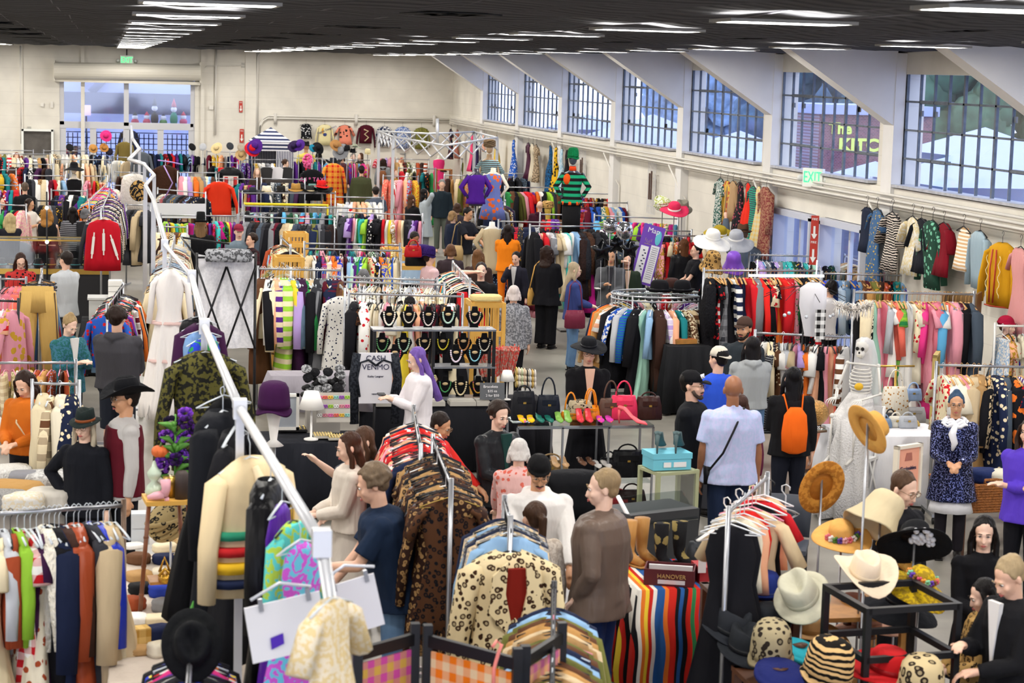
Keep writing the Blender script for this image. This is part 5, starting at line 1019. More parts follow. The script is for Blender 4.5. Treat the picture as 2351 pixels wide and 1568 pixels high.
P(461,500,1.76,178,'long haired visitor in tall black hat','sweater','131316','trousers','black','vlong','8a6a48','light',hat_=('tophat','141417','3a3a3e'),face=False); P(424,480,1.6,180,'visitor in black bucket hat at the far rail','sweater','1a1a1e','trousers','black','short','5a4434','light',hat_=('bucket','17181a'),face=False)
P(830,381,1.84,178,'man in olive green bomber jacket and black cap','jacket','454a30','trousers','charcoal','short',DB,'light',hat_=('backcap','1b1b1e'),face=False,fat=1.4)
P(811,352,1.80,5,'grey haired man in tan jacket over black tee','jacket','a08258','trousers','grey','short','8c8882','fair',inner='1a1c22',beard='8c8078',fat=1.2); P(828,351,1.68,-60,'woman in black floral behind the tan jacket man','shirt','2a2a26','trousers','black','long','5a3a2a','fair')
P(657,366,1.72,70,'curly haired person in tan coat','coat','a88a5e','trousers','black','curly','4a3226','fair',nod=12)
P(905,388,1.68,55,'long red haired woman in mustard jacket','jacket','9a7618','trousers','black','vlong','a84e1e','fair',('pocket','pocket'))
P(880,364,1.64,170,'dark haired woman in grey hoodie with leather backpack','hoodie','8e9296','trousers','grey','wavy',DB,'light',face=False,bag=('back','8a5a3c','small brown leather backpack on a grey hoodie'))
P(863,428,1.74,175,'man in slate grey printed tee shirt','tee','4a5260','trousers','black','short','2c2420','light',face=False,fat=1.3)
P(945,446,1.64,120,'brown haired woman in black sweater','sweater','141417','trousers','black','long','5a3c2c','fair',('front','front'),face=False)
P(975,433,1.66,100,'black haired woman in pale grey coat with hand on head','coat','a9b2b8','trousers','grey','long',BK,'tan',('head','down'))
P(1015,412,1.80,-8,'grey haired man in dark zip sweater and olive trousers','sweater','1f2a32','trousers','5a6058','short','8a8884','light',('down','down'),glasses=True,nod=14,fat=1.15)
P(1078,476,1.78,45,'black haired man in charcoal polo sorting clothes','polo','1e2028','trousers','c8bda6','short',BK,'tan',('reach','low'),nod=18,lean=5,sleeve='short',bag=('tote','b89c6c',-1,'tan jacket slung over the arm of the polo man'))
P(1040,484,1.62,120,'short blond haired woman in navy behind the polo man','sweater','1a2236','trousers','1a2236','bob','a8865c','fair',face=True)
P(1050,466,1.62,170,'dark brown haired visitor behind the navy sweater','sweater','3a3238','trousers','black','bob','4a3428','light',face=False)
V_ = P(1114,448,1.68,-120,'woman in black hoodie with red back lettering','hoodie','131316','trousers','6a7a68','long',BK,'fair',('down','down'),turn=25); text('thank you\nfor the\nvision', .09, mat('letter_red', 'c8303c', .6), V_[0], (0, .19, 1.27), (pi / 2, 0, pi))
P(1166,515,1.66,170,'woman in bright orange tee and trousers','tee','f08418','trousers','e87816','long','241a18','light',('reach','low'),face=False)
P(1184,578,1.52,-35,'boy in navy open jacket over white tee','jacket','23232f','trousers','1c1c26','short',BK,'light',('chin','down'),inner='dfe0e2',nod=16,fat=.95)
P(1257,563,1.70,140,'long curly haired woman in black coat and trousers','coat','131318','widetrousers','101014','wavy','30201a','light',('front','down'),face=False,long=.75,bag=('tote','d9a85a',1,'yellow sling bag worn by the woman in black'))
P(1322,602,1.66,85,'silver blond haired woman in blue sweater and jeans','sweater','38457e','jeans','denim','vlong','b8a688','fair',('front','front'),glasses='9a9288',nod=12,bpat='denim',bag=('tote','7a2f45',-1,'burgundy shoulder bag of the silver blond woman'))
V_ = P(1404,572,1.70,-18,'black haired woman in charcoal jacket holding a phone','jacket','56585c','trousers','17171c','long',BK,'tan',('phone','front'),inner='3a3a40')
tag(MB().box((0, 0, 0), (.075, .14, .012)).obj('mobile_phone', paint(), None, False, c='d8d4d0'), 'pale phone held by the woman in charcoal jacket', 'phone').location = at(1372, 662, y=V_[0].location.y - .3)
P(1440,582,1.62,-8,'young woman in dark green fleece with hand on forehead','jacket','2a3528','trousers','black','long','1c1616','light',('head','down'),inner='d8b8a0')
P(1570,548,1.64,-165,'auburn haired woman in black leather jacket','jacket','18181b','trousers','black','vlong','6a4228','light',('reach','down'),face=False,tpat='leather'); P(1600,560,1.66,-85,'short haired woman in black top and glasses','tee','15151a','trousers','black','short',BK,'light',('front','table'),glasses=True)
P(1706,520,1.97,165,'man in brown fedora and grey jacket reaching to the wall','jacket','56606c','trousers','charcoal','short','6a5644','light',('side','up'),hat_=('fedora','5a3e2c','2a1c14'),face=False,fat=1.15)
P(1762,645,1.66,165,'long grey haired woman in purple velvet','sweater','3a1838','longskirt','3a1838','vlong','3c3838','light',tpat='velvet',face=False); P(1908,642,1.64,-150,'black haired woman in white sweater behind the feather display','sweater','e8e6ea','trousers','black','bob',BK,'light',face=False)
P(1105,602,1.74,-8,'dark haired man in black tee holding a small camera','tee','17171a','trousers','black','short','2a2020','fair',('head','down'),fat=1.15); P(1098,572,1.66,150,'brown haired visitor behind the camera man','sweater','3a2a26','trousers','black','long','7a5434','light',face=False)
P(1180,655,1.60,172,'visitor with pink tipped white hair in textured silver jacket','jacket','6a6c72','leggings','black','bob','e8dcd8','light',('down','reach'),tpat='mottle',tc2='a8aab0',face=False)
P(955,535,1.70,20,'young man in pale blue shirt looking down','shirt','a8c4e0','trousers','black','short','241c18','brown',nod=30,sit=False); P(985,575,1.62,110,'visitor in purple fur hat and pale pink coat','coat','e0bcc0','trousers','black','short',DB,'light',hat_=('cloche','3c1c7a','black','fur'),face=False)
P(870,645,1.60,178,'curly dark haired visitor behind the gown rail','sweater','2a2a30','trousers','black','curly','231a18','light',face=False); P(835,617,1.60,178,'grey haired visitor behind the blouse rail','sweater','3a3a40','trousers','black','bob','76767a','light',face=False); P(941,682,1.52,175,'visitor in black cap behind the necklace shelf','sweater','1c1c20','trousers','black','short',BK,'light',hat_=('backcap','19191c'),face=False)
P(1240,461,1.66,170,'bald person in burgundy hooded top','hoodie','3a1626','trousers','black','bald',BK,'light',face=False)
P(590,386,1.62,10,'pinkish blond visitor near the leather displays','jacket','3a2e28','trousers','black','long','c8a080','fair'); P(625,332,2.0,25,'black haired woman at the striped tent','sweater','ddd8d0','trousers','black','long',BK,'light'); P(640,326,2.05,60,'dark haired man beside the striped tent','sweater','14141a','trousers','black','short',BK,'tan')
P(676,345,1.62,170,'brown haired visitor before the hat stands','sweater','8a4a30','trousers','black','long','6a3e28','light',face=False); P(692,343,1.6,175,'second brown haired visitor before the hat stands','sweater','d0c8c0','trousers','black','long','4a3024','light',face=False); P(732,347,1.7,178,'black haired visitor in dark shirt before the hat stands','sweater','26262c','trousers','black','bob',BK,'light',face=False); P(657,353,1.5,170,'auburn visitor low before the striped tent','sweater','7a3a20','trousers','black','bob','5a3020','light',face=False)
P(703,328,2.06,170,'man in black hat and yellow shirt at the wall','shirt','e0cc60','trousers','black','bald',BK,'tan',hat_=('fedora','17171a'),face=False)
P(785,352,1.85,120,'dark haired visitor beside the tan jacket man','sweater','4a2a30','trousers','black','bob','2a1c18','light',face=False); P(1035,560,1.6,175,'brown haired visitor between the rails','sweater','3a3036','trousers','black','bob','6a4a34','light',face=False)
P(38,350,1.66,0,'reddish haired visitor among the far rails','sweater','b8a084','trousers','black','bob','8a4a34','light')
for a_ in ((915,470),(1090,440)): pass
# == furniture, displays and merchandise
PT, PTG = paint(), paint('gloss', .25); WOOD = mat('oak_wood', 'b9823f', .5, var=.25, vscale=9); DWOOD = mat('walnut_wood', '5f3a24', .5, var=.3, vscale=9); GOLDM = mat('gold_metal', 'c9a450', .3, .8)
YWOOD = mat('yellow_wood', 'dba94c', .6, var=.12); GLS = glassmat('display_glass', (.96, .98, .98), .07); PAPER = mat('white_board', 'e9e8ea', .6); INK = mat('dark_ink', '26284a', .6)
def T(mb, name, lab, cat, c='white', c2=None, m=None, loc=(0, 0, 0), rz=0, smooth=False, group=None):
 o = mb.obj(name, m or PT, None, smooth, c=c, c2=c2); o.location = loc; o.rotation_euler = (0, 0, rz); return tag(o, lab, cat, group)
def drape(w, d, h, cloth_c, name, label, loc, rz=0, pat='plain', drop=None, c2=None, topm=None):
 """a folding table under a cloth (cloth is its own thing)"""
 e = empty('folding_table', loc, rz, 'folding table under the ' + ' '.join(label.split()[:9]), 'table')
 MB().box((0, 0, h - .02), (w, d, .035)).obj('table_top', PT, e, False, c='c9c8c2')
 for a in (-1, 1):
  for b in (-1, 1): MB().tube([(a * (w / 2 - .08), b * (d / 2 - .08), 0), (a * (w / 2 - .08), b * (d / 2 - .08), h - .03)], .014, 6).obj('leg', STEEL, e)
 drop = drop or h - .03; q = MB(); n = 64; rs = []
 for k, zz in enumerate((h + .004, h + .002, h - drop * .5, h - drop)):
  rg = []
  for i in range(n):
   t = i / n * 4; s_ = int(t); f = t - s_; ax, ay = [(-1 + 2 * f, -1), (1, -1 + 2 * f), (1 - 2 * f, 1), (-1, 1 - 2 * f)][s_]; g = (.98 if k == 0 else 1.005); out = .02 * k * (1 + sin(i * 1.3)) if k > 1 else 0
   rg.append((ax * (w / 2 * g + out), ay * (d / 2 * g + out), zz))
  rs.append(rg)
 q.rings(rs[::-1]); o = q.obj(name, fabric(pat), None, c=cloth_c, c2=c2); o.location = loc; o.rotation_euler = (0, 0, rz); tag(o, label, 'tablecloth'); return e
def board(px, py, y, w, h, name, label, cat, c='white', rz=0, tilt=0, m=None, d=.02, frame=None, stand=False):
 p = at(px, py, y=y); e = empty(name, p, math.radians(rz), label, cat); e.rotation_euler = (math.radians(tilt), 0, math.radians(rz)); MB().box((0, 0, 0), (w, d, h)).obj('panel', m or PT, e, False, c=c)
 if frame:
  q = MB(); f = .03
  for s in (-1, 1): q.box((s * w / 2, -.005, 0), (f, d + .03, h + f)); q.box((0, -.005, s * h / 2), (w + f, d + .03, f))
  q.obj('frame', PT, e, False, c=frame)
 if stand: MB().tube([(0, .03, 0), (0, .06, -p.z)], .015, 6).obj('post', BLACKM, e)
 return e
# -- the necklace shelf
SY = 22.2; s0, s1 = at(853, 752, y=SY), at(1134, 758, y=SY); sw = s1.x - s0.x; sc_ = (s0 + s1) / 2; ST = sc_.z
e = empty('display_shelf', (sc_.x, SY, .78), 0, 'black three tier shelf of necklaces on the black table', 'shelf')
mid = at(990, 840, y=SY).x - sc_.x; z2, z3 = at(990, 840, y=SY).z - .78, at(990, 925, y=SY).z - .78
for zz, x0, x1 in ((ST - .78, -sw / 2, sw / 2), (z2, mid, sw / 2), (max(.015, z3), -sw / 2, sw / 2)): MB().box(((x0 + x1) / 2, 0, zz), (x1 - x0, .3, .02)).obj('shelf_board', mat('grey_gloss', '6a6d74', .25), e, False)
for x_ in (-sw / 2 + .02, mid, sw / 2 - .02):
 for d_ in (-.13, .13): MB().box((x_, d_, (ST - .78) / 2), (.035, .035, ST - .78)).obj('post', BLACKM, e, False)
NCOL = 'fff0e0 d8d0c0 e8dcd8 bcd8c8 d8b8b0 6fae74 9fbfa8 ecd8a8 d8c83a b07a4a d8d0c0 e05a7a e8d8e8 8fd0e0 4f9a60 d8c8a0 c99a3a cfe08a'.split()
NNM = 'white and coral|thin silver|pearl and lilac|green and aqua stone|pale mauve ringed|jade green|green pendant|ivory and yellow|lime and yellow|amber|silver tassel|ruby|rainbow|turquoise|green glass|long ivory|gold chain|pale lime'.split('|')
q = MB(); q.poly([(-.028, .24), (.028, .24), (.035, .19), (.085, .17), (.1, .13), (.045, .02), (.05, 0), (-.05, 0), (-.045, .02), (-.1, .13), (-.085, .17), (-.035, .19)], .03)
bust_me = q.mesh('bust', fabric('velvet'), False)
def bust(px, py, i, tier, y=SY - .05, c='0d0d10'):
 p = at(px, py, y=y); o = bpy.data.objects.new('necklace_bust', bust_me); COL.objects.link(o); o.location = p; o.rotation_euler = (math.radians(8), 0, 0); tint(o, c); tag(o, 'black velvet bust holding the %s necklace on the %s' % (NNM[i], tier), 'bust', 'necklace busts')
 MB().ball((0, -.019, .155), (.034, .004, .018), 10, 6).obj('card', PT, o, c='cbb083')
 q = MB(); n = 19; rr = random.Random(i); dp = rr.uniform(.11, .15); mats_ = None
 for k in range(n): t = pi * k / (n - 1); q.ball((.062 * cos(t), -.028, .175 - dp * sin(t)), .0085 if i % 3 else .011, 7, 5)
 o2 = q.obj('necklace', fabric('dots' if i % 4 == 0 else 'satin'), None, c=NCOL[i], c2=NCOL[(i * 5 + 3) % 18]); o2.location = p; o2.rotation_euler = (math.radians(8), 0, 0); tag(o2, '%s beaded necklace on the %s' % (NNM[i], tier), 'necklace', 'beaded necklaces')
for i, x in enumerate((892, 937, 982, 1027, 1088)): bust(x, 751, i, 'top shelf')
for i, x in enumerate((876, 925, 973, 1015, 1062, 1110)): bust(x, 812, 5 + i, 'second tier')
for i, x in enumerate((905, 1045, 1088)): bust(x, 838, 11 + i, 'lower row', SY - .12)
for i, x in enumerate((1020, 1056, 1096)): bust(x, 910, 14 + i, 'bottom shelf')
bust(983, 895, 17, 'bottom corner', SY - .1, 'c9b894')
p = at(985, 945, z=.76); drape(1.75, .6, .76, '15161b', 'tablecloth', 'black stretch cloth under the necklace shelf', (at(985, 940, z=.76).x, SY - .1, 0))
for i, (x, w, l) in enumerate(((890, .28, 'grey cash box beside the payment sign'), (1005, .24, 'shallow pale tray of rings on the black table'), (1072, .3, 'wide pale tray of rings on the black table'), (1118, .16, 'small pale tray at the end of the black table'))):
 p = at(x, 935, z=.79); T(MB().box((0, 0, .0), (w, .22, .05)).box((0, 0, .03), (w * .9, .18, .01)), 'jewelry_tray', l, 'tray', c='b9b5ac', loc=(p.x, SY - .3, .79))
# -- payment sign with black lace
e = board(862, 868, 21.2, .36, .55, 'payment_sign', 'white cash and payment sign board edged with black lace', 'sign', c='e9e8ee', stand=True)
text('CASH', .085, INK, e, (0, -.014, .215)); text('VENMO', .085, INK, e, (0, -.014, .12)); text('Kathy Langner', .03, INK, e, (0, -.014, .02)); text('venmo', .03, INK, e, (0, -.014, -.17))
q = MB()
for s in (-1, 1): q.tube([(s * .0, -.02, .14), (s * .08, -.02, .2), (s * .17, -.02, .17), (s * .2, -.02, 0), (s * .17, -.02, -.2)], .012, 6); q.tube([(s * .2, 0, .27), (s * .24, .0, 0), (s * .22, 0, -.5)], [(.05, .02)] * 3, 8)
q.obj('lace_trim', fabric('mottle'), e, c='1a1d24', c2='33373f')
p = at(1130, 900, y=SY - .35); e = board(1130, 898, SY - .38, .28, .19, 'chalk_sign', 'small grey chalkboard with bracelet prices', 'sign', c='5b5e62', tilt=-8); text('Bracelets', .045, PAPER, e, (-.02, -.013, .05)); text('$35 ea', .04, PAPER, e, (0, -.013, 0)); text('2 for $50', .04, PAPER, e, (0, -.013, -.05))
def lamp(px, py, z, s, lab):
 p = at(px, py, z=z); e = empty('table_lamp', (p.x, p.y, z), 0, lab, 'lamp'); MB().lathe([(.05, 0), (.05, .01), (.008, .02), (.008, .25)], 12).obj('base', PT, e, c='e6e4e0'); MB().lathe([(.09, .22), (.05, .34), (.045, .34), (.085, .22)], 16).obj('lamp_shade', PT, e, c='f4f2ee'); e.scale = (s,) * 3
lamp(1163, 918, .78, 1.0, 'small white lamp beside the black studded backpack'); lamp(714, 1010, .78, 1.45, 'white lamp with pleated shade among the earrings')
p = at(1205, 925, z=.76); drape(.5, .45, .76, '1b1b20', 'tablecloth', 'black cloth under the bracelets', (p.x, p.y + .35, 0))
for i in range(3):
 pa, pb = at(1185, 852 + i * 14, y=p.y + .3), at(1228, 858 + i * 12, y=p.y + .3); q = MB().tube([pa, pb], .035, 10)
 T(MB().tube([((pa + pb) / 2)[:], (((pa + pb) / 2).x, pa.y, .78)], .012, 6), 'roll_stand', 'stand of the ' + ['upper', 'middle', 'lower'][i] + ' cream bracelet roll', 'stand', loc=(0, 0, 0)); q2 = [MB().tube([pa.lerp(pb, k / 7) + V((0, .045 * cos(t), .045 * sin(t))) for t in [j * pi / 5 for j in range(11)]], .008, 5) for k in range(8)]
 o = q.obj('bracelet_roll', PT, None, c='e8dcc4'); tag(o, ['upper', 'middle', 'lower'][i] + ' cream roll stacked with bracelets', 'bracelet roll')
 for k, m_ in enumerate(q2): b = m_.obj('bracelet', PTG, None, c=['d8b85a', 'e8e0d0', 'b9c8a0', 'e0c0a0', '2a2a2a', 'cfd4d8', 'c9a040', 'efe8e0'][k]); tag(b, '%s bracelet on the %s cream roll, %s along' % (['gold', 'ivory', 'sage', 'tan', 'black', 'silver', 'brass', 'white'][k], ['upper', 'middle', 'lower'][i], ['first', 'second', 'third', 'fourth', 'fifth', 'sixth', 'seventh', 'eighth'][k]), 'bracelet', 'bracelets on rolls')
q = MB(); rr = random.Random(3)
for _ in range(130): a, b_ = rr.uniform(-.2, .2), rr.uniform(-.12, .12); q.tube([(a, b_, 0), (a * 1.4, b_ * 1.4, .3 + rr.random() * .08)], .008, 4); q.ball((a * 1.4, b_ * 1.4, .33), .016, 5, 4)
p = at(1155, 870, z=.78); o = T(q, 'coral_tipped_sticks', 'bundle of coral tipped favour sticks behind the bracelets', 'favour sticks', c='d8564e', c2='b8a898', m=fabric('mottle'), loc=(p.x, p.y + .4, .76)); o['kind'] = 'stuff'
# -- roses, earrings, mirrors on the dark table
p = at(720, 1010, z=.78); drape(1.1, .7, .77, '1d1f26', 'tablecloth', 'dark cloth under the earring display', (p.x, p.y + .2, 0)); TX, TY = p.x, p.y
q = MB(); pr_ = at(742, 905, y=TY + .5);
o = empty('rose_bouquet', pr_, 0, 'bouquet of black and silver roses on the display', 'bouquet')
rr = random.Random(5)
for k in range(16):
 c_ = V((rr.uniform(-.19, .19), rr.uniform(-.1, .05), rr.uniform(.02, .28))); q = MB()
 for j in range(4): q.lathe([(.008 + .012 * j, -.02), (.02 + .011 * j, .0), (.018 + .012 * j, .025 - .004 * j), (.012 + .012 * j, .02 - .004 * j)], 10, c_, M=Matrix.Rotation(.7, 3, 'X') @ Matrix.Rotation(j, 3, 'Z'))
 q.obj('rose', fabric('mottle'), o, c='a9aaad' if k % 3 else '1a1a1d', c2='222226')
q = MB()
for k in range(60): q.ball((rr.uniform(-.2, .2), rr.uniform(-.03, .1), rr.uniform(-.12, .2)), (.035, .02, .03), 6, 4)
q.obj('leaves', PT, o, c='131316')
T(MB().box((0, 0, 0), (.34, .2, .55)), 'pedestal', 'grey pedestal carrying the black and silver roses', 'pedestal', c='a9a49c', loc=(pr_.x, pr_.y + .02, .6 if 0 else pr_.z - .34))
e = board(765, 935, TY + .12, .34, .3, 'earring_rack', 'wire rack of bright plastic earrings', 'earring rack', c='b9b4ab', tilt=-10)
rr = random.Random(9); EC = [('pink', 'e85aa8'), ('coral', 'f05a4a'), ('yellow', 'f0c020'), ('aqua', '8ad0c8'), ('purple', '9a40c0'), ('lime', 'a0d828'), ('white', 'eeeeee'), ('rose', 'e88aa0')]
for r_ in range(3):
 for k in range(6):
  nm, c = EC[(k + r_ * 3) % 8]; x_, z_ = -.14 + .056 * k, .1 - .09 * r_; q = MB()
  for s in (-1, 1): q.tube([(x_ + s * .012 + .011 * cos(t), -.02, z_ + .014 * sin(t)) for t in [j * pi / 4 for j in range(9)]], .005, 5)
  o = q.obj('earrings', PTG, e, c=c)
for i, (x, y_, w, l) in enumerate(((670, 985, .3, 'black tray of gold earrings under the purple hat'), (742, 1000, .2, 'clear tray of silver earrings beside the lamp'), (775, 1004, .2, 'glass tray of gold earrings by the earring rack'))):
 p = at(x, y_, z=.8); q = MB().box((0, 0, 0), (w, .22, .02)); o = T(q, 'earring_tray', l, 'tray', c='1b1a1c' if i == 0 else 'b8b4a8', loc=p); q = MB()
 for a in range(7):
  for b in range(4): q.ball((-w * .42 + a * w * .14, -.08 + b * .05, .016), .012, 6, 4)
 q.obj('pearls', mat('tray_gold', 'd8c080', .3, .6), o)
e = board(658, 945, TY + .25, .22, .34, 'table_mirror', 'white framed mirror standing beside the purple hat', 'mirror', c='9aa0a8', frame='dcdad4');
hat('cloche', 629, 935, '3a1440', 'deep purple velvet cloche on a white head beside the display', pat='velvet', y=17.4, s=1.45, rz=0)
p = at(629, 925, y=17.4); T(MB().lathe([(.09, 0), (.03, .05), (.05, .2), (.075, .33), (.05, .43)], 14), 'display_bust', 'white mannequin head under the deep purple cloche', 'mannequin head', c='e8e6e2', loc=(p.x, p.y, p.z - .38), smooth=True); T(MB().tube([(0, 0, 0), (0, 0, p.z - .38)], .02, 8), 'head_stand', 'pole stand of the white head by the display', 'stand', m=CHROME, loc=(p.x, p.y, 0), smooth=True)
p = at(725, 850, z=1.2); drape(1.0, .4, 1.15, '97929a', 'shelf_cover', 'lilac grey cloth thrown over a chest behind the roses', (p.x, p.y + .1, 0), drop=.38)
T(MB().box((0, 0, .38), (.95, .36, .76)).box((0, -.19, .2), (.9, .02, .3)).box((0, -.19, .55), (.9, .02, .3)), 'drawer_chest', 'pale chest under the lilac grey cloth', 'chest', c='cfcac0', loc=(p.x, p.y + .1, 0))
# -- shoes and handbags table
BY = at(1340, 974, z=.95).y; b0, b1 = at(1186, 972, y=BY), at(1497, 978, y=BY); bw = b1.x - b0.x; bc = (b0 + b1) / 2; BZ = .95
e = empty('chrome_table', (bc.x, BY + .2, 0), 0, 'chrome framed display table of shoes and handbags', 'table')
MB().box((0, 0, BZ - .01), (bw, .55, .02)).obj('table_top', GLS, e, False); MB().box((0, 0, .35), (bw, .5, .02)).obj('lower_shelf', GLS, e, False)
for x_ in (-.5, -.17, .17, .5):
 for d_ in (-.26, .26): MB().box((x_ * bw, d_, BZ / 2 - .01), (.02, .02, BZ - .02)).obj('leg', CHROME, e, False)
for d_ in (-.26, .26): MB().box((0, d_, BZ - .02), (bw, .02, .03)).obj('rail', CHROME, e, False)
def pump(h=.09, c='red', pat='satin', c2=None, open_=False, mule=False):
 q = MB(); rs = []
 for t, w, hh, zc in ((0, .026, .07, h), (.2, .03, .06, h * .95), (.45, .032, .035, h * .5), (.7, .04, .03, .018), (.88, .034, .026, .014), (1, .008, .012, .010)):
  y_ = .12 - .26 * t; rs.append([(w * cos(a), y_, zc + hh * .5 * (1 + sin(a)) * (1 if sin(a) < .3 or t > .6 else .55)) for a in [2 * pi * k / 12 for k in range(12)]])
 q.rings(rs); q.tube([(0, .11, h + .01), (0, .118, h * .5), (0, .112, 0)], [.018, .008, .006], 6); return q
def shoes(px, py, c, lab, h=.09, n=2, y=None, z=None, rz=0, sp=.095, pat='satin', c2=None, s=1.0, lying=False):
 p = at(px, py, z=z) if z is not None else at(px, py, y=y)
 me = None
 for k in range(n):
  if me is None: o = pump(h).obj('shoe', fabric(pat), None, c=c, c2=c2); me = o.data
  else: o = bpy.data.objects.new('shoe', me); COL.objects.link(o); tint(o, c, c2)
  dx = (k - (n - 1) / 2) * sp; o.location = (p.x + dx * cos(rz), p.y + dx * sin(rz), p.z); o.rotation_euler = (0, 0, rz + R.uniform(-.1, .1)); o.scale = (s,) * 3; tag(o, lab % (('one', 'other')[k]) if '%s' in lab else lab, 'shoe', 'shoes in pairs')
for x, c, l, h, rz, pt, c2 in ((1206, 'e8b81c', '%s shoe of the mustard yellow mules on the chrome table', .05, 0, 'floral', 'e05a9a'), (1248, '1f6a5c', '%s shoe of the dark green pumps with tan insoles', .04, 0, 'satin', None), (1292, '7aa84e', '%s shoe of the lime green slingbacks', .07, 0, 'satin', None), (1340, 'c4303c', '%s shoe of the strappy red sandals', .1, 0, 'satin', None), (1387, 'c63aa0', '%s shoe of the orange and magenta print flats', .02, 0, 'floral', 'f0802a')): shoes(x, 968, c, l, h, z=BZ, y=None, rz=rz, pat=pt, c2=c2)
shoes(1450, 975, 'f0646e', 'single coral pink stiletto in front of the pink handbag', .11, 1, z=BZ, rz=.9, s=1.25)
def handbag(px, py, z, w, h, d, c, lab, hc=None, loop=1, pat='leather', hh=.16, c2=None, m=None, y=None, rz=0, flap=True):
 p = at(px, py, z=z) if y is None else at(px, py, y=y); zz = p.z; e = empty('handbag', (p.x, p.y, zz), rz, lab, 'handbag'); q = MB()
 q.rings([[(x_ * k_, y_ * k2, z_) for x_, y_ in [(-w / 2, -d / 2), (0, -d * .56), (w / 2, -d / 2), (w * .54, 0), (w / 2, d / 2), (0, d * .56), (-w / 2, d / 2), (-w * .54, 0)]] for z_, k_, k2 in ((0, .94, .9), (.02, 1, 1), (h * .6, .95, .85), (h * .93, .85, .5), (h, .8, .3))]); q.obj('bag_body', m or fabric(pat), e, c=c, c2=c2)
 if flap: MB().box((0, -d * .48, h * .72), (w * .62, .012, h * .2)).obj('flap', m or fabric(pat), e, False, c=c); MB().box((0, -d * .52, h * .62), (.03, .01, .02)).obj('clasp', GOLDM, e, False)
 for s in ((-1, 1) if loop == 2 else (0,)): MB().tube([(w * .3 * cos(t), s * d * .3, h * .92 + hh * sin(t)) for t in [pi * k / 10 for k in range(11)]], .009, 6).obj('handle', m or fabric(pat), e, c=hc or c)
 return e
AMB = mat('amber_resin', 'e88a1a', .15, coat=.5)
BB = BZ + .001
for x, w, h, d, c, l, lp, hh, pt, c2, m_ in ((1197, .24, .3, .12, '1c1d22', 'black studded leather backpack on the chrome table', 1, .08, 'leather', None, None), (1254, .24, .26, .12, '1a1f2a', 'boxy black handbag with tall loop handle', 1, .2, 'leather', None, None), (1306, .2, .09, .12, 'e88a1a', 'low amber resin handbag with orange strap', 1, .2, 'plain', None, AMB), (1352, .18, .15, .12, 'e88a1a', 'tall amber resin handbag with twin handles', 2, .18, 'plain', None, AMB),
 (1328, .26, .2, .1, 'b9a98c', 'snake print handbag behind the amber bags', 1, .02, 'leopard', '3a322a', None), (1398, .24, .22, .12, '5a4238', 'brown leather handbag with arching strap', 1, .2, 'leather', None, None), (1428, .28, .25, .14, 'e33a5e', 'bright pink structured handbag with tall handle', 1, .17, 'leather', None, None), (1486, .26, .24, .16, '3a211d', 'dark maroon doctor bag at the table end', 1, .06, 'leather', None, None)):
 handbag(x, 972, BZ, w, h, d, c, l, None, lp, pt, hh, c2, m_); bpy.context.view_layer.objects
for o in list(COL.objects):
 if o.name.startswith('handbag') and abs(o.location.z - BZ) < .01: o.location.y = BY + .28; o.location.x *= (BY + .28) / BY
for x, y_, w, h, c, l in ((1265, 1048, .36, .18, '9c8058', 'tan suitcase style bag on the lower shelf'), (1440, 1060, .34, .28, '141417', 'large black handbag on the lower shelf'), (1398, 1068, .2, .2, '1a1a1e', 'narrow black bag beside the large lower bag'), (1470, 1072, .22, .2, '131316', 'slouchy black bag at the lower shelf end'), (1450, 1130, .3, .22, '2a1c1c', 'dark brown bag on the floor under the chrome table'), (1420, 1150, .26, .16, '8a2a2e', 'dark red trimmed bag low beside the glass cabinet')):
 e = handbag(x, y_, .361 if y_ < 1100 else .0, w, h, .14, c, l, hh=.08); e.location = (e.location.x * (BY + .2) / e.location.y, BY + .2, e.location.z)
shoes(1380, 1072, 'b8b4b0', '%s silver loafer on the lower shelf', .015, y=BY); shoes(1345, 1066, '6a4a38', '%s dark slipper on the lower shelf', .02, y=BY + .1); shoes(1284, 1070, 'b8926a', '%s tan pump under the green straps', .05, y=BY)
# -- glass cabinet with the blue box
GY_ = 16.9; g0, g1 = at(1482, 1068, y=GY_), at(1588, 1078, y=GY_); gw = g1.x - g0.x; gz = (g0.z + g1.z) / 2
e = empty('glass_cabinet', ((g0.x + g1.x) / 2, GY_, 0), .25, 'narrow sage green glass cabinet carrying the blue shoe box', 'cabinet'); gp = mat('sage_paint', 'a7ab86', .6)
for a in (-1, 1):
 for b in (-1, 1): MB().box((a * gw * .46, b * .16, gz / 2), (.035, .035, gz)).obj('post', gp, e, False)
for zz in (.1, gz * .33, gz * .63, gz - .02): MB().box((0, 0, zz), (gw, .36, .025)).obj('shelf_board', gp if zz > gz - .1 else GLS, e, False)
MB().box((0, -.17, gz / 2), (gw * .85, .005, gz * .95)).obj('glass_door', GLS, e, False)
for zz, l in ((gz * .33, 'coral bead strands on the lower glass shelf'), (gz * .63, 'brown bead strands on the upper glass shelf')):
 q = MB()
 for k in range(5): q.tube([(.12 * cos(t) * (1 - k * .1), .08 * sin(t), .02 + .01 * k) for t in [j * pi / 8 for j in range(17)]], .01, 5)
 T(q, 'bead_strands', l, 'beads', c='9a4a3a' if zz < gz * .5 else '5a4030', loc=(e.location.x, GY_, zz + .013), smooth=True)
o = T(MB().box((0, 0, .055), (.36, .26, .11)).box((0, 0, .125), (.375, .275, .05)).box((0, -.135, .05), (.18, .006, .05)), 'shoe_box', 'pale blue shoe box under the grey stilettos', 'box', c='6fc3d8', loc=(e.location.x - .02, GY_, gz + .001), rz=.12)
MB().box((-.05, -.139, .05), (.07, .004, .045)).box((.07, -.139, .05), (.12, .004, .045)).obj('box_label', PAPER, o, False)
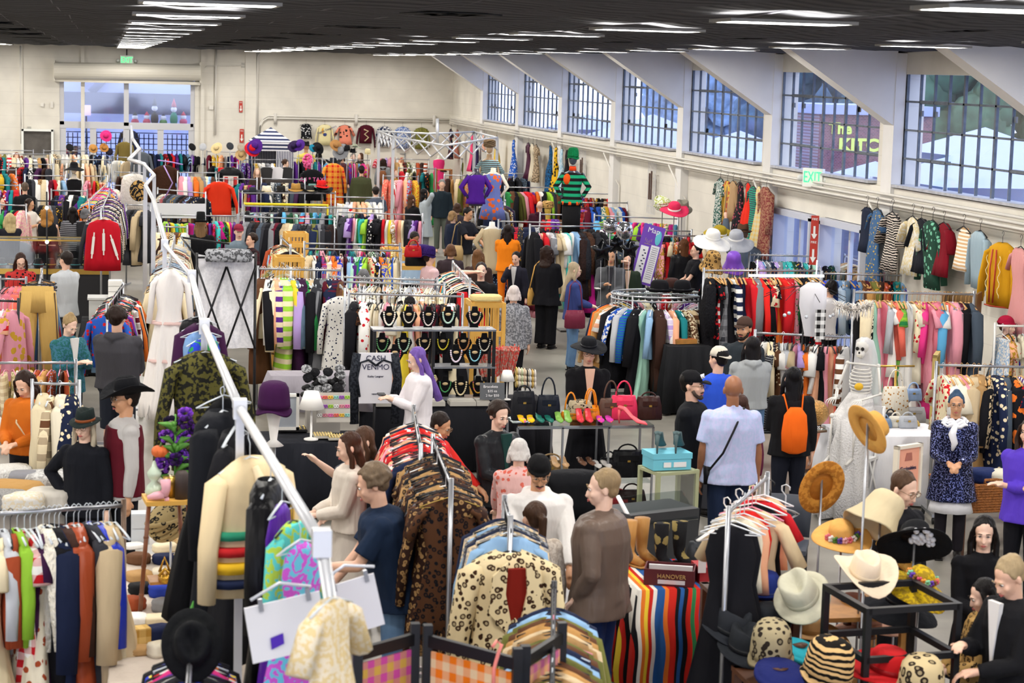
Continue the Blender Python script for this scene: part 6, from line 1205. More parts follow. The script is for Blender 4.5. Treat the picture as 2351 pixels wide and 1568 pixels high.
shoes(1535, 1030, '56686a', '%s tall grey suede stiletto on the blue box', .12, y=GY_, z=None, sp=.17, s=1.3, pat='velvet')
for o in COL.objects:
 if o.get('label', '').endswith('on the blue box'): o.location.z = gz + .152; o.rotation_euler.z = pi - .4
# -- skeleton bride
q = MB(); BON = mat('bone_white', 'dedbd4', .6); pk = at(1978, 772, y=19.6); sk = empty('skeleton', (pk.x + .02, 19.6, 0), -.75, 'seated white skeleton bride in lace veil at the jewellery table', 'skeleton')
ht = pk.z; hs = ht - .2
q.ball((0, .02, hs + .1), (.075, .095, .08), 16, 12); q.ball((0, -.05, hs + .02), (.045, .045, .05), 12, 8); q.obj('skull', BON, sk); q = MB()
for s in (-1, 1): q.ball((s * .03, -.078, hs + .075), (.019, .014, .02), 10, 8)
q.ball((0, -.092, hs + .035), (.01, .008, .014), 8, 6); q.obj('eye_socket', mat('socket_dark', '1a1512', .9), sk)
q = MB(); q.box((0, -.09, hs + .0), (.05, .012, .022)); q.obj('teeth', mat('teeth_c', 'c9c4b4', .5), sk, False)
q = MB(); q.tube([(0, .02, hs + .04), (0, .04, hs - .1), (0, .06, hs - .35), (0, .04, hs - .6)], .018, 8)
for k in range(9): zz = hs - .12 - .035 * k; rw = .075 + .05 * sin(pi * (k + 1) / 10); q.tube([(rw * sin(t), .05 - (rw * .95) * (1 - cos(t)) * .5 - .0, zz - .03 * (1 - cos(t)) * .5) for t in [j * pi / 6 - pi for j in range(13)]], .0085, 5)
q.tube([(-.17, .02, hs - .1), (0, -.03, hs - .09), (.17, .02, hs - .1)], .011, 6); q.ball((0, .03, hs - .62), (.13, .07, .06), 12, 6); q.obj('rib_cage', BON, sk)
for s in (-1, 1):
 q = MB(); sh = V((s * .17, .03, hs - .1)); el = V((s * .24, -.05, hs - .38)); wr = V((s * .14, -.32, hs - .42)); q.tube([sh, el], [.016, .013], 7); q.ball(sh, .024); q.ball(el, .02); q.tube([el + V((.01, 0, 0)), wr + V((.01, 0, 0))], .009, 6); q.tube([el - V((.01, 0, 0)), wr - V((.01, 0, 0))], .008, 6)
 for f in range(5): q.tube([wr, wr + V((-.03 + .015 * f, -.07, 0)), wr + V((-.05 + .025 * f, -.13, -.02)), wr + V((-.05 + .026 * f, -.16, -.05))], [.007, .006, .005, .004], 5)
 q.obj('arm', BON, sk)
 q = MB(); hp = V((s * .09, .02, hs - .64)); kn = V((s * .13, -.42, hs - .6)); an = V((s * .12, -.45, hs - 1.02)); q.tube([hp, kn], .018, 7); q.ball(kn, .028); q.tube([kn, an], .014, 7); q.tube([an, an + V((0, -.16, -.04))], [.02, .014], 6); q.obj('leg', BON, sk)
q = MB(); q.rings([ring(hs + .19, .03, .03, 20, cy=.03), ring(hs + .15, .09, .10, 20, .06, 6, cy=.05), ring(hs, .12, .1, 20, .12, 7, cy=.09), ring(hs - .3, .16, .1, 20, .2, 7, 1, cy=.12), ring(hs - .7, .2, .1, 20, .3, 8, 1, cy=.14)], cap=False)
o = q.obj('bridal_veil', mat('lace_veil', 'e9e8ea', .8, alpha=.55), None); o.location = sk.location; o.rotation_euler = sk.rotation_euler; tag(o, 'sheer white veil over the skeleton skull', 'veil')
q = MB(); q.rings([ring(hs - .4, .12, .12, 24, .1, 7), ring(hs - .55, .19, .2, 24, .15, 8, cy=-.1), ring(hs - .62, .2, .27, 24, .15, 8, cy=-.2), ring(max(.5, hs - .9), .2, .27, 24, .2, 9, cy=-.26), ring(.3, .22, .28, 24, .25, 9, cy=-.3), ring(.02, .3, .34, 24, .3, 9, cy=-.34)])
o = q.obj('wedding_dress', mat('lace_gown', 'e4e2e0', .85, bump=.8, bscale=50, alpha=.9), None); o.location = sk.location; o.rotation_euler = sk.rotation_euler; tag(o, 'white lace wedding dress spread to the floor', 'dress')
T(MB().ball((0, 0, 0), (.05, .03, .04), 10, 8), 'amber_brooch', 'yellow amber flower brooch on the skeleton', 'brooch', c='e0b020', loc=(sk.location.x - .1, 19.4, hs - .3), smooth=True)
e = empty('folding_chair', (sk.location.x + .05, 19.75, 0), -.75, 'white folding chair under the skeleton bride', 'chair'); MB().box((0, 0, .55), (.42, .4, .03)).obj('seat', PT, e, False, c='e8e8e6'); MB().box((0, .22, .95), (.42, .03, .25)).obj('backrest', PT, e, False, c='e8e8e6')
for a in (-1, 1): MB().tube([(a * .2, .22, 1.08), (a * .2, -.18, 0)], .015, 6).obj('leg', PT, e, c='e8e8e6'); MB().tube([(a * .2, -.15, .55), (a * .2, .22, 0)], .015, 6).obj('leg', PT, e, c='e8e8e6')
p = at(1905, 925, z=.76); drape(1.2, .8, .76, 'e4e4e8', 'tablecloth', 'white cloth on the jewellery table beside the skeleton', (p.x, 20.1, 0))
TJ = 20.1
for i, (x, y_, w, h, c, l, nm) in enumerate(((1916, 870, .2, .13, 'b9bdc4', 'silver box purse beside the disco ball', 'handbag'), (1895, 880, .16, .12, 'e2ddcf', 'cream ruched pouch on the jewellery table', 'handbag'), (1890, 855, .14, .14, '2a2a2e', 'small black purse near the disco ball', 'handbag'), (1868, 880, .16, .1, '7f95b0', 'blue grey folded purse on the jewellery table', 'handbag'), (1935, 900, .15, .06, 'c9a860', 'gold clutch in front of the silver purse', 'handbag'))):
 handbag(x, 905, .765, w, h, .1, c, l, hh=.05)
for o in list(COL.objects):
 if o.name.startswith('handbag') and abs(o.location.z - .765) < .003: o.location.y = TJ + R.uniform(-.1, .3)
p = at(1878, 850, y=TJ + .3); T(MB().ball((0, 0, .14), .14, 20, 14), 'disco_ball', 'amber lit mirror ball on the jewellery table', 'mirror ball', m=mat('mirror_ball', 'c99a5a', .2, .8, bump=1, bscale=60), loc=(p.x, TJ + .3, .765), smooth=True)
rr = random.Random(2)
for k in range(12):
 x_, y_ = p.x - .35 + rr.random() * .9, TJ - .35 + rr.random() * .4; o = T(MB().box((0, 0, .01), (.16, .11, .02)), 'brooch_tray', '%s tray of brooches on the white jewellery table, %s' % (['black', 'grey', 'brown', 'green'][k % 4], ['by the skeleton hand', 'at the aisle corner', 'toward the hanging dresses'][k // 4]), 'tray', c=['1c1c20', '85857f', '6a5038', '3f5a50'][k % 4], loc=(x_, y_, .766 + .0005 * k), rz=rr.random())
 q = MB()
 for j in range(10): q.ball((rr.uniform(-.07, .07), rr.uniform(-.04, .04), .024), .009, 5, 4)
 q.obj('brooch', PTG, o, c=rr.choice(['d8c080', 'e06a3a', '4aa0b0', 'd8d8dc', '8ad050']))
# -- tall mirror, poster, basket, screen
e = board(2143, 930, 20.8, .42, 1.15, 'standing_mirror', 'tall gilt framed mirror leaning beside the wooden hangers', 'mirror', m=mat('mirror_glass', 'b9c4c0', .05, .95), rz=62, frame='b9a05a')
MB().box((.0, .3, -.6), (.03, .5, .03)).obj('easel_foot', GOLDM, e, False)
e = board(2082, 1082, 16.6, .32, .46, 'framed_poster', 'peach framed price poster on a stand near the skeleton dress', 'poster', c='f0a98c', frame='e6dcc8', rz=28, stand=True); text('Curiosities', .05, INK, e, (0, -.014, .03)); text('& Co', .05, INK, e, (0, -.014, -.03)); MB().poly([(-.05, .1), (.05, .1), (.04, .17), (-.03, .17)], .004).xf(Matrix.Translation((0, -.013, 0))).obj('emblem', mat('poster_ink', 'b06a5a', .6), e, False)
p = at(2285, 1170, z=.45); e = empty('wicker_basket', (p.x, p.y + .2, 0), .12, 'long wicker basket of folded knitwear on a low stand', 'basket'); WK = mat('wicker', 'a8672f', .7, bump=1, bscale=70, var=.35, vscale=40)
q = MB()
for k in range(11): zz = .45 + .026 * k; w_ = .42 + .006 * k; q.tube([(w_ * x_, .24 * y_ * (1 + .015 * k), zz) for x_, y_ in [(-1, -1), (0, -1.03), (1, -1), (1.02, 0), (1, 1), (0, 1.03), (-1, 1), (-1.02, 0), (-1, -1)]], .0155, 6)
for k in range(26): t = k / 26 * 4; s_ = int(t); f = t - s_; ax, ay = [(-1 + 2 * f, -1), (1, -1 + 2 * f), (1 - 2 * f, 1), (-1, 1 - 2 * f)][s_]; q.tube([(ax * .43, ay * .245, .44), (ax * .47, ay * .27, .73)], .008, 5)
q.box((0, 0, .45), (.84, .48, .02)); q.obj('woven_side', WK, e); MB().tube([(-.2, -.27, .73), (-.2, -.27, .76), (.2, -.27, .76), (.2, -.27, .73)], .014, 6).obj('handle', WK, e)
for a in (-1, 1):
 for b in (-1, 1): MB().box((a * .36, b * .18, .22), (.04, .04, .44)).obj('leg', DWOOD, e, False)
def fold(px, py, z, w, d, h, c, lab, y=None, pat='plain', c2=None, name='folded_clothes', rz=0):
 p = at(px, py, z=z); q = MB(); q.rings([[(x_ * w / 2 * k_, y_ * d / 2 * k_, z_) for x_, y_ in [(cos(t) * (1.1 - .1 * cos(4 * t)), sin(t) * (1.1 - .1 * cos(4 * t))) for t in [2 * pi * j / 14 for j in range(14)]]] for z_, k_ in ((0, .96), (h * .3, 1.03), (h * .45, .97), (h * .7, 1.02), (h * .95, .9), (h, .5))])
 o = q.obj(name, fabric(pat), None, c=c, c2=c2); o.location = (p.x, y or p.y, z); o.rotation_euler = (0, 0, rz); tag(o, lab, name.split('_')[-1].replace('clothes', 'clothes')); return o
fold(2262, 1105, .7, .3, .3, .12, '23305e', 'navy folded sweater in the wicker basket'); fold(2300, 1108, .7, .3, .3, .12, 'dcd6c4', 'cream printed sweatshirt in the wicker basket'); fold(2325, 1112, .7, .2, .3, .12, 'c9b8a0', 'beige folded knit at the basket end')
e = empty('folding_screen', (10.5, 23.2, 0), 0, 'brown hinged folding screen behind the pink gown rail', 'screen')
for k, (x_, a) in enumerate(((-.3, 1.1), (-.08, -1.1), (.16, 1.0))): MB().box((x_, .1, .95), (.42, .03, 1.9), a).obj('screen_panel', mat('brown_board', '7a5c34', .6), e, False)
p = at(2066, 860, z=1.2); e = empty('bag_stand', (p.x, 21.3, 0), 0, 'gold bag stand beside the tall mirror', 'stand'); MB().tube([(0, 0, 0), (0, 0, 1.28)], .014, 8).obj('pole', GOLDM, e); MB().tube([(-.22, 0, 1.28), (.22, 0, 1.28)], .012, 8).obj('cross_bar', GOLDM, e); MB().box((0, 0, .02), (.5, .3, .02), .5).obj('base', GOLDM, e, False)
handbag(2052, 955, 0, .3, .34, .14, 'e6dfd0', 'white jewelled pouch hanging on the gold stand', y=21.2, hh=.22, pat='dots', c2='b07a3a', flap=False); handbag(2096, 920, 0, .2, .14, .05, '9ab4dc', 'pale blue clutch on the gold stand', y=21.25, hh=.08); handbag(2095, 970, 0, .3, .18, .08, 'b9b8bc', 'silver evening bag low on the gold stand', y=21.25, hh=.1)
# -- map board and balloons
e = board(1487, 585, 31.5, .36, .98, 'map_board', 'tall purple market map board leaning behind the balloons', 'sign', c='6a3ab0', rz=-8); e.rotation_euler = (math.radians(-8), math.radians(14), math.radians(-8))
text('Map', .12, PAPER, e, (-.0, -.014, .4)); MB().ball((.1, -.012, .3), (.05, .004, .12), 14, 10).obj('cameo', PT, e, c='5fc0d0'); MB().box((-.08, -.013, -.12), (.13, .006, .5)).box((.09, -.013, -.14), (.14, .006, .62)).obj('map_sheet', PAPER, e, False)
q = MB()
for k in range(16): q.box((.09, -.018, .13 - k * .034), (.1, .003, .006))
for k in range(8): q.box((-.08 + .03 * (k % 2), -.018, .06 - k * .045), (.03, .003, .02))
q.obj('map_lines', INK, e, False)
q = MB()
for k in range(5): q.box((-.1 + .025 * k, -.014, .2 + .02 * abs(2 - k)), (.006, .004, .05))
q.box((-.05, -.014, .17), (.11, .004, .008)); q.obj('candelabra', mat('cand_gold', 'a89080', .5), e, False)
T(MB().box((0, 0, .5), (.24, .3, 1.0)).box((0, -.1, 1.02), (.2, .1, .06)), 'info_counter', 'small black counter in front of the purple map board', 'counter', c='1d1d22', loc=(at(1490, 640, y=30.6).x + .06, 30.6, 0))
def balloon(px, py, y, s, lab, kind, c):
 p = at(px, py, y=y); e = empty('foil_balloon', p, 0, lab, 'balloon', 'foil balloons'); q = MB(); mm = mat('foil_silver', 'd4d6da', .12, .9) if kind != 'star' else mat('foil_black', '0e1014', .15, .5)
 if kind == 'star':
  rs = []
  for zz, k_ in ((-.05, .5), (-.035, .9), (0, 1), (.035, .9), (.05, .5)): rs.append([((s * k_ * (1 if j % 2 == 0 else .55)) * sin(2 * pi * j / 10), zz * 2 * s / .3, (s * k_ * (1 if j % 2 == 0 else .55)) * cos(2 * pi * j / 10)) for j in range(10)])
  q.rings(rs)
 else: q.ball((0, 0, 0), (s, s * .6, s * 1.05), 20, 14)
 q.obj('foil', mm, e)
 if kind == 'skull':
  q = MB()
  for a in (-1, 1): q.ball((a * s * .35, -s * .52, s * .2), (s * .2, s * .1, s * .2), 10, 8)
  for k in range(5): q.tube([(-s * .5 + s * .02 * k, -s * .57 + .02, -s * (.1 + .15 * k)), (0, -s * .62, -s * (.16 + .15 * k)), (s * .5 - s * .02 * k, -s * .57 + .02, -s * (.1 + .15 * k))], .008, 5)
  q.obj('skeleton_print', mat('print_black', '14161a', .4), e)
 if kind == 'rib':
  q = MB()
  for k in range(6): q.tube([(-s * .75, -s * .3, s * (.6 - .22 * k)), (0, -s * .62, s * (.55 - .22 * k)), (s * .75, -s * .3, s * (.6 - .22 * k))], .01, 5)
  q.obj('skeleton_print', mat('print_black', '14161a', .4), e)
 MB().tube([(0, .05, -s * .8), (.02, .05, -1.0)], .003, 4).obj('ribbon', PT, e, c='cfcfd4')
balloon(1402, 518, 30.5, .12, 'upright silver skeleton balloon', 'rib', 0); balloon(1434, 530, 30.3, .14, 'wide silver skeleton balloon beside the upright one', 'skull', 0); balloon(1382, 575, 30.1, .2, 'black star balloon below the skeleton balloons', 'star', 0); balloon(1415, 560, 30.6, .18, 'black star balloon behind the silver ones', 'star', 0); balloon(1446, 572, 30.2, .17, 'black star balloon near the purple board', 'star', 0)
# -- the stripped umbrella with veil and feathers
p = at(1900, 700, y=21.9); e = empty('umbrella_frame', (p.x - .3, 21.9, 0), 0, 'bare black umbrella frame hung with veil and crystals', 'umbrella'); zt_ = at(1870, 655, y=21.9).z
MB().tube([(0, 0, 0), (.02, 0, zt_)], .01, 6).obj('shaft', BLACKM, e)
for k in range(8): a = k * pi / 4; MB().tube([(.02, 0, zt_), (.02 + .3 * cos(a), .3 * sin(a), zt_ - .05), (.02 + .5 * cos(a), .5 * sin(a), zt_ - .14)], .004, 5).obj('rib', BLACKM, e)
for k in range(6): a = k * 1.1; MB().ball((.3 * cos(a), -.2 + .2 * sin(a), zt_ - .32), .022, 10, 8).obj('crystal', mat('crystal', 'dfe6ee', .1, .6), e)
q = MB(); rr = random.Random(11)
for k in range(260): t = rr.random(); a = rr.random() * 2 * pi; c_ = V((t * .42, -.1, -.05 * sin(pi * t))); q.tube([c_, c_ + V((.03 * cos(a), .07 * sin(a), .07 * cos(a * 2.3))), c_ + V((.05 * cos(a), .1 * sin(a), .1 * cos(a * 2.3) - .02))], [.006, .004, .001], 3)
pq = at(1912, 700, y=21.6); T(q, 'feather_boa', 'fluffy white feather boa on the umbrella frame', 'boa', c='ece6de', loc=pq, smooth=True)
q = MB(); q.rings([ring(.12, .06, .06, 18, .1, 5), ring(.05, .16, .12, 18, .15, 6), ring(-.15, .16, .1, 18, .3, 6), ring(-.5, .08, .06, 18, .4, 6)], cap=False); pv = at(1868, 672, y=21.7); T(q, 'tulle_veil', 'cloudy white tulle veil on the umbrella frame', 'veil', m=mat('tulle', 'ecebf0', .8, alpha=.75), loc=pv, smooth=True)
q = MB().box((0, 0, 0), (.12, .012, .34)); pv = at(1883, 745, y=21.5); T(q, 'checked_scarf', 'black and white checked scarf under the umbrella frame', 'scarf', c='1c1a1a', c2='e6e6e4', m=fabric('check'), loc=pv)
T(MB().box((0, .0, 0), (1.0, .04, .03)).box((-.4, 0, .1), (.01, .01, .2)).box((.4, 0, .1), (.01, .01, .2)), 'strip_light', 'bright white strip light over the red gown rail', 'light', m=mat('strip_white', (1, .98, .95), .5, emit=6), loc=at(1806, 633, y=24.4))
# == nearer stalls
BRZ = mat('bronze_pipe', '6a5648', .35, .6)
rack(-25, 1181, 284, 1160, 'bronze posted rack by the camel knitwear', 'mixed', z=1.72, hang='clear', sp=.045, thick=.9, scale=1.05, jit=.22, seq='cream:dress silver:shirt rust:shirt lime:shirt white:dress:check:red ivory:gown:floral:rust plum:dress ivory:jacket:fur:white black:coat black:gown navy:coat chocolate:jacket rust:coat:leather brown:gown:floral:cream black:gown charcoal:coat royal:jacket:leather beige:coat cream:gown beige:gown ivory:gown'.split(), gap=.03, n=20)
for o in COL.objects:
 if o.get('label', '').endswith('by the camel knitwear') and o.name.startswith('clothes_rack'):
  for c in o.children:
   if c.name.startswith('upright'): c.data.materials[0] = BRZ
p0, p1 = at(-25, 1240, z=1.55), at(165, 1222, z=1.55); rack_frame(p0, p1, 'thin front bar of the bronze posted rack')
p = at(70, 1140, z=.8); drape(1.5, .9, .78, 'b9b2a8', 'tablecloth', 'grey cloth under the folded knitwear', (p.x, p.y + .2, 0))
for i, (x, y_, w, c, pt, l) in enumerate(((20, 1105, .4, 'e2dfd8', 'fur', 'white fluffy folded fur on the knitwear table'), (62, 1118, .3, '8a8a90', 'plain', 'grey quilted scarf on the knitwear table'), (112, 1118, .42, 'a6a5a4', 'mottle', 'grey boucle knit with a paper tag'), (138, 1092, .36, '4a5560', 'plain', 'slate folded cardigan on the knitwear table'), (30, 1145, .5, 'b08850', 'plain', 'camel folded coat at the table front'), (115, 1160, .38, 'c9c4ba', 'plain', 'pale grey folded knit under the boucle one'), (10, 1165, .36, '2a2420', 'fur', 'dark fur hat beside the camel coat'), (55, 1170, .34, 'd8cbb0', 'mottle', 'cream woven blanket at the table edge'))):
 fold(x, y_, .785, w, w * .8, .14, c, l, pat=pt, c2='d8d8d6', rz=R.uniform(-.4, .4))
p = at(400, 1420, z=.78); drape(1.1, 3.2, .78, 'c9bcae', 'tablecloth', 'pinkish beige cloth under the scarves and stool', (p.x + .12, p.y + .2, 0)); rr = random.Random(4)
CL = [('white', 'e8e6e2', 'lace'), ('ivory', 'dcd2bc', 'ruched'), ('brown', '6a4a34', 'leather'), ('royal blue', '2a3fa0', 'silk'), ('tan', 'b08a5a', 'knitted'), ('grey', '8a8a8c', 'wool'), ('black', '1c1c1e', 'satin'), ('cream', 'e6d8b8', 'printed'), ('rust', '9a4a2c', 'suede'), ('navy', '20284a', 'cotton')]
k = 0
for r_ in range(8):
 for c_ in range(3):
  x, y_ = 312 + c_ * 58 + rr.uniform(-10, 10), 1262 + r_ * 34 + rr.uniform(-6, 6); nm, c, kd = CL[(k * 7 + r_) % 10]; k += 1
  fold(x, y_, .785, rr.uniform(.13, .2), rr.uniform(.12, .18), rr.uniform(.03, .09), c, '%s %s scarf on the stool table, %s row back, %s column' % (nm, kd, ['eighth', 'seventh', 'sixth', 'fifth', 'fourth', 'third', 'second', 'first'][r_], ['outer', 'centre', 'inner'][c_]), pat='mottle' if k % 3 == 0 else 'plain', c2='c9b48a', name='folded_scarf', rz=rr.random())['group'] = 'scarves on the stool table'
T(MB().box((0, 0, .12), (.14, .14, .24)).box((0, -.072, .06), (.12, .01, .1)).box((0, -.072, .18), (.12, .01, .1)), 'drawer_box', 'clear plastic drawer box behind the stool', 'box', c='c4c8cc', loc=at(322, 1245, z=.785))
T(MB().box((0, 0, .05), (.16, .1, .1)), 'basket_purse', 'small gold woven purse on the scarf table', 'purse', c='b98e42', c2='e2c07a', m=fabric('check'), loc=at(314, 1475, z=.785), rz=.3)
SX = at(382, 1146, y=13.5); stz = SX.z; e = empty('bamboo_stool', (SX.x, 13.5, .785), .1, 'tall bamboo stool of flowers and pottery on the scarf table', 'stool'); hs_ = stz - .785; BAM = mat('bamboo', '7a4526', .4, var=.3, vscale=12)
MB().box((0, 0, hs_), (.3, .28, .03)).obj('seat', YWOOD, e, False); q = MB()
for a, b in ((-.13, -.1), (.13, -.1), (-.1, .11), (.1, .11)):
 q = MB(); q.tube([(a, b, hs_ - .01), (a * 1.25, b * 1.3, hs_ * .5), (a * 1.5, b * 1.5, 0)], .015, 8)
 for t in (.3, .55, .8): q.ball((a * (1 + .5 * t), b * (1 + .5 * t), hs_ * (1 - t)), .019, 8, 6)
 q.obj('leg', BAM, e)
MB().box((.03, 0, hs_ * .28), (.3, .2, .02)).obj('lower_shelf', WOOD, e, False)
def pot(dx, dy, prof, name, lab, c, cat, m=None, dz=0): return T(MB().lathe(prof, 18), name, lab, cat, c=c, m=m, loc=(SX.x + dx, 13.5 + dy, stz + .016 + dz), smooth=True)
pot(-.08, .05, [(.05, 0), (.065, .03), (.05, .07), (.02, .1), (.045, .13), (.05, .16), (.02, .2), (.008, .24)], 'candy_jar', 'tiered glass candy jar on the bamboo stool', 'c9d8c8', 'jar', mat('candy_glass', 'c4d6c0', .15))
for dx, dz, s_, l in ((-.04, .26, .055, 'upper orange ceramic pumpkin'), (.03, .03, .06, 'lower orange ceramic pumpkin')):
 q = MB()
 for k in range(8): a = k * pi / 4; q.ball((s_ * .5 * cos(a), s_ * .5 * sin(a), s_ * .7), (s_ * .6, s_ * .6, s_ * .7), 8, 6)
 o = T(q, 'pumpkin', l + ' on the bamboo stool', 'pumpkin', c='d8682a', loc=(SX.x + dx, 13.5 + .08, stz + .016 + dz), smooth=True); MB().tube([(0, 0, s_ * 1.3), (.01, 0, s_ * 1.8)], .008, 5).obj('stem', PT, o, c='5a7a3a')
pot(.03, .0, [(.04, 0), (.05, .1), (.055, .14)], 'brass_vase', 'brass vase behind the pink boot', 'b98a2a', 'vase', GOLDM); pot(.1, -.06, [(.045, 0), (.045, .17), (.03, .19)], 'wrapped_candle', 'dark cellophane wrapped candle on the bamboo stool', '3a2e2a', 'candle')
q = MB(); q.tube([(-.11, 0, .02), (-.06, 0, .03), (0, 0, .04)], [.014, .028, .03], 8); q.tube([(0, 0, .03), (.015, 0, .08), (.01, 0, .14)], [.03, .03, .036], 8); q.box((.02, 0, .005), (.03, .03, .03)); T(q, 'ceramic_boot', 'small pink ceramic boot on the bamboo stool', 'ornament', c='e2a8b4', loc=(SX.x - .02, 13.5 - .11, stz + .016), smooth=True)
q = MB(); e2 = empty('purple_flowers', (SX.x + .06, 13.58, stz + .02), 0, 'arrangement of purple and black glitter flowers on the bamboo stool', 'flowers')
for k in range(14):
 c_ = V((rr.uniform(-.09, .09), rr.uniform(-.06, .04), rr.uniform(.16, .58))); q = MB()
 for j in range(9): q.ball(c_ + V((.035 * cos(j * .7), .02 * sin(j * 1.9), .03 * sin(j * .7))), (.022, .014, .02), 7, 5)
 q.obj('blossom', fabric('mottle'), e2, c=['3a1460', '5a2a9a', '1c1030'][k % 3], c2='8a4ac0' if k % 2 else '16121c')
q = MB()
for k in range(22): a = rr.uniform(-1.4, 1.4); b = rr.uniform(.05, .5); q.tube([(0, 0, b), (.06 * sin(a), -.03, b + .06), (.12 * sin(a), -.03, b + .07)], [.006, .022, .003], 4)
q.tube([(0, 0, 0), (0, 0, .55)], .008, 5); q.obj('leaves', PT, e2, c='4f8a2f')
e3 = empty('gold_sandals', (SX.x + .05, 13.45, .785 + hs_ * .28 + .01), 0, 'pair of gold platform sandals on the lower stool shelf', 'shoes')
for s in (-1, 1): q = MB(); q.rings([ring(0, .045, .11, 12, cx=s * .06), ring(.05, .04, .1, 12, cx=s * .06)]); q.tube([(s * .06 - .04, -.05, .04), (s * .06, -.05, .09), (s * .06 + .04, -.05, .04)], .012, 6); q.tube([(s * .06 - .035, .06, .04), (s * .06, .07, .14), (s * .06 + .035, .06, .04)], .01, 6); q.tube([(s * .06, .08, .05), (s * .06, .09, -.0)], .02, 6); q.obj('sandal', mat('gold_leather', 'c99a35', .25, .7), e3)
hat('turban', 392, 1215, 'a89468', 'black and tan fur hat hanging behind the bamboo stool', pat='leopard', c2='121214', y=14.6, s=1.2, tx=.5, stand='thin stand behind the bamboo stool')
rack(440, 1452, 428, 1640, 'rack with the clear bead finial', 'bright', 'shirt', z=1.62, sp=.05, hang='black', jit=.08, seq='black:jacket royal:shirt:floral:yellow black:shirt:floral:orange white:shirt:floral:red hotpink:sweater purple:shirt white:blouse charcoal:jacket'.split(), thick=.9)
p = at(440, 1452, z=1.66); T(MB().ball((0, 0, 0), .028, 12, 8).ball((0, -.05, -.0), .022, 12, 8).ball((0, .05, 0), .022, 12, 8), 'rail_finial', 'clear bead finial on the end of the near rack', 'finial', m=CHROME, loc=p, smooth=True)
hat('fedora', 441, 1480, '131416', 'black felt fedora hooked behind the bead finial', z=1.69, tx=1.15, rz=0, s=1.05); T(MB().tube([(0, 0, 0), (.01, 0, .09), (.03, 0, .19)], [.004, .022, .002], 6), 'green_leaf', 'long green leaf standing by the bead finial', 'leaf', c='3f8a2a', loc=at(430, 1462, y=10.2), smooth=True)
for x, y_, yy, w, h, roll, l in ((657, 1440, 8.85, .35, .27, -10, 'white sign board with a purple square clipped to a clear hanger'), (812, 1392, 9.35, .26, .27, -14, 'plain white sign board clipped beside the canopy leg')):
 e = board(x, y_, yy, w, h, 'clipped_sign', l, 'sign', c='e6e6ea', rz=8, d=.006); e.rotation_euler = (.06, math.radians(roll), .12)
 MB().box((-.1 * w / .35, -.01, h / 2), (.02, .012, .06)).box((.12 * w / .35, -.01, h / 2), (.02, .012, .06)).obj('clip', CHROME, e, False); MB().tube([(-.14, 0, h / 2 + .03), (0, 0, h / 2 + .08), (.14, 0, h / 2 + .03)], .008, 6).obj('hanger', mat('clear_plastic', 'cfd2da', .15), e)
 if w > .3: MB().poly([(-.08, -.03), (-.02, -.02), (-.022, -.07), (-.083, -.085)], .004).xf(Matrix.Translation((0, -.012, 0))).obj('purple_square', PT, e, False, c='4a1fb0')
PK = [('c24a96', 'c9a24a', 'first'), ('ef7a1a', 'e6c9a0', 'second'), ('c86a98', 'e0a87a', 'third')]; pts = [at(822, 1484, z=1.72), at(953, 1448, z=1.72), at(982, 1452, z=1.72), at(1188, 1506, z=1.72), at(1206, 1500, z=1.72), at(1290, 1446, z=1.72)]
e = empty('patchwork_screen', (pts[2].x, pts[2].y, 0), 0, 'black framed three fold screen with pink and orange weave panels', 'screen'); o_ = -V((pts[2].x, pts[2].y, 0))
for k in range(3):
 a, b = pts[2 * k] + o_, pts[2 * k + 1] + o_; dd = b - a; L_ = dd.length; rz = math.atan2(dd.y, dd.x); m = (a + b) / 2
 q = MB(); q.box((a.x, a.y, .88), (.045, .045, 1.76)); q.box((b.x, b.y, .88), (.045, .045, 1.76)); q.box((m.x, m.y, 1.68), (L_, .03, .06), rz); q.box((m.x, m.y, .15), (L_, .03, .06), rz); q.obj('frame', BLACKM, e, False)
 o = MB().box((0, 0, 0), (L_ - .06, .012, 1.42)).obj('weave_panel', fabric('check'), e, False, c=PK[k][0], c2=PK[k][1]); o.location = (m.x, m.y, .92); o.rotation_euler = (0, 0, rz)
p = at(1130, 1500, z=1.76); T(MB().tube([(0, 0, .03), (.02, 0, .06), (.045, 0, .04), (.03, 0, .0), (.01, 0, -.08), (.01, 0, -.2)], .009, 6), 'pink_hanger', 'pink plastic hanger hooked over the orange screen', 'hanger', c='f08a80', loc=p, smooth=True)
rack(950, 940, 966, 1030, 'rail of red and peach blouses', 'warm', 'shirt', z=1.78, sp=.055, hang='black', jit=.12, seq='white:blouse peach:shirt red:blouse:floral:white navy:jacket peach:blouse scarlet:jacket:floral:white coral:shirt red:jacket black:shirt peach:blouse:floral:red scarlet:shirt:floral:white pink:blouse'.split())
rack(994, 1008, 1036, 1112, 'chain rail of leopard coats', 'leo', 'long', z=1.82, sp=.05, hang='black', jit=.14, thick=.8, seq='black:coat brown:dress:leopard:black tan:coat:leopard:black chocolate:dress:leopard:grey black:dress:mottle:grey chocolate:dress:leopard:tan brown:coat:leopard:black chocolate:dress:mottle:brown chocolate:coat:leopard:tan brown:dress:leopard:black'.split())
rack(1158, 1150, 1172, 1198, 'rail behind the big leopard coat', 'grey', 'jack', z=1.80, sp=.07, hang='black', jit=.1, seq='navy:jacket beige:jacket:mottle:grey lightblue:shirt grey:coat:mottle:black'.split())
o = hang_big('coat', 1172, 1222, 11.6, 4, 'e2cfa4', 'large cream leopard print coat with dark red lining', c2='3a2416', pat='leopard', thick=1.5, scale=1.12, hanger='black', v=1)
MB().poly([(-.055, -.17), (.055, -.17), (.065, -.3), (.0, -.56), (-.065, -.3)], .03).xf(Matrix.Translation((0, -.125, 0))).obj('lining', fabric('velvet'), o, False, c='7a1c12')
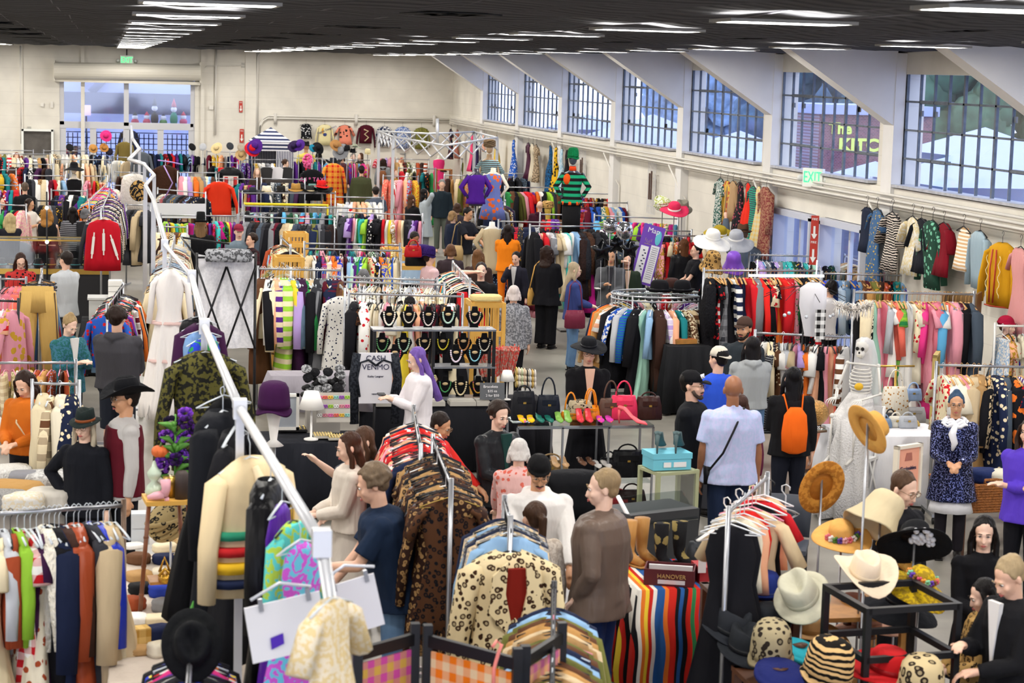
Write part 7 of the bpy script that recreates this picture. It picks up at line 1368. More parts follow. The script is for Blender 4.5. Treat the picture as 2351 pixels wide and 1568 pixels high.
for s in (-1, 1): MB().poly([(s * .05, -.13), (s * .13, -.2), (s * .15, -.4), (0, -.58), (s * .06, -.3)], .025).xf(Matrix.Translation((0, -.145, 0))).obj('lapel', fabric('leopard'), o, False, c='e2cfa4', c2='3a2416')
rack(1272, 1350, 1266, 1640, 'black rail of beige jackets', 'earth', 'jack', z=1.66, sp=.085, hang='black', jit=.08, color='black', seq='navy:jacket lightblue:jacket olive:coat brown:jacket camel:jacket beige:jacket tan:jacket olive:jacket brown:jacket'.split())
rack(1762, 1096, 1672, 1176, 'rail of slip dresses under white hangers', 'warm', 'dress', z=1.78, sp=.085, hang='white', jit=.15, scale=1.05, n=9, seq='peach:top:satin red:dress black:top beige:blouse scarlet:gown peach:top:satin ivory:top black:gown black:gown'.split())
for k, (x, y_, l) in enumerate(((1640, 1170, 'lower large white plastic hanger holding the black slip'), (1668, 1150, 'upper large white hanger behind the lower one'), (1700, 1142, 'cream plastic hanger among the slip dresses'), (1740, 1130, 'black plastic hanger among the slip dresses'), (1775, 1140, 'clear curved hanger at the rail end'))):
 p = at(x + 30, y_ - 15, y=12.6 + .15 * k); o = put(hanger_mesh('plain'), 'plastic_hanger', PT, None, p, .5 + .1 * k, c=['f0efec', 'e8e6e2', 'e6dca8', '1a1a1c', 'd2d6dc'][k]); o.scale = (1.35, 2.2, 1.35); tag(o, l, 'hanger', 'loose hangers')
# -- table of the white hoodie man, serape table, boots and box
p = at(1330, 1300, z=.76); drape(1.3, .8, .76, 'e2e2e4', 'tablecloth', 'white cloth in front of the hooded man', (p.x, p.y + .35, 0)); q = MB()
for k in range(40): q.ball((rr.uniform(-.16, .16), rr.uniform(-.1, .1), .015), .014, 6, 4)
o = T(q, 'shell_beads', 'heap of cream shell beads on the white cloth', 'beads', c='e2cba8', loc=at(1300, 1282, z=.765), smooth=True); o['kind'] = 'stuff'
p = at(1535, 1330, z=.78); drape(.62, .9, .78, 'c4302a', 'striped_blanket', 'rainbow striped serape blanket over the boot table', (p.x, p.y + .15, 0), pat='serape', c2='f0c83a'); BX, BYY = p.x, p.y
def boot(dx, dy, c, lab, pat='leather', c2=None, h=.34):
 q = MB(); q.tube([(0, .03, h), (0, .03, h * .5), (0, .025, .09), (0, -.02, .05), (0, -.13, .03)], [.062, .05, .042, .042, .026], 10); q.box((0, .045, .015), (.05, .05, .03)); q.box((0, -.05, .005), (.07, .2, .012)); T(q, 'tall_boot', lab, 'boot', c=c, c2=c2, m=fabric(pat), loc=(BX + dx, BYY + dy, .79), rz=.5, smooth=True)
boot(-.18, .42, 'b8864a', 'tan suede boot standing by the green bottle'); boot(-.06, .5, 'a87a42', 'second tan suede boot beside the first'); boot(.04, .3, '17171a', 'black floral boot behind the shoe box', 'floralbig', '8a7a4a'); boot(.2, .36, '1a1a1c', 'black floral boot with a tan bow', 'floralbig', '8a7a4a')
e = empty('shoe_box', (BX - .02, BYY - .1, .786), -.35, 'open maroon shoe box of dark shoes marked with gold lettering', 'box'); q = MB(); w, d, h = .36, .24, .12
for s in (-1, 1): q.box((s * w / 2, 0, h / 2), (.008, d, h)); q.box((0, s * d / 2, h / 2), (w, .008, h))
q.box((0, 0, .005), (w, d, .01)); q.obj('box_body', PT, e, False, c='5a1a22'); text('HANOVER', .045, mat('gold_print', 'c9a86a', .5), e, (0.02, -d / 2 - .006, .07)); MB().box((.02, -d / 2 - .006, .03), (.2, .004, .03)).obj('box_label', PAPER, e, False); MB().box((0, d * .3, .06), (w * .9, .02, .1)).obj('tissue', PAPER, e, False)
shoes(1548, 1330, '2a1a1c', '%s dark burgundy shoe inside the maroon box', .02, z=.80, s=.9, rz=.3, sp=.09)
T(MB().box((0, 0, .05), (.16, .22, .1)).box((0, 0, .105), (.165, .225, .02)), 'gift_box', 'red box beside the maroon shoe box', 'box', c='a8242a', loc=(BX + .27, BYY - .05, .79)); T(MB().lathe([(.03, 0), (.032, .1), (.014, .15), (.014, .18)], 12), 'drink_bottle', 'blue drink bottle with orange cap on the table', 'bottle', c='3a8ad0', loc=(BX - .28, BYY + .45, .79), smooth=True)
handbag(1615, 1292, .8, .26, .17, .14, '3a3d42', 'dark grey bag with a white price tag', hh=.06); MB().box((0, 0, 0), (.06, .004, .1)).obj('price_tag', PAPER, None, False).location = at(1612, 1300, y=BYY - .2)
COL.objects[-1] if 0 else None
for o in COL.objects:
 if o.name.startswith('price_tag') and not o.parent: tag(o, 'white price tag dangling before the dark grey bag', 'tag')
p = at(1540, 1175, z=1.15); e = empty('display_case_lid', (p.x, 15.0, 1.1), .35, 'open glass display case lid with a white edge', 'display case'); MB().box((0, 0, 0), (.62, .01, .3), 0, -.9).obj('glass', GLS, e, False); MB().tube([(-.31, .12, .1), (-.31, -.12, -.1)], .018, 6).obj('white_edge', PT, e, c='e2e2e4'); MB().box((0, .1, -.55), (.66, .4, 1.08)).obj('case_base', mat('case_dark', '2a2c30', .6), e, False)
for x, y_, w, h, c, l, pt in ((1500, 1500, .4, .1, 'c4b45a', 'crumpled gold brocade cushion on the floor', 'mottle'), (1555, 1545, .5, .22, 'b4b0aa', 'crumpled grey and white tarp on the floor', 'mottle'), (1470, 1545, .34, .16, '17171a', 'black bag on the floor beside the jeans', 'plain'), (1460, 1430, .3, .2, 'a49a90', 'greige round box on the floor', 'plain'), (1450, 1390, .4, .3, '1c1e24', 'black jacket heaped under the serape', 'plain')): fold(x, y_, .0 if y_ > 1440 else .1, w, w * .8, h, c, l, pat=pt, c2='e0dcd8', name='floor_heap')
def chairT(px, py, z, c, lab, yaw=0):
 p = at(px, py, z=z); e = empty('stacking_chair', (p.x, p.y, 0), yaw, lab, 'chair'); q = MB(); q.rings([[(x_ * w, .24 + .03 * (1 - x_ * x_) + dy, zz) for x_ in [-1, -.6, -.2, .2, .6, 1]] + [(x_ * w, .22 + .03 * (1 - x_ * x_) + dy, zz) for x_ in [1, .6, .2, -.2, -.6, -1]] for zz, w, dy in ((.5, .22, 0), (.75, .23, .03), (.86, .17, .05))]); q.obj('backrest', PT, e, c=c); MB().box((0, 0, .46), (.44, .46, .04)).obj('seat', PT, e, False, c=c)
 for a in (-1, 1):
  for b in (-1, 1): MB().tube([(a * .2, b * .2, 0), (a * .2, b * .2, .46)], .014, 6).obj('leg', BLACKM, e)
 return e
chairT(1800, 1150, .86, '3a3f4a', 'slate plastic chair behind the slip dress rail', -.4); chairT(1318, 1110, 1.2 if 0 else .86, '1a1b1f', 'black chair under the dark coat by the hooded man', .3)
fold(1318, 1085, .5, .5, .3, .42, '17181c', 'black leather coat draped over the chair', name='draped_coat', y=17.4).location.x = at(1318, 1100, y=17.4).x
# -- the hat stall
def table_wood(px0, px1, y, z, d, lab, m=DWOOD):
 a, b = at(px0, 1400, y=y), at(px1, 1400, y=y); w = b.x - a.x; e = empty('wooden_shelf', ((a.x + b.x) / 2, y, 0), 0, lab, 'shelf')
 for zz in (z, z - .42): MB().box((0, 0, zz - .015), (w, d, .03)).obj('shelf_board', m, e, False)
 for s in (-1, 1):
  for t in (-1, 1): MB().box((s * (w / 2 - .03), t * (d / 2 - .03), z / 2), (.05, .05, z)).obj('leg', m, e, False)
table_wood(1640, 1800, 12.3, 1.12, .7, 'dark wooden shelf under the bowler hats'); table_wood(1720, 1930, 11.3, .86, .6, 'dark wooden shelf under the animal print hats'); table_wood(1850, 2050, 12.4, 1.0, .6, 'honey wooden shelf behind the black frame', WOOD)
e = empty('black_shelf_frame', (at(2045, 1400, y=11.2).x, 11.2, 0), .1, 'black square tube shelf frame in the hat stall', 'shelf'); bw_ = .3; top = at(2045, 1362, y=11.2).z
for a in (-1, 1):
 for b in (-1, 1): MB().box((a * bw_, b * .28, top / 2), (.038, .038, top)).obj('post', BLACKM, e, False)
for zz in (top - .02, top - .32, top - .75):
 for b in (-1, 1): MB().box((0, b * .28, zz), (2 * bw_, .038, .038)).obj('rail', BLACKM, e, False)
 for a in (-1, 1): MB().box((a * bw_, 0, zz), (.038, .56, .038)).obj('rail', BLACKM, e, False)
MB().box((0, 0, top - .8), (2 * bw_, .56, .02)).obj('shelf_board', BLACKM, e, False)
HS = 'slim chrome stand holding the '
hat('boater', 1992, 985, 'd8a252', 'tan straw boater tipped sideways on the tallest stand', 'c08a40', y=12.2, tx=.15, tilt=1.15, rz=.35, s=1.12, stand=HS + 'tipped boater')
hat('boater', 1886, 1118, 'cf8f3c', 'golden straw hat shown from below on a stand', 'a86a28', pat='mottle', y=13.3, tx=-1.25, rz=.15, s=1.15, stand=HS + 'upturned straw hat')
hat('bucket', 2022, 1175, 'cdbd9a', 'beige felt hat with green ribbon and yellow flower', '5a7a1c', y=12.6, tilt=.75, rz=.4, s=1.35, stand=HS + 'beige felt hat')
o = hat('wide', 1932, 1232, 'e3ac5e', 'honey straw hat trimmed with pink and purple flowers', 'e3ac5e', y=12.7, tx=.25, tilt=-.15, rz=0, s=1.0, stand=HS + 'flowered straw hat')
def flowers(o, cols, r=.11, n=9, z=.03):
 for k in range(n):
  a = -pi / 2 + (k - n / 2) * .3; q = MB()
  for j in range(5): q.ball((r * cos(a) + .015 * cos(j * 1.26), r * sin(a) * 1.05, z + .015 * sin(j * 1.26)), (.012, .012, .012), 6, 5)
  q.obj('silk_flower', PT, o, c=cols[k % len(cols)])
flowers(o, ['d86a7a', 'e8e4e0', '4a7a2c', '5a3a9a', 'e0a8b0'])
hat('cowboy', 1984, 1318, 'e4d2b8', 'cream felt cowboy hat on a stand above the black frame', 'd8c4a6', y=11.6, tx=.35, rz=.1, s=1.05, stand=HS + 'cream cowboy hat')
hat('fedora', 1842, 1370, 'c9c6b0', 'pale grey western hat tilted on a stand', 'b9b6a0', y=11.8, tx=.45, tilt=-.55, rz=-.2, s=1.32, stand=HS + 'pale grey western hat')
o = hat('picture', 2100, 1235, '17181b', 'black velvet hat with white ruffles under its brim', 'black', pat='velvet', y=12.1, tilt=.6, tx=-.5, rz=.4, s=.95, stand=HS + 'black ruffled hat')
q = MB()
for k in range(26): a = rr.random() * 6.3; q.ball((.1 * cos(a) * rr.random() - .02, -.08 + .1 * sin(a) * rr.random(), -.03), (.025, .02, .022), 7, 5)
q.obj('ruffle', PT, o, c='dcdce0')
o = hat('picture', 2110, 1340, 'c9a818', 'mustard yellow wide hat covered with silk flowers', '8a7020', pat='mottle', y=11.6, tx=.3, tilt=.25, rz=0, s=.9, stand=HS + 'mustard flowered hat'); flowers(o, ['e8923a', '8ad0a0', '6a3ab0', '8a5a1c', 'c84a6a'], .1, 12, .07)
hat('wide', 2060, 1280, 'e0b860', 'yellow straw brim behind the cream cowboy hat', 'e0b860', y=12.4, tilt=.9, rz=.2, s=.8, stand=HS + 'yellow straw brim')
for k, (kd, x, y_, yy, c, b, pt, s_, l) in enumerate((('bowler', 1705, 1385, 12.5, '3c2c26', '2a1e1a', 'plain', 1.3, 'dark brown bowler beside the blue one'), ('bowler', 1752, 1368, 12.3, '24357e', '1c2a60', 'plain', 1.3, 'cobalt blue felt bowler on the wooden shelf'), ('fedora', 1680, 1448, 11.9, '2a2d33', '1c1e22', 'plain', 1.3, 'charcoal fedora at the outer end of the wooden shelf'),
 ('bowler', 1762, 1440, 12.0, '23262c', '17181c', 'plain', 1.2, 'slate black bowler below the blue one'), ('fedora', 1712, 1490, 11.7, '26292e', '17181c', 'plain', 1.25, 'dark grey fedora in front of the charcoal one'), ('cloche', 1770, 1500, 11.3, 'a59878', '2a221c', 'leopard', 1.3, 'spotted fur hat on the lower wooden shelf'),
 ('cloche', 1900, 1545, 10.9, 'dcb57c', '17130f', 'zebra', 1.35, 'zebra striped hat with black brim'), ('beret', 1836, 1500, 11.5, '2fa6b8', 'black', 'plain', 1.0, 'turquoise sequined cap beside the zebra hat'), ('beret', 1790, 1555, 11.0, '1c2460', 'black', 'velvet', 1.2, 'navy velvet beret below the spotted fur hat'),
 ('wide', 2040, 1540, 11.0, 'b81c20', '8a1418', 'plain', 1.3, 'red wide brimmed hat inside the black frame'), ('bucket', 2115, 1570, 10.7, 'c8b48a', '2a2018', 'leopard', 1.5, 'leopard fur hat at the bottom of the stall'), ('wide', 1862, 1452, 12.1, 'c49a68', 'a87c48', 'plain', 1.0, 'tan hat stacked behind the grey western hat'),
 ('wide', 1885, 1470, 12.2, 'b88a50', '9a6a38', 'plain', 1.0, 'camel hat under the tan one'), ('wide', 1990, 1440, 12.4, 'd8a890', 'c08a70', 'plain', 1.1, 'peach felt hat on the honey shelf'), ('bowler', 1960, 1410, 12.5, '6a4030', '4a2c20', 'plain', 1.1, 'chestnut hat on the honey shelf'), ('picture', 2068, 1385, 11.9, '1c1e24', '131417', 'plain', 1.0, 'black hat inside the top of the frame'))):
 o = hat(kd, x, y_, c, l, b, pt, y=yy, s=s_, rz=rr.uniform(-.5, .5), tx=rr.uniform(-.1, .3))
 T(MB().lathe([(.07, 0), (.06, .02), (.02, .04), (.02, .10), (.05, .13)], 12), 'hat_block', 'wooden block under the ' + l, 'hat block', m=DWOOD, loc=(o.location.x, yy, o.location.z - .07), smooth=True)
T(MB().ball((0, 0, 0), (.06, .04, .04), 10, 8).ball((.04, -.02, .01), (.03, .02, .03)).ball((-.04, -.02, 0), (.03, .02, .03)), 'pink_flower', 'bright pink silk flower in the blonde woman hand', 'flower', c='e0307a', loc=at(2195, 1502, y=11.5), smooth=True)
# == wall clothes, mannequins, hats on shelves
def wall_g(x, y_, kind, c, l, c2=None, pat='plain', far=False, sc=1.0, rz=None, v=None, h='black'):
 p = at(x, y_, y=YF - .12) if far else at(x, y_, x=XR - .3)
 o = garment(kind, p, (0 if far else -pi / 2 + .25) if rz is None else rz, c, c2, pat, h, v, .8, sc); tag(o, l, KNAME[kind]); return o
for x, y_, k, c, c2, pt, l in ((703, 276, 'top', '15161a', 'e2e2e2', 'floral', 'black top with white flowers on the end wall'), (746, 278, 'shirt', 'e8dca8', None, 'plain', 'pale yellow tee with blue script on the end wall'), (792, 279, 'blouse', 'e88a70', '1c1a1e', 'floralbig', 'coral and black flowered blouse on the end wall'), (841, 279, 'sweater', '4a1220', None, 'plain', 'maroon sweater with cream embroidery on the end wall'),
 (883, 282, 'shirt', '1e2846', 'd8d8d8', 'paisley', 'navy and white print shirt on the end wall'), (925, 283, 'shirt', '3a62b0', 'dde4ee', 'mottle', 'blue and white patch shirt on the end wall'), (968, 285, 'shirt', '8c8a48', '6a6a34', 'paisley', 'olive swirl shirt on the end wall')):
 o = wall_g(x, y_, k, c, l, c2, pt, True, 1.05)
 if 'script' in l: text('Native Daughters', .09, mat('script_blue', '2a3a7a', .6), o, (.06, -.06, -.27), (pi / 2, -.4, 0)); MB().ball((0, -.05, -.42), (.06, .01, .06), 10, 8).obj('round_badge', PT, o, c='2a3a7a'); MB().poly([(-.1, -.25), (-.05, -.2), (-.04, -.4), (-.1, -.38)], .01).xf(Matrix.Translation((0, -.055, 0))).obj('gold_print', PT, o, False, c='d8a030')
 if 'maroon' in l: MB().tube([(-.08, -.07, -.25), (.06, -.075, -.3), (-.06, -.078, -.4), (.07, -.075, -.5), (-.05, -.07, -.62)], .02, 6).obj('embroidery', PT, o, c='d8c49a')
for x, y_, k, c, c2, pt, l, sc in ((1036, 288, 'dress', '1c2030', 'b05a4a', 'floral', 'dark flowered dress at the far corner of the window wall', 1), (1050, 290, 'dress', 'a86a5a', None, 'plain', 'dusty rose dress beside the corner flowered one', .9), (1085, 300, 'gown', 'e84a78', None, 'plain', 'pink sundress on the window wall', .8), (1094, 296, 'gown', '2a1c4a', None, 'satin', 'purple black gown behind the pink sundress', .85), (1112, 300, 'top', 'e0a890', None, 'plain', 'peach camisole on the window wall', 1), (1141, 304, 'gown', 'dcb83a', None, 'plain', 'yellow ruffled gown on the window wall', .9),
 (1181, 312, 'gown', '2a5fc0', 'd8dce8', 'floral', 'blue gown with pale flowers on the window wall', .95), (1214, 318, 'dress', '4a2038', None, 'satin', 'plum satin dress on the window wall', 1), (1224, 320, 'dress', 'd8ccb4', None, 'plain', 'beige dress behind the plum satin one', 1), (1232, 322, 'dress', 'c8b090', '2a2020', 'mottle', 'tan dress with black trim on the window wall', 1), (1264, 324, 'gown', '1c5a8c', '16304a', 'paisley', 'blue swirl gown on the window wall', .95), (1278, 328, 'gown', 'e2b020', '1c1a18', 'floralbig', 'yellow and black gown on the window wall', .95), (1291, 332, 'gown', '8ab8d0', 'e0e8ec', 'mottle', 'pale blue tie dye gown on the window wall', .9), (1303, 336, 'gown', '1a1a1e', None, 'plain', 'slim black gown at the end of the blue group', .8),
 (1655, 393, 'dress', '2a5a50', 'dfe2dc', 'mottle', 'green and white leopard dress on the window wall', 1.15), (1671, 400, 'shirt', 'd8b04a', 'b04a3a', 'floralbig', 'yellow and red print shirt on the window wall', 1.1), (1684, 400, 'shirt', 'b0906a', None, 'plain', 'tan shirt beside the yellow print one', 1.1), (1700, 404, 'gown', '1c1a1e', 'a84a5a', 'floral', 'black gown with rose flowers on the window wall', .95), (1718, 407, 'gown', 'e0301e', None, 'plain', 'bright red gown on the window wall', .85), (1731, 412, 'dress', '4a1c5a', '20b080', 'waveband', 'purple and green zigzag dress on the window wall', 1.1), (1745, 415, 'gown', 'e2c070', 'd8d0b0', 'check', 'pale yellow checked gown on the window wall', .85), (1760, 415, 'coat', 'a87a60', '7a2030', 'mottle', 'brown and red patterned belted robe on the window wall', 1.05),
 (1992, 455, 'vest', '1c2438', None, 'plain', 'navy button waistcoat on the window wall', 1.25), (2015, 458, 'dress', '44658c', 'c9a848', 'dots', 'denim overalls with colourful patches on the window wall', 1.2), (2050, 464, 'blouse', '1c1a1a', 'd8ccc0', 'zebra', 'black and cream zigzag kimono on the window wall', 1.35), (2097, 474, 'blouse', 'e0cfa0', None, 'mottle', 'cream crocheted blouse on the window wall', 1.3), (2117, 480, 'blouse', '1c1e26', 'dcd4c0', 'plain', 'black and cream blouse on the window wall', 1.2), (2143, 482, 'shirt', '26483a', '7ac0a0', 'floral', 'dark green leafy blouse on the window wall', 1.35), (2168, 490, 'blouse', '7a1020', None, 'velvet', 'maroon velvet blouse on the window wall', 1.15),
 (2214, 498, 'top', 'd8b080', 'f0e8dc', 'finestripe', 'gold and white sequined bodysuit on the window wall', 1.2), (2252, 508, 'shirt', '9ab0bc', None, 'satin', 'pale blue satin shirt on the window wall', 1.15), (2345, 545, 'dress', 'dc9a98', None, 'plain', 'dusty pink fringed dress at the end of the window wall', 1.1)):
 wall_g(x, y_, k, c, l, c2, pt, sc=sc, rz=-pi / 2 - .03)
o = wall_g(2303, 537, 'jacket', 'd09a1c', 'mustard jacket with red piping and embroidery on the window wall', '9a3a1c', 'plain', sc=1.08, rz=-1.25)
for s in (-1, 1): MB().tube([(s * .03, -.115, -.18), (s * .045, -.13, -.4), (s * .03, -.13, -.8)], .010, 5).obj('red_piping', PT, o, c='b83a1c'); MB().tube([(s * (.1 + .02 * sin(k * 1.5)), -.125, -.25 - k * .035) for k in range(15)], .006, 4).obj('embroidery', PT, o, c='f0e0a0')
MB().tube([(-.24, 0, -.85), (0, -.13, -.84), (.24, 0, -.85)], .010, 5).obj('red_piping', PT, o, c='b83a1c')
q = MB(); q.tube([(XR - .3, 66, 2.62), (XR - .3, 36, 2.62)], .006, 4) if 0 else None
def mannequin(px, py, h, c, lab, dress=None, dc=None, dc2=None, pat='plain', head=False, yaw=0, hat_=None, arms='hip', hp=None, y=None, base=0):
 p = at(px, py, z=h) if y is None else at(px, py, y=y); h = p.z; s = (h - base) / (1.76 if head else 1.55); T(MB().box((0, 0, base - .02), (.4, .34, .04)).box((0, 0, base / 2), (.06, .06, base)).box((0, 0, .015), (.34, .34, .03)), 'plinth', 'slim stand under the ' + lab, 'plinth', c='5a5652', loc=(p.x, p.y, 0)) if base else None; e = empty('mannequin', (p.x, p.y, base), math.radians(yaw), lab, 'mannequin'); e.scale = (s,) * 3; q = MB()
 q.rings([ring(z_, a, b, 16) for z_, a, b in ((.8, .14, .1), (.92, .17, .115), (1.08, .125, .09), (1.28, .165, .115), (1.4, .16, .09), (1.46, .06, .055), (1.54, .05, .05))])
 if head: q.ball((0, 0, 1.66), (.075, .09, .11), 14, 10)
 for sd in (-1, 1):
  if arms == 'hip': q.tube([(sd * .16, 0, 1.4), (sd * .3, .04, 1.16), (sd * .17, -.05, .96)], [.045, .035, .025], 8)
  elif arms == 'down': q.tube([(sd * .16, 0, 1.4), (sd * .22, .02, 1.1), (sd * .24, -.06, .85)], [.045, .035, .022], 8)
 q.obj('torso', PTG, e, c=c); MB().tube([(0, 0, .05), (0, 0, .85)], .02, 6).obj('pole', CHROME, e); MB().lathe([(.16, 0), (.16, .02), (.03, .04)], 14).obj('base', CHROME, e)
 if dress:
  q = MB(); hem = {'dress': .5, 'gown': .12, 'top': .84, 'coat': .6}[dress]; n = 4
  q.rings([ring(z_, a + .012, b + .012, 22, am, 8) for z_, a, b, am in [(hem, .27 if dress != 'top' else .19, .2 if dress != 'top' else .13, .1), ((hem + .95) / 2, .22 if dress != 'top' else .18, .16 if dress != 'top' else .125, .06), (.95, .175, .12, .03), (1.08, .135, .1, .02), (1.28, .172, .122, 0), (1.39, .16, .095, 0), (1.42, .1, .07, 0)]])
  if dress in ('top', 'coat'):
   for sd in (-1, 1): q.tube([(sd * .14, 0, 1.39), (sd * .3, .04, 1.16), (sd * .2, -.03, 1.0)], [.06, .05, .04], 8)
  q.obj('garment', fabric(pat), e, c=dc, c2=dc2)
 if hat_: o = hat_parts(hat_[0], hat_[1], parent=e, pat=hat_[2] if len(hat_) > 2 else 'plain', name='hat', s=1.05, c2=hat_[3] if len(hat_) > 3 else 'black'); o.location = (0, 0, 1.70)
 return e
mannequin(1094, 386, 2.0, y=40, base=.95, c='3c3a48', lab='dark mannequin in a draped purple top', dress='top', dc='4a1c86', head=False, arms='hip'); mannequin(1133, 384, 2.05, y=40.5, base=.95, c='e4ddc8', lab='cream mannequin in a blue dress with orange flowers', dress='dress', dc='6a78b8', dc2='e8682a', pat='floralbig', yaw=-20); mannequin(1008, 356, 1.66, 'ece6da', 'white mannequin in a hot pink dress', 'dress', 'ee3a80', arms='none')
mannequin(1124, 330, 1.9, 'b89a78', y=43, base=1.1, lab='mannequin in striped knit with a fur hood', dress='top', dc='4a3c34', dc2='8ab0b8', pat='finestripe', head=True, hat_=('turban', '8a7458', 'fur', '5a4632'), arms='down'); mannequin(170, 378, 1.86, 'e6dccb', 'cream mannequin in black velvet dress and feather hat', 'gown', '121215', None, 'velvet', head=True, hat_=('picture', '16171a'), arms='none')
e = mannequin(1316, 352, 2.28, '4a5560', y=34, base=1.4, lab='tall mannequin in orange, green and black striped knit with green hat', dress='top', dc='1a1a1c', dc2='1fa070', pat='stripe', head=True, hat_=('cloche', '0f8a50', 'fur', '0a6a3c'), arms='hip', yaw=-15)
MB().rings([ring(.84, .195, .14, 18), ring(.9, .19, .135, 18)]).obj('orange_band', fabric('plain'), e, c='e85a1c'); MB().rings([ring(1.45, .07, .065, 14), ring(1.53, .058, .058, 14)]).obj('orange_collar', fabric('plain'), e, c='e8481c'); MB().ball((-.09, -.09, 1.3), (.07, .06, .1), 12, 8).obj('orange_patch', fabric('plain'), e, c='e85a1c'); MB().rings([ring(.3, .16, .12, 16), ring(.84, .17, .125, 16)]).obj('black_skirt', fabric('plain'), e, c='141416')
mannequin(1130, 508, 1.62, 'e8e4dc', 'white dress form in a khaki shirt', 'coat', 'b8a888', arms='none')
def head(px, py, z, c, lab, hk=None, y=None):
 p = at(px, py, z=z); e = empty('hat_display_bust', p, 0, lab, 'mannequin head'); MB().lathe([(.09, -.3), (.05, -.22), (.05, -.14), (.07, -.08)], 14).ball((0, 0, 0), (.075, .09, .12), 16, 12).ball((0, -.09, -.01), (.015, .015, .02), 6, 5).obj('head', PTG, e, c=c); T(MB().tube([(0, 0, 0), (0, 0, p.z - .28)], .018, 6).box((0, 0, .01), (.3, .3, .02)), 'head_stand', 'stand carrying the ' + lab, 'stand', m=BLACKM, loc=(p.x, p.y, 0), smooth=False)
 if hk: o = hat_parts(hk[0], hk[1], parent=None, pat=hk[2] if len(hk) > 2 else 'plain', c2=hk[3] if len(hk) > 3 else 'black'); o.location = (p.x, p.y, p.z + .05); tag(o, '%s on the %s' % (hk[4] if len(hk) > 4 else hk[0] + ' hat', lab), 'hat')
head(1308, 480, 1.6, 'b0b4ba', 'silver mannequin head near the bald visitor'); head(1258, 482, 1.55, 'c9a848', 'gold mannequin head in leopard turban', ('turban', 'c9a060', 'leopard', '2a1c14', 'leopard turban')); head(1334, 492, 1.55, 'c01c24', 'red mannequin head in orange paisley cap', ('beret', 'd86a5a', 'paisley', '6a3a9a', 'orange and violet cap'))
WS = at(660, 442, z=1.5); y_ = WS.y; a, b = at(550, 447, y=y_), at(768, 437, y=y_); wz = (a.z + b.z) / 2; e = empty('wire_shelf', ((a.x + b.x) / 2, y_, 0), .15, 'chrome wire shelf holding a row of felt hats', 'shelf'); w = b.x - a.x
for zz in (wz, wz - .5):
 q = MB()
 for k in range(30): q.box((-w / 2 + w * k / 29, 0, zz), (.008, .4, .008))
 for s in (-1, 0, 1): q.box((0, s * .2, zz), (w, .012, .03))
 q.obj('wire_tray', CHROME, e, False)
for s in (-1, 1):
 for t in (-1, 1): MB().tube([(s * w / 2, t * .19, 0), (s * w / 2, t * .19, wz + .05)], .014, 6).obj('post', CHROME, e)
for kd, x, yy, c, b_, l, s_ in (('sombrero', 580, 446, '2a2c34', 'd8d0c0', 'dark sombrero at the end of the wire shelf', 1.0), ('fedora', 612, 441, 'e6dcc4', 'c8b894', 'cream felt hat on the wire shelf', 1.25), ('fedora', 645, 440, '23211f', '131313', 'black fedora on the wire shelf', 1.2), ('fedora', 679, 436, 'a9803f', '8a6428', 'tan camel fedora on the wire shelf', 1.3), ('cowboy', 712, 440, '2a2a2a', 'c9b890', 'dark hat with patterned band on the wire shelf', 1.15), ('fedora', 738, 428, 'd02020', 'a01414', 'bright red fedora above the wire shelf', 1.25), ('cowboy', 742, 440, '17171a', '2a2a2a', 'black cowboy hat under the red fedora', 1.2)):
 hat(kd, x, yy, c, l, b_, y=y_, s=s_, rz=rr.uniform(-.4, .4))
FH = (('beret', 160, 333, '1c1c20', 'small black cap by the denim at the far rails'), ('boater', 214, 335, 'c08a48', 'first straw boater with black band above the far rails'), ('boater', 239, 333, 'b98040', 'second straw boater tilted beside the first'), ('wide', 243, 306, 'd8307a', 'magenta hat hung against the glass door'), ('beret', 251, 343, '1c1a2a', 'dark purple cap below the boaters'), ('beret', 441, 332, '131315', 'round black hat on the end wall grid'), ('beret', 466, 332, 'b4b6ba', 'crinkled silver hat beside the black one'), ('wide', 497, 334, 'e0c994', 'cream straw hat on the end wall grid'), ('beret', 528, 330, '33363c', 'charcoal cap beside the cream straw hat'), ('beret', 553, 333, 'a89a88', 'tan and black cap on the grid'), ('wide', 553, 350, 'c0a070', 'small straw hat below the tan cap'), ('wide', 579, 336, 'd01c28', 'big red hat in front of the striped tent'), ('wide', 585, 330, '4a1c7a', 'purple hat behind the big red one'),
 ('wide', 674, 330, '2a1c40', 'dark violet hat beside the striped tent'), ('wide', 686, 327, '4a2480', 'purple wide hat beside the dark violet one'), ('beret', 718, 335, '1c7a98', 'teal cap on the hat stand row'), ('wide', 730, 334, '131317', 'round black hat on the hat stand row'), ('wide', 771, 328, 'a87a48', 'tan straw hat below the wall shirts'), ('wide', 782, 342, '8a8c90', 'grey feathered hat below the maroon sweater'), ('cloche', 797, 338, '1c1c1e', 'pointed black hat below the maroon sweater'), ('wide', 815, 332, '9aa08a', 'sage hat tipped below the navy shirt'), ('fedora', 810, 343, '17171a', 'black wide fedora in the hat stand row'), ('cloche', 844, 346, 'e6d8a8', 'cream cloche on the mannequin beside the canopy'), ('cowboy', 765, 368, '2c3038', 'black western hat above the red plaid coat'))
for kd, x, yy, c, l in FH: hat(kd, x, yy + 6, c, l, y=60 if x < 600 else 57 if x < 850 else 50, tx=.9 if kd in ('wide', 'boater', 'beret') and x < 800 else 0, rz=rr.uniform(-.4, .4), s=1.15 if 'red' in l else .85, stand='thin stand of the ' + l)
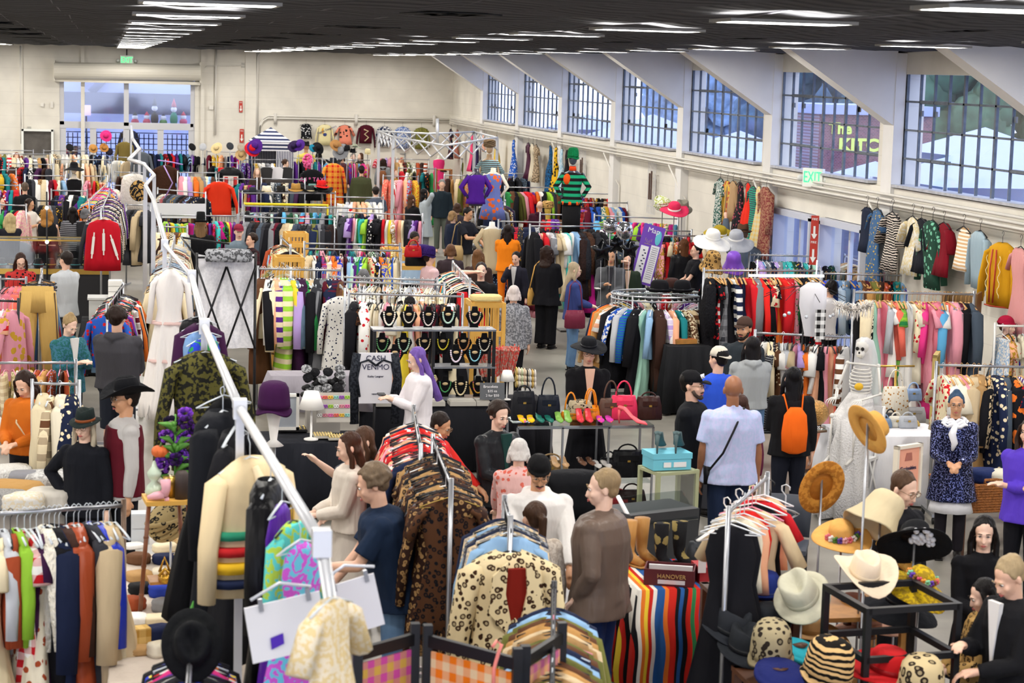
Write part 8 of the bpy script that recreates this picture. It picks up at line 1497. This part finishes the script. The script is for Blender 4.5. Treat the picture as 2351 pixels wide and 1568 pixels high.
for kd, x, yy, zz, c, pt, l in (('picture', 1636, 548, 1.9, 'eceae4', 'satin', 'large white satin hat on the window side stand'), ('wide', 1652, 538, 1.9, '9a8420', 'velvet', 'olive yellow hat behind the white satin one'), ('picture', 1690, 550, 1.88, 'a6a8ae', 'satin', 'silver grey hat with feather beside the fedora man'), ('bucket', 1636, 598, 1.75, 'b08a50', 'leopard', 'leopard bucket hat above the red gown rail'), ('bucket', 1684, 600, 1.72, '7a4ab8', 'satin', 'purple satin bucket hat above the red gown rail'), ('turban', 1521, 478, 2.12, 'a8b060', 'mottle', 'green turban on the stand near the windows'), ('wide', 1548, 482, 2.12, 'd83058', 'plain', 'raspberry pink hat on the stand near the windows'), ('fedora', 1566, 480, 2.12, '7a7668', 'plain', 'taupe hat beside the raspberry one')):
 hat(kd, x, yy, c, l, pat=pt, c2='2a1c14' if pt == 'leopard' else 'white', z=zz, s=1.3, tx=.3, rz=rr.uniform(-.3, .3), stand='chrome stand under the ' + l)
for x, l in ((1514, 'black velvet hat on the round rack'), (1566, 'black hat with gold pin on the round rack'), (1542, 'dark brown hat between the black ones on the round rack')):
 hat('bowler', x, 668, '131317' if x != 1542 else '3a2420', l, y=RRC.y + (.0 if x != 1542 else .25), z=None, s=1.25, pat='velvet')
for o in COL.objects:
 if o.get('label', '').endswith('the round rack') and o.name.startswith('hat'): o.location.z = 1.54
def face_g(kind, x, y_, z, c, l, c2=None, pat='plain', rz=0, sc=1.0, v=0, th=1.1, hg='clear', stand=True):
 p = at(x, y_, z=z); o = garment(kind, p, math.radians(rz), c, c2, pat, hg, v, th, sc); tag(o, l, KNAME[kind])
 if stand: T(MB().tube([(0, .1, 0), (0, .1, z + .02)], .014, 6).tube([(0, .12, z), (0, 0, z)], .01, 5).box((0, .1, .01), (.4, .4, .02)), 'garment_stand', 'post holding the ' + l, 'stand', m=CHROME, loc=(p.x, p.y, 0))
 return o
o = face_g('jacket', 716, 378, 1.95, '131316', 'black jacket with pink and green lettering', sc=1.15); text('digi * TAXI', .13, mat('pink_print', 'e86aa8', .6), o, (0, -.12, -.33)); MB().poly([(-.12, -.62), (.12, -.62), (.08, -.42), (-.08, -.42)], .01).xf(Matrix.Translation((0, -.125, 0))).obj('print_patch', PT, o, False, c='7aa8a0')
face_g('coat', 766, 366, 2.0, 'c8281c', 'long red and orange plaid coat on a post', 'e8a03a', 'plaid', sc=1.05, th=1.0); o = face_g('jacket', 529, 372, 1.95, '17181b', 'black leather jacket with a red and white panel', pat='leather', sc=1.3)
MB().box((0, -.14, -.38), (.3, .01, .22)).obj('white_panel', PT, o, False, c='d8d0c8'); MB().box((-.09, -.15, -.38), (.07, .01, .18)).box((.09, -.15, -.38), (.07, .01, .18)).obj('red_bars', PT, o, False, c='c01c1c')
face_g('sweater', 503, 402, 1.75, 'e0381c', 'orange red long sleeved top behind a black grid', sc=1.5, th=.8)
q = MB()
for k in range(9): q.box((-.3 + .075 * k, 0, 1.0), (.008, .008, 1.3)); q.box((0, 0, .4 + .15 * k), (.62, .008, .008))
p = at(508, 440, z=1.3); T(q, 'wire_grid', 'black wire grid panel in front of the orange red top', 'grid panel', m=BLACKM, loc=(p.x, p.y - .3, 0));
o = hang_big('vest', 238, 482, 30.4, 0, 'b41424', 'bright red wool waistcoat with silver feather motifs', scale=1.3, thick=1.2)
for x_, z_, a in ((-.12, -.4, .1), (0, -.36, 0), (.12, -.42, -.3)): MB().box((x_, -.09, z_), (.03, .01, .2), 0, 0, a).box((x_, -.095, z_), (.015, .01, .3), 0, 0, a).obj('feather_motif', PT, o, False, c='d8d4cc')
face_g('vest', 308, 382, 2.1, 'ebe7e0', 'white fur waistcoat hanging from the canopy', pat='fur', c2='cfc8bc', sc=1.5, th=1.6); face_g('coat', 296, 290, 2.3, '2e241f', 'dark brown coat hanging highest on the far canopy', sc=1.1); face_g('jacket', 286, 318, 2.1, '7a6a38', 'olive gold jacket below the highest brown coat', sc=1.0); face_g('coat', 380, 368, 2.0, '4a2c1c', 'mottled brown fur pelt coat on the lilac frame', pat='fur', c2='1e1410', sc=1.25, th=1.3)
face_g('jacket', 325, 340, 2.1, '5a6068', 'grey denim jacket by the far canopy corner', sc=1.0); T(MB().ball((0, 0, 0), (.16, .05, .19), 14, 10), 'embroidered_bag', 'black bag with gold embroidery hanging by the white fur', 'bag', c='17171a', c2='b08a50', m=fabric('paisley'), loc=at(318, 438, y=36.5), smooth=True)
for pts, l in (([(362, 368), (392, 372), (420, 378)], 'upper'), ([(376, 380), (396, 420), (378, 455)], 'lower')):
 P_ = [at(x, y_, y=43.0) for x, y_ in pts]; o = MB().tube(P_, .015, 5).obj('lilac_rod', PT, None, c='a88ac8'); tag(o, l + ' lilac rod of the collapsed frame by the brown fur', 'rod')
o = face_g('jacket', 97, 640, 1.75, 'c9a25a', 'khaki track trousers hung by the waist facing the aisle', sc=.01) if 0 else None
p = at(88, 652, z=1.72); q = MB()
for s in (-1, 1): q.rings([ring(-.06, .115, .05, 14, .05, 5, cx=s * .1), ring(-.3, .12, .06, 14, .06, 5, cx=s * .12), ring(-.7, .11, .06, 14, .1, 5, cx=s * .14), ring(-1.15, .1, .055, 14, .12, 5, cx=s * .16)])
q.rings([ring(-.32, .215, .065, 18, .03, 7), ring(0, .19, .05, 18, .06, 9)]); o = q.obj('hanging_trousers', fabric('plain'), None, c='c2a05c'); o.location = (p.x, p.y - .25, p.z); tag(o, 'khaki track trousers with side stripes at the rail end', 'trousers')
for s in (-1, 1): MB().box((s * .235, -.0, -.6), (.012, .07, 1.05), 0, 0, s * -.06).obj('side_stripe', PT, o, False, c='4a3628')
T(MB().tube([(-.2, 0, .02), (.2, 0, .02)], .008, 6).tube([(0, 0, .02), (0, 0, .08), (.02, 0, .1)], .005, 5).box((-.15, 0, 0), (.03, .02, .05)).box((.15, 0, 0), (.03, .02, .05)), 'clip_hanger', 'black clip hanger holding the khaki trousers', 'hanger', c='1b1b1d', loc=(p.x, p.y - .25, p.z + .0))
p = at(517, 690, y=22); e = empty('sheet_backdrop', (p.x, 22, 0), .12, 'white sheet clipped to a black collapsible frame', 'backdrop frame'); tz = at(517, 590, y=22).z; bz = at(517, 800, y=22).z; w = (at(588, 690, y=22).x - at(452, 690, y=22).x)
q = MB(); rs = [[(-w / 2 + w * i / 16, .02 * sin(i * 1.1 + j), bz + (tz - bz) * j / 8 + (.03 * cos(i * pi / 8) if j == 8 else 0)) for i in range(17)] for j in range(9)]
q.rings(rs, closed=False, cap=False); n_ = len(q.v); q.rings([[(x_, y_ + .01, z_) for x_, y_, z_ in r_] for r_ in rs], closed=False, cap=False); q.obj('white_sheet', fabric('mottle'), e, c='efeef1', c2='e2e2e6')
q = MB(); BKR = .012
for xa, xb in ((-.5, 0), (0, .5)): q.tube([(xa * w, -.06, bz), (xb * w, -.06, tz - .1)], BKR, 5); q.tube([(xa * w, -.08, tz - .1), (xb * w, -.08, bz)], BKR, 5)
for s in (-1, 1): q.tube([(s * w / 2, -.05, 0), (s * w / 2, -.05, tz + .05)], .016, 6)
q.tube([(-w / 2, -.05, tz), (w / 2, -.05, tz)], BKR, 5); q.tube([(-w / 2, -.05, tz), (-w / 2 - .1, .4, tz + .18), (w * .2, .5, tz + .1)], BKR, 5); q.obj('lattice_frame', BLACKM, e)
fold(520, 585, tz - .04, .5, .16, .14, '9a9ca0', 'grey and black faux fur scarf on top of the white sheet frame', pat='mottle', c2='1c1d20', name='fur_scarf', y=21.9).location.x = at(525, 585, y=21.9).x
def crate(x0, y0, x1, z, h, lab, d=.4):
 a, b = at(x0, y0, z=z), at(x1, y0, z=z); w = b.x - a.x; e = empty('yellow_crate', ((a.x + b.x) / 2, a.y, 0), 0, lab, 'crate')
 for s in (-1, 1):
  for t in (-1, 1): MB().box((s * w / 2, t * d / 2, z / 2), (.05, .05, z)).obj('post', YWOOD, e, False)
 q = MB()
 for t in (-1, 1):
  for zz in (z - .03, z - h, z - h * .5): q.box((0, t * d / 2, zz), (w, .025, .07))
  for k in range(7): q.box((-w / 2 + w * k / 6, t * d / 2, z - h / 2), (.02, .012, h))
 for s in (-1, 1):
  for zz in (z - .03, z - h): q.box((s * w / 2, 0, zz), (.025, d, .07))
 q.obj('slatted_side', YWOOD, e, False); MB().box((0, 0, z - h + .02), (w, d, .02)).obj('shelf_board', YWOOD, e, False)
crate(656, 533, 702, 1.75, .4, 'yellow slatted crate behind the coat rail'); crate(632, 588, 692, 1.75, .45, 'yellow slatted crate in front of the coat rail'); crate(1078, 690, 1148, 1.55, .8, 'tall yellow lattice cabinet beside the necklace shelf', .5); crate(880, 570, 990, 1.55, .3, 'yellow crate under the red leather bags')
fold(1115, 690, 1.57, .4, .25, .08, 'dcc88a', 'cream fringed hammock folded on the yellow cabinet', name='hammock')
handbag(948, 590, 1.58, .26, .18, .1, 'b01c20', 'red leather handbag on the yellow crate', loop=2, hh=.1); handbag(955, 610, 1.35, .34, .3, .16, '1c1c1e', 'black suitcase style bag below the red one', hh=.06); fold(965, 590, 1.5, .3, .3, .2, '3a1c72', 'purple fur stole beside the red bag', pat='fur', c2='1c0e3c', name='fur_stole')
gy = at(120, 622, z=.9).y; a, b = at(-20, 615, y=gy), at(250, 622, y=gy); w = b.x - a.x; e = empty('glass_counter', ((a.x + b.x) / 2, gy, 0), 0, 'gold framed glass counter of bracelets and watches', 'counter'); zt, zb = at(120, 552, y=gy).z, at(120, 618, y=gy).z
MB().box((0, .3, zb / 2), (w, .6, zb)).obj('counter_base', mat('counter_black', '17171a', .5), e, False); MB().box((0, -.01, zb - .04), (w, .03, .09)).obj('gold_band', GOLDM, e, False)
for s in (-1, 1):
 for t in (0, .6): MB().box((s * w / 2, t, (zt + zb) / 2), (.025, .025, zt - zb)).obj('gold_post', GOLDM, e, False)
for t in (0, .6): MB().box((0, t, zt), (w, .025, .025)).obj('gold_rail', GOLDM, e, False)
MB().box((0, .0, (zt + zb) / 2), (w, .006, zt - zb)).obj('glass_front', GLS, e, False); MB().box((0, .3, zt + .01), (w, .6, .006)).obj('glass_top', GLS, e, False)
for k in range(9):
 q = MB().lathe([(.07, 0), (.08, .04), (.05, .14), (.05, .16)], 12); o = T(q, 'watch_stand', 'black jewellery stand in the gold counter, %s along' % ['first', 'second', 'third', 'fourth', 'fifth', 'sixth', 'seventh', 'eighth', 'ninth'][k], 'stand', c='17171a', loc=((a.x + b.x) / 2 - w * .42 + k * w * .105, gy + .25, zb), smooth=True, group='stands in the gold counter')
 MB().tube([(.085 * cos(t), .085 * sin(t), .06) for t in [j * pi / 6 for j in range(13)]], .01, 5).obj('bracelet', PTG, o, c=['6ac0c8', 'd8b04a', 'c9c9cc'][k % 3])
p = at(107, 560, z=1.75); e = empty('ring_light', (at(108, 600, y=gy - .2).x, gy - .2, 0), 0, 'tall black tripod ring light at the gold counter', 'light stand'); tp = at(108, 440, y=gy - .2).z; MB().tube([(0, 0, 0), (0, 0, tp)], .014, 6).obj('pole', BLACKM, e)
for zz in (at(108, 475, y=gy).z, at(112, 553, y=gy).z): MB().ball((0, -.02, zz), .03, 10, 8).obj('bulb', mat('bulb_warm', (1, .93, .8), .5, emit=14), e)
for k in range(3): MB().tube([(0, 0, .5), (.4 * cos(k * 2.1), .4 * sin(k * 2.1), 0)], .01, 5).obj('leg', BLACKM, e)
p = at(245, 700, z=1.0); T(MB().box((0, 0, 0), (.5, .4, .3)).box((0, 0, .16), (.54, .44, .03)), 'storage_tub', 'clear plastic tub of hangers behind the hooded man', 'tub', c='c4c6c4', loc=(p.x, p.y, .95)); drape(.7, .5, .8, '2a2c30', 'tablecloth', 'dark cloth under the plastic tub', (p.x, p.y, 0))
for k in range(3): T(MB().box((0, 0, 0), (.2, .2, .06)).box((0, 0, .035), (.19, .19, .02)), 'takeout_box', 'white foam takeout box, %s of the stack on the tub' % ['bottom', 'middle', 'top'][k], 'box', c='ecebe6', loc=(p.x + .12, p.y, 1.155 + .08 * k))
p = at(200, 460, z=1.2); e = empty('stroller', (at(45, 560, z=.9).x, at(45, 560, z=.9).y, 0), .4, 'chrome and grey pram beside the gold counter', 'stroller'); MB().tube([(-.25, -.3, .5), (-.25, .3, 1.05), (.25, .3, 1.05), (.25, -.3, .5)], .015, 6).obj('handle', CHROME, e); MB().ball((0, -.1, .7), (.25, .35, .25), 14, 8).obj('hood', PT, e, c='4a4c52')
for a in (-1, 1):
 for b in (-1, 1): MB().tube([(a * .27 - .02, b * .3, .12), (a * .27 + .02, b * .3, .12)], .12, 14).obj('wheel', BLACKM, e)
p = at(622, 292, y=62); e = empty('striped_tent', (p.x, 62, 0), 0, 'navy and white striped changing tent at the end wall', 'tent'); w = .62; z1 = p.z; z0 = z1 - .42
q = MB(); q.add([(-w, -w, z0), (w, -w, z0), (w, w, z0), (-w, w, z0), (0, 0, z1)], [(0, 1, 4), (1, 2, 4), (2, 3, 4), (3, 0, 4)]); q.obj('roof', fabric('stripe'), e, False, c='e6e6ea', c2='262f52')
q = MB(); q.box((0, -w, z0 - .14), (2 * w, .02, .28)).box((-w, 0, z0 - .14), (.02, 2 * w, .28)).box((w, 0, z0 - .14), (.02, 2 * w, .28)); q.obj('valance', fabric('stripe'), e, False, c='262f52', c2='e6e6ea')
q = MB().box((0, w - .1, (z0 - .28) / 2), (2 * w, .02, z0 - .28)).box((-w, 0, (z0 - .28) / 2), (.02, 2 * w, z0 - .28)).box((w, 0, (z0 - .28) / 2), (.02, 2 * w, z0 - .28)).box((w * .6, -w, (z0 - .28) / 2), (w * .8, .02, z0 - .28)); q.obj('curtain', fabric('vstripe'), e, False, c='e6e6ea', c2='262f52')
for k, (x, c, l) in enumerate(((612, '1c1a1c', 'first black leather display stand in the middle'), (636, 'e2e0e4', 'white display stand between two black ones'), (658, '17171a', 'second black leather display stand in the middle'))): p = at(x, 412, z=1.3); T(MB().poly([(-.14, 0), (.14, 0), (.17, .3), (.08, .34), (-.08, .34), (-.17, .3)], .06), 'display_stand', l, 'display stand', c=c, loc=p); T(MB().box((0, 0, .65), (.3, .3, 1.3)), 'display_pillar', 'pillar under the ' + l, 'pillar', c='3a3230', loc=(p.x, p.y, 0))
q = MB(); rr = random.Random(8)
for k in range(120): t = rr.random() * 6.28; u = rr.uniform(-1, 1); q.ball((.14 * cos(t) * sqrt(1 - u * u), .12 * sin(t) * sqrt(1 - u * u), .2 * u), .035, 6, 5)
p = at(707, 370, z=1.65); T(q, 'pink_wig', 'bright pink curly wig on a head stand', 'wig', c='f04a92', c2='f890c0', m=fabric('mottle'), loc=p, smooth=True); T(MB().tube([(0, 0, 0), (0, 0, p.z - .1)], .03, 6).box((0, 0, .01), (.3, .3, .02)), 'wig_stand', 'post under the pink curly wig', 'stand', m=BLACKM, loc=(p.x, p.y, 0))
p = at(1018, 388, z=1.6); e = empty('shoe_ladder', (p.x, p.y, 0), 0, 'orange wooden ladder shelf of shoes by the window side', 'shelf')
for s in (-1, 1):
 for t in (-1, 1): MB().box((s * .22, t * .15, .8), (.04, .04, 1.6)).obj('post', mat('orange_wood', 'b06a2c', .5, var=.2), e, False)
for zz in (.4, .8, 1.2, 1.58): MB().box((0, 0, zz), (.46, .34, .025)).obj('shelf_board', MATS['orange_wood'], e, False)
shoes(1018, 396, '3a2a24', '%s dark boot on the orange shoe ladder', .03, y=p.y, s=1.3)
p = at(1582, 790, z=.95); drape(.6, .6, .92, '1c1d20', 'display_cloth', 'black leather-look cloth draped beside the round rack', (p.x, p.y + .25, 0)); e = empty('pin_case', (p.x, p.y + .25, .93), .2, 'open wooden case of amber pins on the black draped stand', 'case'); MB().box((0, 0, .03), (.3, .2, .06)).obj('case_box', WOOD, e, False); MB().box((0, 0, .062), (.26, .16, .006)).obj('pins', mat('pin_mix', 'c06a3a', .4, var=.6, vscale=60), e, False)
for x, yy, l in ((1190, 340 + 35, 'wire grid panel with two belts on the window wall'), (1500, 405 + 20, 'wire grid panel with ties on the window wall')):
 p = at(x + (145 if x == 1190 else 0), yy, x=XR - .1) if 0 else at(1337 if x == 1190 else 1496, 390 if x == 1190 else 425, x=XR - .1); q = MB()
 for k in range(7): q.box((0, -.3 + .1 * k, 0), (.008, .008, 1.2))
 for k in range(9): q.box((0, 0, -.6 + .15 * k), (.008, .6, .008))
 o = T(q, 'wall_grid', l, 'grid panel', c='c9c9cc', loc=p); T(MB().box((0, -.08, 0), (.02, .06, .6)).box((0, .08, -.03), (.02, .06, .55)), 'hanging_belts', 'brown belts hooked on the ' + l.replace('wire ', '').replace(' with two belts', '').replace(' with ties', ' by the dark coats'), 'belts', c='4a2c20', loc=(p.x - .03, p.y, p.z))
board(410, 484, 38.5, 1.0, .28, 'blank_sign', 'blank white sign board above the black bucket hat', 'sign', c='dfe0e4', stand=True)
P_ = [at(x, y_, z=1.62) for x, y_ in ((560, 468), (752, 471))]; tag(MB().tube(P_ + [P_[1] + V((0, 0, -1.6))], .03, 6).obj('yellow_rail_cover', PT, None, c='e8d01c'), 'yellow foam covered rail below the wire hat shelf', 'rail')
